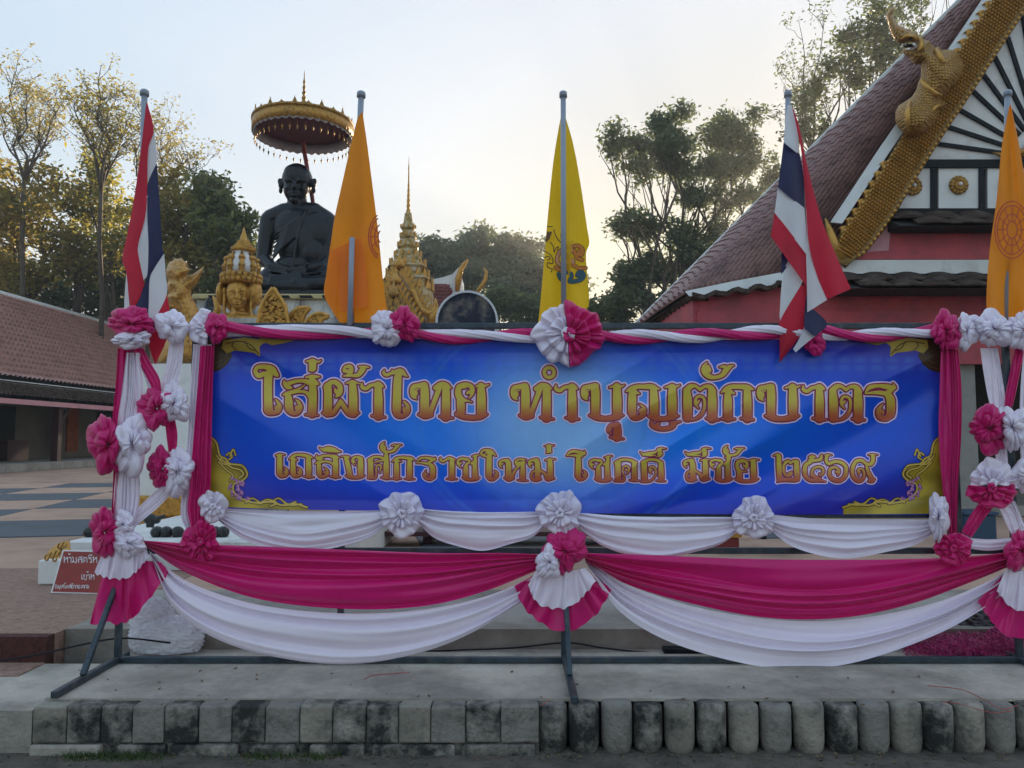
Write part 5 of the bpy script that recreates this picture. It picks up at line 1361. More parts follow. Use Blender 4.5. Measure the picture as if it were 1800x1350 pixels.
# ------------------------------------------------------------------ banner sheet
BX0, BX1 = 352.0, 1672.0
def b_top(px): return 588 + 8 * np.sin((px - 352) / 1320 * math.pi) + (px - 352) / 1320 * 4
def b_bot(px): return 893 + (px - 352) / 1320 * 12 + 3 * np.sin((px - 352) / 1320 * math.pi)
def b_out(px, py):
    """How far the slack vinyl stands out towards the viewer (m): long diagonal tension folds."""
    px, py = np.asarray(px, float), np.asarray(py, float)
    o = .012 * np.sin((px - 352) / 1320 * math.pi)
    rt = np.clip((px - 930) / 420, 0, 1); lf = np.clip((930 - px) / 420, 0, 1)
    s = (px * .50 + py * .866)
    eg = np.clip((1668 - px) / 70, 0, 1) * np.clip((px - 356) / 70, 0, 1) * np.clip((py - 590) / 30, 0, 1) * np.clip((905 - py) / 25, 0, 1)
    o0, o = o, 0
    s3 = px * .48 + py * .877 + 9 * np.sin(px / 170)
    o = o + rt * .040 * (1 - np.abs(np.sin(s3 / 25.0))) ** 1.3 * (.5 + .5 * np.sin(px / 150 - py / 120 + 1))
    o = o + lf * .028 * (1 - np.abs(np.sin((-px * .5 + py * .866) / 33.0))) ** 1.3 * (.5 + .5 * np.sin(px / 170 + py / 100))
    o = o + rt * (.026 * np.sin(s / 23.0 + .6 * np.sin(px / 160)) + .014 * np.sin(s / 41.0 + 1.7) + .005 * np.sin(s / 11.0 + px / 200)) * (.55 + .45 * np.sin(py / 90 + px / 300))
    s2 = (-px * .55 + py * .835)
    o = o + lf * (.020 * np.sin(s2 / 27.0 + .5 * np.sin(px / 140)) + .011 * np.sin(s2 / 47.0) + .003 * np.sin(s2 / 13.0)) * (.6 + .4 * np.sin(py / 80))
    o = o + .004 * np.sin(px / 38.0 + .8 * np.sin(py / 50)) * np.exp(-((py - 600) / 60) ** 2)
    o = o + .004 * np.sin(px / 55.0) * np.exp(-((py - 900) / 50) ** 2)
    o = o0 + o * eg - .02 * eg
    return o
YB = YF - .04
def onb(px, py, lift=0.0):
    return P(px, py, YB - b_out(px, py) - lift)

def sm(a, b, x): 
    t = np.clip((x - a) / (b - a), 0, 1); return t * t * (3 - 2 * t)

ban = thing('banner', tuple(Pv(1000, 890, YB)), 'long blue vinyl banner with two lines of gold Thai letters stretched across the frame', 'banner')
nu, nv = 440, 110
uu = np.linspace(BX0, BX1, nu)[:, None] * np.ones((1, nv)); vv = np.linspace(0, 1, nv)[None, :]
py = b_top(uu) * (1 - vv) + b_bot(uu) * vv
px = uu
d = np.hypot((px - 985) / 1.25, (py - 748)); e = np.hypot((px - 985) / 690, (py - 745) / 150)
deep, mid, bright, glow = np.array([.030, .020, .40]), np.array([.002, .085, .80]), np.array([.001, .22, .99]), np.array([.30, .58, .97])
def lerp(a, b, t): return a * (1 - t[..., None]) + b * t[..., None]
c = lerp(np.broadcast_to(bright, px.shape + (3,)), mid, sm(.35, .85, e))
c = lerp(c, deep, sm(.75, 1.25, e) * .95)
side = sm(.3, 1.0, np.abs(px - 985) / 650) * (1 - sm(.2, .85, np.abs(py - 745) / 150))
c = lerp(c, np.array([.002, .085, .60]), side * .55)
c = lerp(c, glow, (1 - sm(30, 185, d)) * .85)
for rr, a in ((118, .28), (150, .22), (196, .30), (206, .2)):
    c = lerp(c, np.array([.05, .26, .80]), a * np.exp(-((d - rr) / 3.2) ** 2))
c = lerp(c, np.array([.03, .035, .22]), (1 - sm(588, 640, py)) * .6)
rng = np.random.default_rng(5)
orn = np.abs(np.sin(px / 9.0) * np.sin((py - 640) / 5.5))
band = np.exp(-((py - 640) / 12) ** 2)
c = lerp(c, np.array([.06, .20, .62]), np.clip(orn * band * .55, 0, 1))
low = np.clip(np.sin(px / 7) * np.sin(py / 7), 0, 1) * sm(845, 890, py) * .25
c = lerp(c, np.array([.03, .05, .40]), low)
M['vinyl'] = pm('printed vinyl', (0, 0, 0), .30, spec=.42, ink=True, var=.05, scale=14, bump=.03, bscale=9)
M['ink'] = pm('printed ink', (0, 0, 0), .36, spec=.4, ink=True, var=.04, scale=30)
V = onb(px, py).reshape(-1, 3)
mk('banner_sheet', V, grid_faces(nu, nv)[:, ::-1].copy(), M['vinyl'], ban, cols=c.reshape(-1, 3))

def print_layer(name, strokes, levels, parent, res=.8, onf=onb, region=None, lift0=.0026):
    """levels: list of (offset px, colour or function(px, py))."""
    allp = np.vstack(strokes)
    x0, x1 = allp[:, 0].min() - 14, allp[:, 0].max() + 14
    y0, y1 = allp[:, 1].min() - 14, allp[:, 1].max() + 14
    D = field(strokes, x0, y0, x1, y1, res)
    Vs, Fs, Cs, n = [], [], [], 0
    for k, (lev, colr) in enumerate(levels):
        v, f = contour_polys(D, x0, y0, res, lev)
        if not len(f): continue
        Vs.append(onf(v[:, 0], v[:, 1], lift0 * (k + 1)))
        Fs += [[i + n for i in q] for q in f]; n += len(v)
        Cs.append(colr(v[:, 0], v[:, 1]) if callable(colr) else np.tile(np.array(colr), (len(v), 1)))
    return mk(name, np.vstack(Vs), Fs, M['ink'], parent, smooth=True, cols=np.vstack(Cs))

PALE, RED = (.92, .70, .92), (.32, .022, .10)
def goldgrad(ya, yb):
    def f(x, y):
        t = sm(ya, yb, y)
        g, r = np.array([.68, .52, .070]), np.array([.52, .10, .040])
        return g * (1 - t[:, None]) + r * t[:, None]
    return f
RIM = (.80, .36, .18)
s1, s2 = to_px(LINE1), to_px(LINE2)
print_layer('lettering', s1, [(4.5, PALE), (2.1, RED), (-.1, RIM), (-.55, goldgrad(700, 735))], ban, .7)
print_layer('lettering', s2, [(3.7, PALE), (1.7, RED), (-.1, RIM), (-.45, goldgrad(812, 845))], ban, .6)

# printed corner ornaments
OLIVE, OGOLD, OBR = (.52, .38, .03), (.66, .45, .09), (.055, .028, .012)
def fillpoly(name, pts, colr, lift, parent, res=2.0, onf=onb, gradc=None):
    pts = np.asarray(pts, float)
    x0, y0 = pts.min(0) - 2; x1, y1 = pts.max(0) + 2
    nx, ny = int((x1 - x0) / res) + 1, int((y1 - y0) / res) + 1
    gx, gy = np.meshgrid(x0 + np.arange(nx) * res, y0 + np.arange(ny) * res)
    ins = np.zeros(gx.shape, bool); dist = np.full(gx.shape, 1e9)
    n = len(pts)
    for i in range(n):
        (ax, ay), (bx, by) = pts[i], pts[(i + 1) % n]
        cr = ((ay > gy) != (by > gy)) & (gx < (bx - ax) * (gy - ay) / ((by - ay) if by != ay else 1e-9) + ax)
        ins ^= cr
        L2 = (bx - ax) ** 2 + (by - ay) ** 2 + 1e-9
        t = np.clip(((gx - ax) * (bx - ax) + (gy - ay) * (by - ay)) / L2, 0, 1)
        dist = np.minimum(dist, np.hypot(gx - ax - t * (bx - ax), gy - ay - t * (by - ay)))
    v, f = contour_polys(np.where(ins, -dist, dist), x0, y0, res, 0.0)
    cc = np.tile(np.array(colr), (len(v), 1)) if gradc is None else gradc(v[:, 0], v[:, 1])
    return mk(name, onf(v[:, 0], v[:, 1], lift), f, M['ink'], parent, cols=cc)

def corner_bottom(fx):
    edge = [(366,765),(380,778),(386,800),(396,806),(404,815),(424,818),(432,826),(434,836),(424,846),(412,850),(410,862),(418,872),(432,880),(452,884),(476,882),(496,888),(520,886),(540,892)]
    e = [(fx(x), y) for x, y in edge]
    fillpoly('corner_ornament', e + [(fx(540), 897 if fx(540) < 900 else 904), (fx(358), 890 if fx(400) < 900 else 903), (fx(358), 760)], OLIVE, .0010, ban, gradc=lambda x, y: np.array(OLIVE) * (.45 + .55 * sm(0, 1, .5 + .5 * np.sin(x / 19 + 1.3 * np.sin(y / 14)) * np.cos(y / 21 + x / 40)))[:, None] + np.array([.03, .012, .002]))
    st = [np.array([(x, y, 1.6) for x, y in e])]
    st.append(np.array([(fx(x), y, 1.5) for x, y in ((388,806),(395,812),(408,822),(422,826),(428,834),(420,840))]))
    for q in (((380,800),(392,815),(402,816)), ((398,800),(404,796),(408,803),(402,808)), ((404,802),(410,790),(414,800)), ((455,886),(470,878),(486,884),(475,890)), ((478,882),(490,876),(506,886),(520,882)), ((500,884),(514,888),(530,886)), ((384,812),(398,826),(410,836),(404,846)), ((432,884),(444,876),(460,886))):
        st.append(np.array([(fx(x), y, 1.3) for x, y in q]))
    print_layer('corner_scroll', st, [(1.2, OBR), (0, OGOLD)], ban, .9, lift0=.002)
    random.seed(7)
    fl = []
    for k in range(15):
        x, y = 412 + random.gauss(0, 5) + (k % 5) * 4, 842 + k * 2.6
        for a in range(3):
            t = random.uniform(0, 6.28)
            fl.append(np.array([(fx(x), y, .8), (fx(x + 4 * math.cos(t)), y + 4 * math.sin(t), 1.7)]))
    print_layer('printed_orchids', fl, [(.5, (.24, .05, .26)), (-.5, (.55, .25, .52))], ban, .8, lift0=.0036)
corner_bottom(lambda x: x)
corner_bottom(lambda x: 2008 - x + 14)
def corner_top(fx):
    fillpoly('corner_ornament', [(fx(x), y) for x, y in ((362,596),(410,594),(404,612),(408,626),(400,640),(388,650),(372,655),(362,650))], OBR, .0010, ban)
    fillpoly('corner_leaf', [(fx(x), y) for x, y in ((392,598),(430,593),(480,600),(462,604),(456,610),(458,628),(446,620),(428,618),(412,616),(400,622),(390,612))], (.42, .29, .045), .0022, ban)
    fillpoly('corner_leaf', [(fx(x), y) for x, y in ((452,594),(520,598),(500,603),(478,607),(466,602))], (.34, .22, .03), .0034, ban)
    st = [np.array([(fx(x), y, .7) for x, y in q]) for q in (((398,604),(420,600),(440,606),(455,622)), ((412,600),(408,608),(416,615)), ((430,600),(438,612),(448,616)), ((376,640),(392,632),(402,620)), ((370,650),(390,642),(404,628)))]
    print_layer('corner_scroll', st, [(.3, (.12, .06, .015))], ban, .7, lift0=.0046)
corner_top(lambda x: x)
corner_top(lambda x: 2022 - x)
# ------------------------------------------------------------------ steel frame
fr = thing('banner_stand', tuple(Pv(1000, 1165, YF)), 'dark steel tube frame standing on the pavement and carrying the banner', 'stand')
def zrail(py): return float(P(900, py, YF)[2])
xL, xR = float(P(207, 1150, YF)[0]), float(P(1792, 1150, YF)[0])
SB = .036
def fbar(name, a, b, w=SB):
    o = MB().bar(a, b, w).make(name, M['steel'], fr); bevel(o, .004, 1); return o
ztop = zrail(573)
x0, x1 = float(P(345, 573, YF)[0]), float(P(1670, 573, YF)[0])
fbar('top_rail', (xL, YF, ztop), (xR + .3, YF, ztop))
fbar('bottom_rail', (xL, YF, ZP + .02), (xR + 1.2, YF, ZP + .02))
fbar('middle_rail', (xL, YF + .002, zrail(968)), (xR + .3, YF + .002, zrail(968)))
fbar('banner_rail', (x0, YF + .002, zrail(905)), (x1, YF + .002, zrail(905)))
posts = [xL, x0, float(P(596, 1000, YF)[0]), float(P(993, 1150, YF)[0]), float(P(1330, 1000, YF)[0]), x1, xR]
for k, x in enumerate(posts):
    if k == 4: continue
    yp = YF + .065 if k in (2, 3) else YF + .001
    fbar('post', (x, yp, zrail(968) if k in (1, 5) else ZP + .002), (x, yp, ztop + (.0 if k in (1, 5) else .0)))
for x in (xL, posts[3], xR):
    yf = 4.10 if x != posts[3] else YK + .0
    fbar('foot', (x, YF + .12, ZP + .022), (x, yf, ZP + .022))
    fbar('brace', (x, YF - .01, ZP + .52), (x, YF - .38, ZP + .04), .03)

# ------------------------------------------------------------------ cloth builders (pixel outlines placed on the frame's plane)
rngc = np.random.default_rng(21)
def wav(x, seed, f):
    r = np.random.default_rng(seed)
    o = np.zeros_like(x)
    for k in range(1, 5):
        o = o + np.sin(x * f * k * 1.31 + r.uniform(0, 6.28)) * r.uniform(.4, 1) / k
    return o / 1.6

def drape(name, A, B, m, parent, Y=None, out=.03, nu=110, nv=56, folds=4, amp=.018, belly=.0, pleat=0, pamp=.0, seed=1, bow=0.0, scal=0.0, jag=0.0):
    """Cloth between px curves A and B. folds run along the curves, pleats run across them."""
    Y = Y or YF
    a, b = cat(A, nu), cat(B, nu)
    v = np.linspace(0, 1, nv)[None, :]; u = np.linspace(0, 1, nu)[:, None]
    px = a[:, :1] * (1 - v) + b[:, :1] * v
    py = a[:, 1:2] * (1 - v) + b[:, 1:2] * v
    wv = wav(u, seed, 2.2) * .16
    ph = (v + wv * np.sin(np.pi * v)) * folds
    rs = np.random.default_rng(seed + 40)
    a1_, a2_, p1_, p2_ = rs.uniform(.05, .11), rs.uniform(.02, .05), rs.uniform(0, 6.28), rs.uniform(0, 6.28)
    ph = ph + folds * (a1_ * np.sin(2 * np.pi * v + p1_) + a2_ * np.sin(4 * np.pi * v + p2_ + 2 * u))
    prof = np.abs(np.sin(np.pi * ph + seed)) ** 1.15
    prof2 = np.sin(2 * np.pi * ph * 1.9 + seed * 2 + 3 * wav(u, seed + 3, 1.5))
    endg = 1 + .5 * np.abs(2 * u - 1) ** 3
    mod = .55 + .45 * np.sin(u * 5 + ph * 2.1 + seed)
    o = out + amp * (prof * (.55 + .45 * mod) + .10 * prof2) * endg + belly * np.sin(np.pi * v) * np.sin(np.pi * u) ** .6
    if pleat:
        q = u * pleat + .55 * wav(u, seed + 9, 7) + .12 * np.sin(3 * v + 9 * u)
        pl = (np.abs(np.sin(np.pi * q)) ** .9) * (.6 + .4 * np.sin(u * 17 + seed)) + .25 * np.sin(np.pi * 2 * q * .7 + 4 * v)
        o = o + pamp * pl * (.25 + .75 * v)
        py = py + scal * np.sin(2 * np.pi * q) * v
    if jag:
        py = py + jag * wav(u, seed + 5, 14) * v
    o = o + .004 * wav(u * 1.0 + 0 * v, seed + 11, 9) * np.sin(np.pi * v * 1.3 + 1)
    Yg = Y - o
    return mk(name, P(px, py, Yg).reshape(-1, 3), grid_faces(nu, nv), m, parent)

def ruffle(name, cx, cy, r, m, parent, Y=None, a0=0, a1=360, out=.05, n=9, seed=0, sx=1.0, sy=1.0, layers=2, dome=.5, pamp=.24):
    """A scrunched satin rosette (or a sector of one): puffy gathered rolls round a pinched centre."""
    Y = Y or YF
    rm = r / 288.0
    r_ = np.random.default_rng(seed + 100)
    Vs, Fs, base = [], [], 0
    full = abs(a1 - a0) >= 359
    for L in range(layers):
        nth, nph = int(22 * n * abs(a1 - a0) / 360) + 10, 30
        t01 = np.linspace(0, 1, nth)[:, None]
        th = np.radians(a0 + (a1 - a0) * t01)
        ph = np.linspace(0, 2 * np.pi, nph)[None, :]
        p = r_.uniform(0, 6.28, 8)
        k = n * (th + .22 * np.sin(2 * th + p[0]) + .13 * np.sin(3 * th + p[1])) / 2
        f = k + .55 * np.sin(ph + p[2]) + .35 * np.sin(2 * ph + 3 * th + p[3])
        lobe = np.abs(np.sin(f)) ** .55
        lobe2 = np.abs(np.sin(2.1 * f + p[4] + 1.2 * np.sin(ph)))
        big = 1 + .16 * np.sin(2 * th + p[5]) + .12 * np.sin(5 * th + p[6])
        Rm = (.56, .30)[min(L, 1)] * big
        r0 = (.44, .30)[min(L, 1)]
        tap = 1.0 if full else np.minimum(1, np.minimum(t01, 1 - t01) * 9 + .25)
        mi = r0 * (.62 + .34 * lobe + .10 * lobe2) * (1 + .14 * np.sin(3 * th + p[7])) * tap
        rad = Rm + mi * np.cos(ph)
        rad = np.maximum(rad, .03)
        th2 = th + .16 / n * 9 * .35 * np.sin(2 * f) * .5
        px = cx + r * rad * np.cos(th2) * sx
        py = cy + r * rad * np.sin(th2) * sy
        o = out + rm * (.20 + .34 * L) + rm * mi * np.sin(ph) * (.95 + .25 * np.sin(th + p[1])) + rm * .10 * np.sin(2 * th + p[2])
        Vs.append(P(px, py, Y - o).reshape(-1, 3))
        f_ = grid_faces(nth, nph)
        Fs.append(f_ + base); base += nth * nph
    return mk(name, np.vstack(Vs), np.vstack(Fs), m, parent)

def fan(name, cx, cy, r, m, parent, Y=None, a0=0, a1=360, out=.05, n=12, seed=0, sx=1.0, sy=1.0):
    """A flat rosette of radiating soft pleats with a rolled, wavy rim, and a small crumpled heart."""
    Y = Y or YF
    rm = r / 288.0
    r_ = np.random.default_rng(seed + 300)
    p = r_.uniform(0, 6.28, 10)
    Vs, Fs, base = [], [], 0
    for L in range(2):
        R_L = r * (1.0, .62)[L]
        nth, nr = int(30 * n * abs(a1 - a0) / 360) + 10, 26
        th = np.radians(np.linspace(a0, a1, nth))[:, None]; rho = np.linspace(.03, 1, nr)[None, :]
        k = n * (th + .20 * np.sin(2 * th + p[0 + L]) + .12 * np.sin(3 * th + p[2 + L])) / 2
        f = k + .30 * np.sin(3.2 * rho + p[4 + L] + th)
        lobe = np.abs(np.sin(f)) ** .75
        minor = np.sin(2 * f * 1.63 + p[6] + 2.5 * rho)
        edge = 1 + .07 * np.sin(3 * th + p[7]) + .05 * np.sin(7 * th + p[8]) + .06 * (lobe - .5)
        roll = np.clip((rho - .8) / .2, 0, 1)
        rr = R_L * edge * (rho - .07 * roll ** 2)
        th2 = th + (.55 / n) * np.sin(2 * f + 1.0) * rho ** 1.5
        o = out + rm * (.08 + .17 * L) + rm * .20 * np.sin(np.pi * .7 * rho) + rm * .26 * rho ** .9 * (lobe - .45) + rm * .05 * minor * rho - rm * .16 * roll ** 2
        px = cx + rr * np.cos(th2) * sx; py = cy + rr * np.sin(th2) * sy
        Vs.append(P(px, py, Y - o).reshape(-1, 3)); f_ = grid_faces(nth, nr); Fs.append(f_ + base); base += nth * nr
    return mk(name, np.vstack(Vs), np.vstack(Fs), m, parent)

def rosette(cx, cy, label, halves, Y=None, group='satin rosettes pinned on the frame', cat_='rosette', name='rosette'):
    """halves: (colour key, dict of ruffle options); one part per colour."""
    t = thing(name, tuple(Pv(cx, cy, (Y or YF) - .05)), label, cat_, group)
    for i, (k, kw) in enumerate(halves):
        kw = dict(kw); x = kw.pop('cx', cx); y = kw.pop('cy', cy); r = kw.pop('r', 36)
        if kw.pop('fan', 0): fan('ruffle', x, y, r, M[k], t, Y=Y, **kw)
        else: ruffle('ruffle', x, y, r, M[k], t, Y=Y, **kw)
        # the knot where the cloth is gathered
        ruffle('knot', x, y, r * .20, M[k], t, Y=(Y or YF) - kw.get('out', .05) - r / 288 * .45, n=5, layers=1, seed=kw.get('seed', 0) + 5, out=.0)
    return t

# ------------------------------------------------------------------ lower pink and white swags
def swag(name, label, A, B, mk_, group, **kw):
    t = thing(name, tuple(Pv((A[0][0] + A[-1][0]) / 2, A[len(A)//2][1], YF)), label, 'swag', group)
    drape('cloth', A, B, M[mk_], t, **kw)
    return t
swag('white_swag', 'large white swag hanging below the left pink swag, over the left bottom rail',
     [(262,968),(330,1022),(450,1062),(600,1078),(740,1072),(860,1046),(960,1002)],
     [(268,985),(300,1062),(370,1118),(470,1152),(600,1168),(720,1152),(830,1112),(960,1030)], 'white', 'large lower swags', folds=3, amp=.055, belly=.03, out=.03, seed=3)
swag('pink_swag', 'large pink swag on the left half below the banner',
     [(252,950),(330,955),(450,960),(600,966),(760,972),(880,972),(960,975)],
     [(258,962),(330,1008),(450,1052),(600,1070),(740,1066),(850,1040),(960,996)], 'pink', 'large lower swags', folds=4, amp=.05, belly=.02, out=.07, seed=5)
swag('white_swag', 'large white swag hanging below the right pink swag',
     [(1030,985),(1110,1030),(1220,1066),(1350,1088),(1480,1090),(1620,1066),(1720,1030),(1792,990)],
     [(1035,1000),(1090,1075),(1170,1125),(1280,1160),(1380,1175),(1500,1165),(1640,1118),(1730,1068),(1800,1010)], 'white', 'large lower swags', folds=3, amp=.055, belly=.03, out=.03, seed=8)
swag('pink_swag', 'large pink swag on the right half below the banner',
     [(1025,972),(1150,976),(1300,982),(1450,984),(1580,983),(1700,978),(1796,968)],
     [(1030,990),(1110,1030),(1220,1062),(1350,1086),(1480,1086),(1600,1062),(1710,1022),(1800,985)], 'pink', 'large lower swags', folds=4, amp=.05, belly=.02, out=.07, seed=6)
# ------------------------------------------------------------------ small white swags under the banner
WS = [((382,905),(690,912),(535,948+24),'from its left corner to the first white rosette', 1),
      ((728,905),(965,915),(850,968),'between the two left white rosettes', 2),
      ((1008,912),(1305,925),(1160,982),'just right of the middle post', 3),
      ((1345,915),(1648,930),(1490,982),'ending at its right corner', 4)]
for (xa, ya), (xb, yb), (xm, ym), lab, sd in WS:
    swag('small_swag', 'small white swag under the banner, ' + lab,
         [(xa, ya - 12), ((xa + xm) / 2, (ya + yb) / 2 - 12), (xm, (ya + yb) / 2 - 10), ((xb + xm) / 2, (ya + yb) / 2 - 10), (xb, yb - 16)],
         [(xa + 2, ya + 10), ((xa * .72 + xm * .28), (ya + ym) / 2 + 8), ((xa + xm) / 2 + 15, ym - 8), (xm, ym), ((xb + xm) / 2 - 10, ym - 12), ((xb * .75 + xm * .25), (yb + ym) / 2 + 2), (xb - 2, yb + 4)],
         'white', 'small swags under the banner', folds=4, amp=.034, belly=.02, out=.035, seed=sd, nu=80, nv=44)
t = swag('small_swag', 'narrow white band between the pink rosette and the right post', [(1690,944),(1740,948),(1795,944)], [(1690,962),(1740,968),(1795,960)], 'white', 'small swags under the banner', folds=2, amp=.012, nu=40, nv=20, seed=9)

# ------------------------------------------------------------------ upright drapes
def upright(label, pieces, Y=None):
    """pieces: (colour, left curve, right curve, options)"""
    A = pieces[0][1]
    t = thing('upright_drape', tuple(Pv(*A[0], YF)), label, 'drape', 'upright drapes on the posts')
    for k, Lc, Rc, kw in pieces:
        drape('cloth', Lc, Rc, M[k], t, Y=Y, **{**dict(nu=90, nv=40, folds=5, amp=.022, out=.07), **kw})
    return t
upright('pink upright drape with a white edge down the left end of the banner', [
    ('white', [(340,605),(335,680),(330,770),(322,850),(318,905),(332,940)], [(372,605),(365,680),(358,770),(350,850),(345,905),(346,940)], dict(out=.05, seed=2, folds=3)),
    ('pink', [(352,608),(347,680),(340,770),(334,850),(330,900),(342,945)], [(377,608),(374,680),(372,770),(370,850),(364,905),(356,945)], dict(out=.08, seed=4, folds=4))])
upright('pink upright drape down the right end of the banner', [
    ('pink', [(1654,615),(1652,680),(1650,760),(1656,850),(1668,940)], [(1684,615),(1690,680),(1690,760),(1684,860),(1682,945)], dict(seed=6, folds=5))])
upright('pink and white upright drapes on the far left post', [
    ('pink', [(207,612),(203,680),(198,735),(200,800),(197,880),(192,930)], [(230,612),(228,680),(220,735),(212,800),(206,880),(204,930)], dict(out=.03, seed=1, folds=3)),
    ('white', [(222,620),(214,690),(207,740),(206,800),(200,870),(200,915)], [(246,620),(252,690),(244,740),(244,800),(246,870),(238,915)], dict(out=.045, seed=12, folds=5))])
def sash(label, pieces):
    A = pieces[0][1]
    t = thing('crossed_sash', tuple(Pv(*A[0], YF)), label, 'sash', 'slanting sashes beside the banner')
    for k, Lc, Rc, kw in pieces:
        drape('cloth', Lc, Rc, M[k], t, **{**dict(nu=60, nv=30, folds=4, amp=.013, out=.025), **kw})
sash('pink sash slanting from the far left post top to the upper pink and white rosette', [('pink', [(230,612),(245,640),(262,672),(270,690)], [(252,612),(264,636),(280,664),(284,688)], dict(seed=3, out=.05)), ('white', [(246,640),(255,665),(262,690)], [(258,645),(268,672),(274,694)], dict(seed=4, out=.03))])
sash('white sash hanging from the white bow at top left to the upper rosette', [('white', [(298,600),(292,640),(284,675),(282,695)], [(324,596),(320,640),(312,680),(306,700)], dict(seed=7))])
sash('pink sash between the upper and the lower rosette beside the left end of the banner', [('pink', [(290,745),(293,770),(296,795)], [(308,738),(312,765),(310,795)], dict(seed=9))])
sash('white sash slanting from the lower rosette down to the far left post', [('white', [(292,846),(268,868),(240,895),(222,918)], [(304,864),(280,890),(254,912),(236,928)], dict(seed=13))])
sash('pink sash slanting from the lower rosette to the round pink rosette', [('pink', [(318,862),(326,888),(336,920),(344,945)], [(334,850),(344,880),(352,910),(358,945)], dict(seed=14))])
sash('white sash hanging from the right white ruffle to the pink and white rosette', [('white', [(1723,612),(1728,650),(1735,690),(1742,722)], [(1754,612),(1760,650),(1766,690),(1768,722)], dict(seed=15)), ('white', [(1748,790),(1752,815)], [(1770,785),(1772,815)], dict(seed=25))])
sash('pink sash slanting down from the far right ruffle', [('pink', [(1784,612),(1776,650),(1768,690),(1766,715)], [(1800,612),(1794,650),(1786,690),(1780,715)], dict(seed=16))])
sash('white sash at the right edge below the pink and white rosette', [('white', [(1800,612),(1794,680),(1792,760),(1796,840)], [(1832,612),(1830,680),(1828,760),(1826,840)], dict(seed=17))])
sash('pink sash slanting from the right fan rosette to the round pink rosette', [('pink', [(1724,880),(1706,905),(1690,935)], [(1746,892),(1728,915),(1708,945)], dict(seed=18))])
sash('white sash slanting from the right fan rosette to the right post', [('white', [(1754,888),(1766,915),(1780,945)], [(1784,880),(1796,910),(1808,940)], dict(seed=19))])

# ------------------------------------------------------------------ twisted garland along the top rail
def twist(label, pts, seed, pitch=225.0, ph0=0.0):
    t = thing('twisted_garland', tuple(Pv(*pts[0][:2], YF)), label, 'garland', 'twisted garlands on the top rail')
    p = cat([(a, b) for a, b, _ in pts], 160); h = np.interp(np.linspace(0, 1, 160), np.linspace(0, 1, len(pts)), [q[2] for q in pts])
    s = np.r_[0, np.cumsum(np.hypot(*np.diff(p, axis=0).T))]
    for j, k in enumerate(('white', 'pink')):
        ph = 2 * np.pi * s / pitch + j * np.pi + ph0
        cx, cy = p[:, 0], p[:, 1] + h * .42 * np.sin(ph)
        co = .058 + h / 288 * .42 * np.cos(ph)
        n = 40
        a = np.linspace(0, 2 * np.pi, n, endpoint=False)[None, :]
        rr = (h[:, None] * .60) * (1 + .07 * np.sin(7 * a + 2.5 * ph[:, None] + seed) + .04 * np.sin(13 * a + s[:, None] / 40))
        ang = a + ph[:, None]
        px = cx[:, None] + 0 * a
        py = cy[:, None] + rr * np.sin(ang) * .95
        o = co[:, None] + rr / 288 * np.cos(ang) * .95
        V = P(px, py, YF - o).reshape(-1, 3)
        i = np.arange(159)[:, None]; q = np.arange(n)[None, :]; q2 = (q + 1) % n
        F = np.stack([i*n+q, (i+1)*n+q, (i+1)*n+q2, i*n+q2], -1).reshape(-1, 4)
        mk('strand', V, F, M[k], t)
twist('pink and white twisted garland between left corner and second rosette', [(388,578,17),(450,582,15),(540,584,13),(620,584,14),(675,588,13)], 1, 380, 2.2)
twist('pink and white twisted garland between second and middle rosette', [(718,586,13),(800,592,13),(880,590,13),(950,590,13)], 2, 260, 2.6)
twist('pink and white twisted garland between middle rosette and right national flag', [(1030,590,14),(1120,592,13),(1230,590,13),(1330,585,13),(1425,582,14)], 3, 215, 2.0)
twist('pink and white twisted garland between right national flag and right corner rosette', [(1430,582,14),(1500,590,13),(1580,587,12),(1655,580,13)], 4, 215, 1.2)

# ------------------------------------------------------------------ rosettes
H = lambda **k: k
rosette(232, 572, 'wide pink bow with a white ruffle below on top of the far left post', [('pink', H(r=42, sx=1.05, sy=.62, n=8, seed=1, out=.06, cy=570, cx=230)), ('pink', H(r=22, n=6, seed=31, out=.09, cy=558, cx=240)), ('white', H(r=34, sx=1.0, sy=.5, n=9, seed=2, out=.09, cy=597))], name='bow')
rosette(302, 574, 'plain white bow at top left between two pink and white bows', [('white', H(r=32, sx=.92, sy=1.0, n=6, seed=3, out=.05, dome=.8))], name='bow')
rosette(362, 576, 'white and crimson rosette at the top left corner of the banner', [('white', H(r=34, n=9, seed=4, fan=1, a0=80, a1=285, out=.06, sx=.95)), ('pink', H(r=27, n=7, seed=5, cx=380, out=.075, sx=.72, sy=1.15))])
rosette(694, 574, 'white and crimson rosette second from the left on the top rail', [('white', H(r=36, n=9, seed=6, cx=680, cy=578, out=.06, sx=.78)), ('pink', H(r=31, n=8, seed=7, cx=711, cy=570, out=.09, sx=.85, sy=1.05))])
rosette(998, 588, 'largest rosette, half white and half crimson, on the middle of the top rail', [('white', H(r=62, n=13, seed=8, fan=1, cx=998, cy=588, a0=88, a1=262, out=.06)), ('pink', H(r=62, n=13, seed=9, fan=1, cx=1000, cy=588, a0=-100, a1=90, out=.065))])
rosette(1432, 602, 'small crimson rosette half hidden by the right national flag', [('pink', H(r=22, n=8, seed=10, out=.05))])
rosette(1672, 582, 'crimson and white rosette at the top right corner of the banner', [('pink', H(r=34, n=9, seed=11, cx=1664, out=.07, sx=.75, sy=1.15)), ('white', H(r=30, n=8, seed=12, cx=1700, out=.05, sx=.85, sy=1.1))])
rosette(1748, 578, 'white ruffled bow on the top rail right of the banner corner', [('white', H(r=34, n=9, seed=13, out=.06))], name='bow')
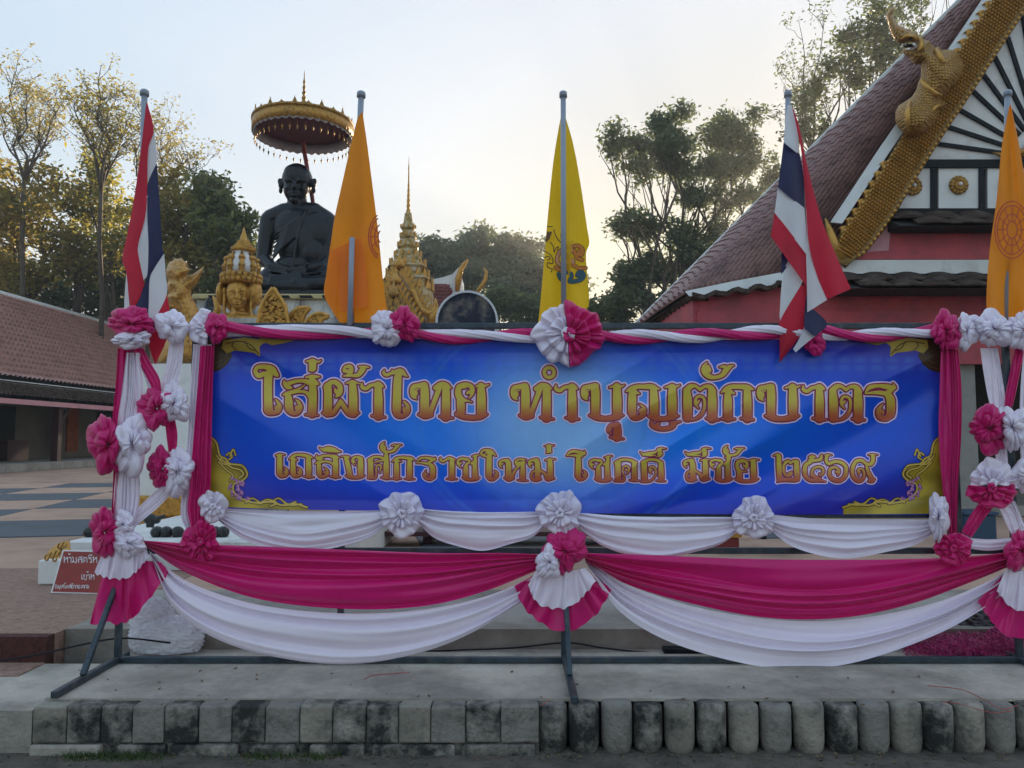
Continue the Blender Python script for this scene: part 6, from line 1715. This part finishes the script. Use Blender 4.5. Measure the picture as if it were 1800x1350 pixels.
rosette(1800, 580, 'white ruffled bow on the top rail at the right edge', [('white', H(r=34, n=9, seed=14, out=.06))], name='bow')
rosette(210, 780, 'big crimson and white bow half way up the far left post', [('pink', H(r=50, n=8, seed=15, cx=190, cy=782, out=.05, sx=.72, sy=1.1, dome=.8)), ('white', H(r=49, n=8, seed=16, cx=232, cy=782, out=.08, sx=.72, sy=1.08, dome=.7))], name='bow')
rosette(288, 714, 'crimson and white rosette upper one beside the left end of the banner', [('pink', H(r=40, n=9, seed=17, cx=276, cy=718, out=.05, sx=.85)), ('white', H(r=35, n=8, seed=18, cx=306, cy=708, out=.07, sx=.78, sy=1.05))])
rosette(300, 832, 'crimson and white rosette lower one beside the left end of the banner', [('pink', H(r=38, n=9, seed=19, cx=286, cy=824, out=.05, sx=.72)), ('white', H(r=40, n=9, seed=20, cx=313, cy=830, out=.08, sx=.68, sy=1.1))])
tL = rosette(200, 940, 'crimson and white rosette with hanging frills low on the far left post', [('pink', H(r=40, n=9, seed=21, cx=184, cy=936, out=.08, sx=.72, sy=1.05)), ('white', H(r=28, n=7, seed=22, cx=216, cy=922, out=.10, sx=.75, sy=.9)), ('white', H(r=33, n=8, seed=23, cx=226, cy=955, out=.11, sx=.95, sy=.75))])
drape('frill', [(188,950),(205,945),(225,945),(245,950),(258,965)], [(166,1008),(190,1016),(212,1018),(236,1008),(262,978)], M['white'], tL, out=.12, folds=1, amp=.004, pleat=8, pamp=.036, scal=2, seed=4)
drape('frill', [(186,985),(205,985),(230,985),(250,985),(282,988)], [(158,1098),(185,1094),(212,1096),(240,1080),(298,1006)], M['pink'], tL, out=.07, folds=1, amp=.004, pleat=6, pamp=.05, scal=2, seed=7)
rosette(352, 952, 'round crimson rosette under the left upright drape', [('pink', H(r=38, n=11, seed=24, fan=1, out=.09, sx=.92))])
rosette(374, 890, 'white rosette at the lower left corner of the banner', [('white', H(r=32, n=8, seed=25, fan=1, out=.08, sx=.85, sy=.95))])
rosette(706, 903, 'white rosette below the banner, left of the middle', [('white', H(r=43, n=11, seed=26, fan=1, out=.07, sx=.95))])
rosette(984, 902, 'white rosette below the middle of the banner, above a crimson one', [('white', H(r=43, n=11, seed=27, fan=1, out=.07, sx=.95))])
rosette(1325, 910, 'white rosette below the banner, right of the middle', [('white', H(r=40, n=11, seed=28, fan=1, out=.07, sx=.97))])
rosette(1650, 908, 'white rosette at the lower right corner of the banner', [('white', H(r=38, n=8, seed=29, out=.09, sx=.55, sy=1.05))])
tM = rosette(990, 970, 'crimson and white rosette with fan frills in front of the middle post', [('pink', H(r=40, n=9, seed=30, cx=992, cy=968, out=.10, sx=1.0)), ('white', H(r=29, n=8, seed=32, cx=966, cy=988, out=.15, sx=.9))])
drape('frill', [(945,998),(965,1003),(985,1005),(1008,1003),(1030,998)], [(928,1030),(945,1060),(978,1070),(1010,1062),(1048,1022)], M['white'], tM, out=.13, folds=1, amp=.004, pleat=8, pamp=.036, scal=2, seed=5)
drape('frill', [(940,1010),(962,1015),(985,1018),(1010,1015),(1036,1010)], [(904,1032),(928,1076),(985,1110),(1040,1088),(1078,1034)], M['pink'], tM, out=.08, folds=1, amp=.004, pleat=7, pamp=.045, scal=2, seed=6)
rosette(1676, 964, 'crimson rosette at the foot of the right upright drape', [('pink', H(r=36, n=9, seed=33, fan=1, out=.09, sx=1.0, sy=.85))])
rosette(1758, 752, 'crimson and white rosette upper one beside the right end of the banner', [('pink', H(r=43, n=10, seed=34, cx=1740, cy=754, out=.06, sx=.85)), ('white', H(r=42, n=9, seed=35, cx=1780, cy=752, out=.07, sx=.8))])
tR = rosette(1745, 852, 'white over crimson fan rosette lower one beside the right end of the banner', [('white', H(r=46, n=10, seed=36, fan=1, cx=1746, cy=850, a0=170, a1=372, out=.06)), ('pink', H(r=46, n=10, seed=37, fan=1, cx=1744, cy=858, a0=-12, a1=192, out=.08, sy=.85))])
rosette(1806, 838, 'white rosette at the right edge beside the fan rosette', [('white', H(r=30, n=8, seed=39, out=.05))])
tE = rosette(1796, 968, 'crimson rosette with white and crimson frills on the right post', [('pink', H(r=34, n=9, seed=38, out=.10))])
drape('frill', [(1768,1000),(1790,1004),(1812,1004)], [(1752,1040),(1785,1072),(1830,1066)], M['white'], tE, out=.12, folds=1, amp=.004, pleat=4, pamp=.03, scal=1.5, seed=5)
drape('frill', [(1762,1012),(1790,1018),(1812,1018)], [(1718,1058),(1768,1116),(1840,1122)], M['pink'], tE, out=.08, folds=1, amp=.004, pleat=4, pamp=.03, scal=1.5, seed=6)
# ------------------------------------------------------------------ flags on grey poles tied to the frame
M['red'] = pm('flag red', (.62, .012, .045), .6, var=.08, scale=3, transl=.3, sheen=.1)
M['navy'] = pm('flag navy', (.018, .022, .085), .6, var=.08, scale=3, transl=.2, sheen=.1)
M['fwhite'] = pm('flag white', (.76, .76, .80), .6, var=.05, scale=3, transl=.3, sheen=.1)
M['orange'] = pm('flag orange', (.97, .33, .016), .55, var=.06, scale=2, transl=.5, sheen=.1)
M['orangeshade'] = pm('flag orange fold shade', (.95, .25, .010), .55, var=.06, scale=2, transl=.3)  # darker copy of the orange paints in the shade inside the fold
M['yellow'] = pm('flag yellow', (.97, .62, .010), .55, var=.06, scale=2, transl=.5, sheen=.1)

def pole(t, a, b, r, Y):
    p, q = Pv(*a, Y), Pv(*b, Y)
    mb = MB().tube([q, p], r, 12); o = mb.make('pole', M['pvc'], t, smooth=True)
    d = (p - q).normalized()
    MB().tube([p - d * .02, p + d * .006, p + d * .016, p + d * .024], [r * 1.5, r * 1.5, r * 1.3, r * .5], 12).make('cap', M['pvc'], t, smooth=True)

def flag_cloth(t, pieces, Y, waves=(), out=.0, nu=70, nv=22, name='flag_cloth', amp=.022):
    """pieces: (material key, left curve, right curve, extra out, fold count)"""
    Vs, Fs, Mi, mats, base = [], [], [], [], 0
    for k, A, B, ex, fo in pieces:
        if k not in mats: mats.append(k)
        a, b = cat(A, nu), cat(B, nu)
        v = np.linspace(0, 1, nv)[None, :]
        px = a[:, :1] * (1 - v) + b[:, :1] * v; py = a[:, 1:2] * (1 - v) + b[:, 1:2] * v
        hang = np.linspace(.15, 1, nu)[:, None]
        o = out + ex + amp * np.sin(px / 17.0 + py / 90.0 + 1.3 * np.sin(py / 61.0)) * hang + .5 * amp * np.sin(px / 7.3 - py / 47.0) * hang + amp * .8 * np.sin(np.pi * fo * v + .4) * hang
        Vs.append(P(px, py, Y - o).reshape(-1, 3)); f = grid_faces(nu, nv)
        Fs.append(f + base); base += nu * nv; Mi += [mats.index(k)] * len(f)
    o = mk(name, np.vstack(Vs), np.vstack(Fs), [M[k] for k in mats], t, midx=Mi)
    return o

FG = 'flags on poles tied along the frame'
# national flag on the far left
YL = YF + .07
t = thing('national_flag', tuple(Pv(247, 560, YL)), 'red white and blue national flag hanging on the far left pole', 'flag', FG)
pole(t, (254,163), (244,620), .019, YL)
f = flag_cloth(t, [
    ('fwhite', [(222,480),(219,520),(218,556)], [(234,480),(236,520),(240,560)], -.02, 1),
    ('red', [(257,181),(248,260),(240,320),(232,370),(222,420),(215,455),(222,480),(226,520),(229,548)], [(259,180),(270,228),(261,259),(259,307),(259,337),(255,381),(243,430),(244,452),(252,489),(254,522),(229,550)], .03, 1),
    ('fwhite', [(270,228),(261,259),(259,300),(260,322)], [(271,229),(274,255),(275,287),(260.5,323)], .02, 0),
    ('fwhite', [(259,345),(255,381),(243,430),(244,452),(252,490)], [(259.5,345),(260,385),(261,433),(259,481),(252.5,492)], .02, 0),
    ('navy', [(275,287),(260,322),(259,350),(259,385),(261,433),(259,481),(252,505),(225,556)], [(276,289),(281,360),(285,433),(288,446),(270,474),(263,493),(261,544),(256,580)], .025, 1),
    ('fwhite', [(288,446),(270,474),(263,493),(261,544),(257,585)], [(288.5,446),(291,480),(293,518),(273,560),(262,585)], .03, 0),
    ('red', [(293,518),(273,560),(261,586),(262,608),(272,640)], [(293.5,518),(298,545),(297,580),(291,602),(273,641)], .02, 1)], YL)
# orange flag with the wheel
YO = YF + .08
t = thing('orange_flag', tuple(Pv(617, 560, YO)), 'orange flag folded round its pole beside the statue, part of a red wheel showing', 'flag', FG)
pole(t, (635,166), (615,620), .019, YO)
flag_cloth(t, [
    ('orange', [(634,200),(628,210),(615,262),(599,333),(588,383),(581,430),(574,480),(570,518),(588,553),(598,568)], [(637,196),(645,250),(654,320),(663,391),(668,440),(673,490),(678,530),(682,555),(676,568),(620,570)], .045, 2),
    ], YO, amp=.026)
flag_cloth(t, [
    ('orangeshade', [(584,440),(596,458),(594,500),(597,548)], [(634,417),(640,445),(646,500),(646,540)], .078, 1),
    ('orange', [(580,432),(577,470),(571,512),(588,555)], [(581,436),(597,458),(592,500),(590,553)], .082, 0)], YO, name='fold', amp=.004)
MB().tube([Pv(619, 418, YO - .115), Pv(615, 572, YO - .115)], .017, 10).make('pole_end', M['pvc'], t, smooth=True)
def onflag(Y, o):
    return lambda px, py, lift=0: P(px, py, Y - o - lift)
M['redink'] = pm('red print', (.45, .03, .012), .6, var=.1, transl=.25)
def wheel(t, cx, cy, rx, ry, Y, o, clipx=None):
    st = []
    for q in (1, .86, .55, .30):
        st.append(np.array([(cx + rx * q * math.cos(a), cy + ry * q * math.sin(a), 1.1) for a in np.linspace(0, 6.2832, 30)]))
    for k in range(12):
        a = k * math.pi / 6
        st.append(np.array([(cx + rx * .3 * math.cos(a), cy + ry * .3 * math.sin(a), .8), (cx + rx * .86 * math.cos(a), cy + ry * .86 * math.sin(a), 1.0)]))
    if clipx: st = [s[s[:, 0] < clipx] for s in st]; st = [s for s in st if len(s) > 1]
    print_layer('wheel_emblem', st, [(0, (.50, .05, .015))], t, .9, onf=onflag(Y, o))
wheel(t, 672, 416, 24, 40, YO, .078, clipx=668)
# yellow royal flag in the middle
YY = YF + .06
t = thing('yellow_flag', tuple(Pv(990, 560, YY)), 'yellow flag with a scrolled royal emblem behind its grey pole in the middle', 'flag', FG)
flag_cloth(t, [
    ('yellow', [(988,192),(973,282),(962,390),(954,486),(947,560),(944,582)], [(991,192),(991,282),(991,390),(991,486),(991,560),(991,585)], .0, 1),
    ('yellow', [(991,192),(991,282),(991,390),(991,486),(991,560),(991,585)], [(994,205),(1008,255),(1020,320),(1032,400),(1036,428),(1030,448),(1034,500),(1035,536),(1025,552),(1018,580)], .0, 1)], YY, amp=.028)
pole(t, (990,166), (991,600), .017, YY - .06)
sc = 836 / 130.0
def ec(q, r): return np.array([(930 + x / sc, 370 + y / sc, r) for x, y in q])
dark = [ec(q, .9) for q in ([(205,180),(265,185)], [(280,215),(300,280),(330,330),(365,365)], [(240,360),(270,400),(285,470),(300,430),(330,410),(320,450)], [(175,460),(230,490),(265,540),(265,600),(210,590),(210,640),(260,660),(250,695)], [(165,535),(215,520),(240,540),(210,560)], [(420,355),(490,350)], [(360,265),(365,330)])]
dark += [ec(q, 2.2) for q in ([(215,250),(200,340)], [(245,250),(215,320)])]
print_layer('emblem', dark, [(0, (.14, .06, .01))], t, .6, onf=onflag(YY, .03))
pink = [ec(q, 3.0) for q in ([(360,450),(325,510),(320,580),(360,620)], [(420,420),(470,400),(475,470),(440,490)], [(420,540),(470,550),(500,585),(440,610)])]
print_layer('emblem', pink, [(.9, (.16, .05, .01)), (-.3, (.70, .30, .13))], t, .6, onf=onflag(YY, .03))
org = [ec(q, 3.0) for q in ([(500,400),(560,400),(605,440),(595,500),(555,490),(575,455)], [(510,450),(540,530),(600,560)], [(420,650),(500,620),(560,650),(640,650)], [(300,645),(350,670),(420,670)])]
print_layer('emblem', org, [(.9, (.16, .05, .01)), (-.3, (.62, .19, .01))], t, .6, onf=onflag(YY, .03))
blue = [ec(q, 3.4) for q in ([(335,720),(350,760),(370,780)], [(420,700),(460,700),(480,740),(460,800),(520,800),(590,780),(620,730),(580,690),(545,730),(575,740)])]
print_layer('emblem', blue, [(.7, (.12, .10, .02)), (-.2, (.02, .09, .13))], t, .6, onf=onflag(YY, .03))
# national flag on the right, in front of the banner
YN = YF - .06
t = thing('national_flag', tuple(Pv(1384, 580, YN)), 'red white and blue national flag draped over the top right part of the banner', 'flag', FG)
pole(t, (1385,165), (1380,600), .016, YN + .03)
c4 = lambda q: [(1350 + x / 2.178, y / 2.178) for x, y in q]
flag_cloth(t, [
    ('fwhite', c4([(75,402),(66,470),(60,545)]), c4([(90,402),(108,470),(122,595)]), .03, 1),
    ('navy', c4([(60,543),(48,640),(38,718)]), c4([(122,590),(138,690),(139,800)]), .035, 1),
    ('fwhite', c4([(38,716),(31,770),(25,814)]), c4([(139,796),(146,880),(147,975)]), .04, 1),
    ('red', c4([(25,812),(18,860),(10,903)]), c4([(147,970),(150,1030),(149,1100)]), .045, 1),
    ('red', c4([(92,410),(112,500),(130,600),(146,800),(156,930),(186,1050),(226,1146)]), c4([(94,410),(118,480),(152,640),(202,830),(262,980),(290,1045),(318,1106)]), .05, 1),
    ('fwhite', c4([(146,800),(148,880),(146,980),(149,1090),(150,1196)]), c4([(146.5,800),(156,930),(186,1050),(206,1100),(226,1148)]), .045, 0),
    ('navy', c4([(55,913),(52,980),(50,1052)]), c4([(110,952),(98,985),(78,1015)]), .02, 0),
    ('fwhite', c4([(108,945),(60,1040),(45,1190),(47,1228)]), c4([(138,975),(138,1030),(125,1095),(48,1229)]), .02, 0),
    ('red', c4([(127,1090),(48,1225),(45,1280),(44,1388)]), c4([(152,1095),(146,1200),(138,1262),(45,1389)]), .03, 1),
    ('navy', c4([(140,1190),(138,1230),(140,1258)]), c4([(176,1185),(226,1240),(180,1288)]), .05, 0),
    ('fwhite', c4([(140,1250),(118,1300),(96,1336)]), c4([(182,1286),(145,1315),(106,1349)]), .05, 0),
    ('navy', c4([(136,940),(134,1050),(140,1190)]), c4([(152,960),(152,1080),(155,1200)]), .01, 0)], YN, amp=.022)
# orange flag at the right edge
YE = YF + .06
t = thing('orange_flag', tuple(Pv(1773, 560, YE)), 'orange flag with a red wheel emblem at the right edge of the picture', 'flag', FG)
pole(t, (1771,164), (1766,620), .018, YE + .03)
flag_cloth(t, [
    ('orange', [(1774,186),(1761,257),(1752,349),(1740,436),(1734,520),(1736,572)], [(1777,184),(1792,257),(1806,340),(1822,430),(1834,520),(1830,590)], .02, 3)], YE, amp=.034)
wheel(t, 1779, 404, 30, 50, YE, .07)
# ------------------------------------------------------------------ red notice, bags, cable, wrappings
YR = 6.2
M['signred'] = pm('faded red board', (.30, .035, .025), .6, var=.15, scale=5, dirt=(.16, .03, .025), dscale=3, damt=.6)
t = thing('red_notice', tuple(Pv(130, 1042, YR)), 'leaning red notice board with white Thai words beside the far left post', 'sign')
def sg(px, py, lift=0.0):
    px, py = np.asarray(px, float), np.asarray(py, float)
    return P(px, py, YR + (1043 - py) / 78 * .16 - lift)
c = [(110,967),(196,969),(200,1045),(89,1042)]
fr_ = [Vector(sg(x, y).tolist()) for x, y in c]
MB().prism(fr_, (0, .012, 0)).make('board', M['whitepaint'], t)
c2 = [(112,969),(194,971),(198,1043),(92,1040)]
MB().prism([Vector(sg(x, y, .003).tolist()) for x, y in c2], (0, .002, 0)).make('red_face', M['signred'], t)
def w_(pts, ox, oy, s, r): return [np.array([(ox + x * s, oy + y * s, r) for x, y in q]) for q in pts]
# simple pen strokes of the letters, unit box 10 wide 14 high
L_ = {
 'ho': [[(0,3),(1.5,2),(2,4),(1,5),(1,14)],[(1,10),(6,4),(8,3),(7,6),(5,5)],[(7,6),(8,9),(8,14)]],
 'mai2': [[(3,-5),(4,-4),(4,-2.5),(7,-4)]],
 'aa': [[(0,5),(2,3),(4,3),(5,5),(5,14)]],
 'mo': [[(0,3),(1.5,2.5),(2,5),(2,12),(0,13),(1,11),(3,11.5),(8,14),(8,3)]],
 'so': [[(1,5),(3,3),(6,3),(8,6),(8,14)],[(0,9),(2,8),(2,14)],[(2,8),(5,7),(8,8)],[(6,4),(9,1)]],
 'to': [[(0,14),(0,6),(2,3),(4,5),(6,3),(8,6),(8,14)],[(2,12),(4,9),(3,8)]],
 'ro': [[(0,4),(2,3),(4,4),(6,3)],[(1,6),(5,6),(6,9),(6,13),(4,14),(4,12)]],
 'ii': [[(0,1),(3,-2),(6,0),(7,-3)]],
 'e': [[(1,3),(1,12),(2,14),(3,12)]],
 'kho': [[(0,4),(2,3),(2,6),(1,8),(2,14),(7,14),(7,3)]],
 'no': [[(0,3),(2,3),(2,14),(4,12),(7,13),(7,3)]],
 'ngo': [[(0,7),(2,12),(5,14),(5,4),(3,3)]],
 'u': [[(1,16),(2,16),(2,19)]],
 'paren': [[(2,1),(0,6),(0,11),(2,16)]],
 'o': [[(1,9),(2,11),(1,13),(0,12),(0,6),(3,3),(6,5),(6,14),(2,14)]],
 'ko': [[(0,14),(0,7),(1,5),(0,4),(3,3),(6,5),(6,14)]],
}
st = []
def put(seq, x, y, s, r):
    global st
    for k, adv in seq:
        st.extend(w_(L_[k], x, y, s, r)); x += adv * s
put([('ho',7),('mai2',3),('aa',7.5),('mo',11),('so',11),('to',11),('ro',0),('ii',9),('ho',5)], 112, 977, .86, .62)
st1, st = st, []
put([('e',5),('kho',5),('mai2',4),('aa',8),('ho',6)], 143, 1008, .74, .55)
st2, st = st, []
put([('paren',4),('no',9),('u',0),('ngo',8),('so',9),('mai2',2),('no',11),('e',4),('so',8),('ii',2),('o',8),('aa',8),('ko',8),('o',12),('to',10),('ko',8),('no',8)], 97, 1027, .50, .42)
for q_ in (st1, st2, st):
    print_layer('word_line', q_, [(0, (.72, .70, .70))], t, .45, onf=lambda px, py, lift=0: sg(px, py, .004 + lift))

# crumpled clear plastic bag on the pavement
M['plastic'] = pm('clear plastic', (.88, .87, .92), .25, var=.06, scale=6, transl=.35)
def crumple(name, label, cat_, pts, Y, m, seed, depth=.22, amp=.03, n=60, group=None):
    t = thing(name, tuple(ground_at(pts[0][0], pts[0][1], ZP)), label, cat_, group)
    r = np.random.default_rng(seed)
    A, B = pts
    return t
t = thing('plastic_bag', tuple(Pv(290, 1145, 4.98)), 'crumpled pale plastic bag stuffed with cloth lying behind the bottom rail', 'bag')
def blob_bag(t, cx, cy, rx_, ry_, Y, m, seed, amp=.16, name='bag', depth=.6):
    r = np.random.default_rng(seed)
    nu_, nv_ = 150, 76
    th = np.linspace(0, 2 * np.pi, nu_, endpoint=False)[:, None]; ph = np.linspace(0, np.pi, nv_)[None, :]
    d = np.stack([np.cos(th) * np.sin(ph), np.sin(th) * np.sin(ph), np.cos(ph) + 0 * th], -1)
    h = 0
    for k in range(34):
        a = r.normal(size=3); a /= np.linalg.norm(a)
        h = h + np.abs(np.sin((d @ a) * r.uniform(3, 24) + r.uniform(0, 6))) * r.uniform(.3, 1) / (1 + k * .13)
    h = h / h.max()
    rad = 1 - amp * 1.6 * h
    S = Y / FPX
    c = Pv(cx, cy, Y)
    V = np.array(c) + d * rad[..., None] * np.array([rx_ * S, rx_ * S * depth, ry_ * S])
    V[..., 2] = np.maximum(V[..., 2], ZP + .004)
    i = np.arange(nu_)[:, None]; q_ = np.arange(nv_ - 1)[None, :]; i2 = (i + 1) % nu_
    F = np.stack([i*nv_+q_, i2*nv_+q_, i2*nv_+q_+1, i*nv_+q_+1], -1).reshape(-1, 4)
    return mk(name, V.reshape(-1, 3), F, m, t)
blob_bag(t, 292, 1122, 86, 54, 4.98, M['plastic'], 3, .22, depth=.4)
blob_bag(t, 268, 1092, 52, 56, 4.99, M['plastic'], 5, .24, depth=.4)
t = thing('tinsel_bundle', tuple(Pv(1700, 1165, 4.96)), 'bundle of shiny crimson tinsel wrapped in clear plastic at the lower right', 'bundle')
M['tinsel'] = pm('crimson tinsel', (.40, .015, .14), .3, var=.5, scale=30, bump=.6, bscale=60)
o = blob_bag(t, 1685, 1142, 92, 30, 4.96, M['tinsel'], 8, .3, name='tinsel', depth=.35)
blob_bag(t, 1770, 1128, 60, 44, 5.0, M['tinsel'], 9, .3, name='tinsel', depth=.35)
r = np.random.default_rng(4)
k = 2600
c = P(r.uniform(1590, 1810, k), r.uniform(1112, 1168, k), 4.86 + r.uniform(-.06, .2, k))
a = r.normal(size=(k, 3)); a /= np.linalg.norm(a, axis=1)[:, None]; b = np.cross(a, r.normal(size=(k, 3))); b /= np.linalg.norm(b, axis=1)[:, None]
c[:, 2] = np.maximum(c[:, 2], ZP + .03)
V = np.stack([c - a * .03, c + b * .0022, c + a * .03, c - b * .0022], 1).reshape(-1, 3)
mk('tinsel_strands', V, np.arange(k * 4).reshape(-1, 4), M['tinsel'], t, smooth=False)
M['darkbag'] = pm('dark wrapping', (.035, .026, .03), .35, var=.4)
t2 = thing('dark_plastic_wrap', tuple(Pv(1740, 1095, 5.05)), 'dark see-through wrapping heaped above the crimson tinsel', 'wrapping')
blob_bag(t2, 1745, 1108, 110, 50, 5.2, M['darkbag'], 12, .3, name='wrap', depth=.3)
# black brush at the middle
t = thing('broom_head', tuple(Pv(1195, 1150, 4.95)), 'black bristle broom head lying under the right white swag', 'broom')
mb = MB(); mb.prism([Pv(1168, 1141, 4.95), Pv(1250, 1143, 4.95), Pv(1250, 1151, 4.95), Pv(1168, 1149, 4.95)], (0, .08, 0)); mb.make('stock', M['black'], t)
mb = MB(); random.seed(2)
for k in range(70):
    x = 1169 + random.uniform(0, 80); mb.bar(Pv(x, 1149, 4.95 + random.uniform(0, .07)), Pv(x + random.uniform(-3, 3), 1164, 4.94 + random.uniform(0, .08)), .004)
mb.make('bristles', M['black'], t, kind='stuff')
# cables
def cable(label, pts, m='black', r=.006):
    pts3 = [Vector(p) for p in cat([tuple(p) for p in pts], 60)]
    o = MB().tube(pts3, r, 6).make('cable', M[m], None, smooth=True)
    o['label'] = label; o['category'] = 'cable'
    return o
cable('black cable sagging from the left edge to the far left post', [Pv(-40, 1168, 4.72), Pv(60, 1152, 4.75), Pv(140, 1134, 4.78), Pv(215, 1122, 4.80), Pv(300, 1130, 4.9)])
cable('black cable lying on the pavement behind the middle post', [Pv(690, 1146, 5.0), Pv(800, 1143, 5.0), Pv(900, 1139, 5.0), Pv(995, 1130, 5.0), Pv(1060, 1139, 5.0), Pv(1130, 1146, 5.0), Pv(1240, 1150, 5.0)])
M['redthread'] = pm('red thread', (.45, .06, .04), .6, var=.1)
for lab, pts in (('curled red thread on the pavement left of the middle', [(640,1194),(655,1187),(690,1184),(720,1182)]),
                 ('short red thread on the pavement beside the middle foot', [(952,1240),(960,1234),(966,1228)]),
                 ('long red thread on the pavement at the lower right', [(1630,1205),(1690,1212),(1730,1230),(1760,1246),(1790,1240)]),
                 ('second red thread nearer the kerb at the lower right', [(1655,1233),(1690,1238),(1740,1252),(1780,1250)])):
    o = cable(lab, [ground_at(x, y, ZP + .003) for x, y in pts], 'redthread', .0018); o['category'] = 'thread'; o.name = 'red_thread'
# dry leaves scattered on the pavement
M['dryleaf'] = pm('dry leaf', (.12, .075, .03), .8, var=.4, scale=30)
random.seed(31)
for k in range(48):
    x, y = random.uniform(120, 1790), random.uniform(1172, 1240)
    p = ground_at(x, y, ZP + .004); a = random.uniform(0, 6.28); s = random.uniform(.008, .018)
    d = Vector((math.cos(a), math.sin(a), 0)); n_ = Vector((-d.y, d.x, 0))
    o = MB().add([p - d * s, p + n_ * s * .5 + Vector((0, 0, .004)), p + d * s + Vector((0, 0, .006)), p - n_ * s * .5], [(0, 1, 2, 3)]).make('dry_leaf', M['dryleaf'])
    tag(o, 'tiny dry leaf lying on the pavement in front of the bottom rail', 'leaf', 'dry leaves on the pavement')
# wooden clutter seen through the gap above the pink swag
def clutter(name, label, cat_, x0, x1, y0, y1, Y, m):
    a, b = P(x0, y1, Y), P(x1, y0, Y)
    t = thing(name, (float(a[0] + b[0]) / 2, Y, float(a[2])), label, cat_)
    return t, a, b
t, a, b = clutter('plastic_chair', 'dark chair leg and seat showing under the right end of the banner', 'chair', 1340, 1380, 930, 990, 8.2, None)
MB().box((a[0], 8.2, ZPL + .16), (a[0] + .05, 8.25, b[2])).make('leg', M['black'], t)
MB().box((b[0] - .05, 8.2, ZPL + .16), (b[0], 8.25, b[2])).make('leg', M['black'], t)
MB().box((a[0] - .05, 8.15, b[2]), (b[0] + .05, 8.6, b[2] + .04)).make('seat', M['black'], t)
t, a, b = clutter('red_offering_box', 'small red and gold box behind the gap right of the middle', 'box', 1256, 1300, 945, 975, 8.4, None)
o = MB().box((a[0], 8.4, ZPL), (b[0], 8.7, b[2])).make('body', M['redpole'], t); bevel(o, .02)
MB().box((a[0] - .02, 8.38, b[2] + .002), (b[0] + .02, 8.72, b[2] + .05)).make('lid', M['gold'], t)
t, a, b = clutter('dark_cabinet', 'long dark wooden bench behind the gap left of the middle post', 'bench', 640, 1100, 935, 985, 8.8, None)
MB().box((a[0], 8.8, b[2] - .05), (b[0], 9.3, b[2])).make('seat', M['darkred'], t)
for x in (a[0] + .05, (a[0] + b[0]) / 2, b[0] - .15):
    MB().box((x, 8.85, ZPL - .01), (x + .1, 9.25, b[2] - .051)).make('leg', M['darkred'], t)
# ------------------------------------------------------------------ morning haze
hz = MB().box((-930, -330, -1.2), (930, 1630, 32)).make('haze', M['whitepaint'], kind='stuff')
hm = bpy.data.materials.new('haze'); hm.use_nodes = True
hn = hm.node_tree; hn.nodes.remove(hn.nodes['Principled BSDF'])
pvn = hn.nodes.new('ShaderNodeVolumePrincipled')
pvn.inputs['Color'].default_value = (.93, .93, .90, 1)
pvn.inputs['Density'].default_value = 0.0013
pvn.inputs['Anisotropy'].default_value = 0.35
hn.links.new(pvn.outputs[0], hn.nodes['Material Output'].inputs['Volume'])
hz.data.materials[0] = hm
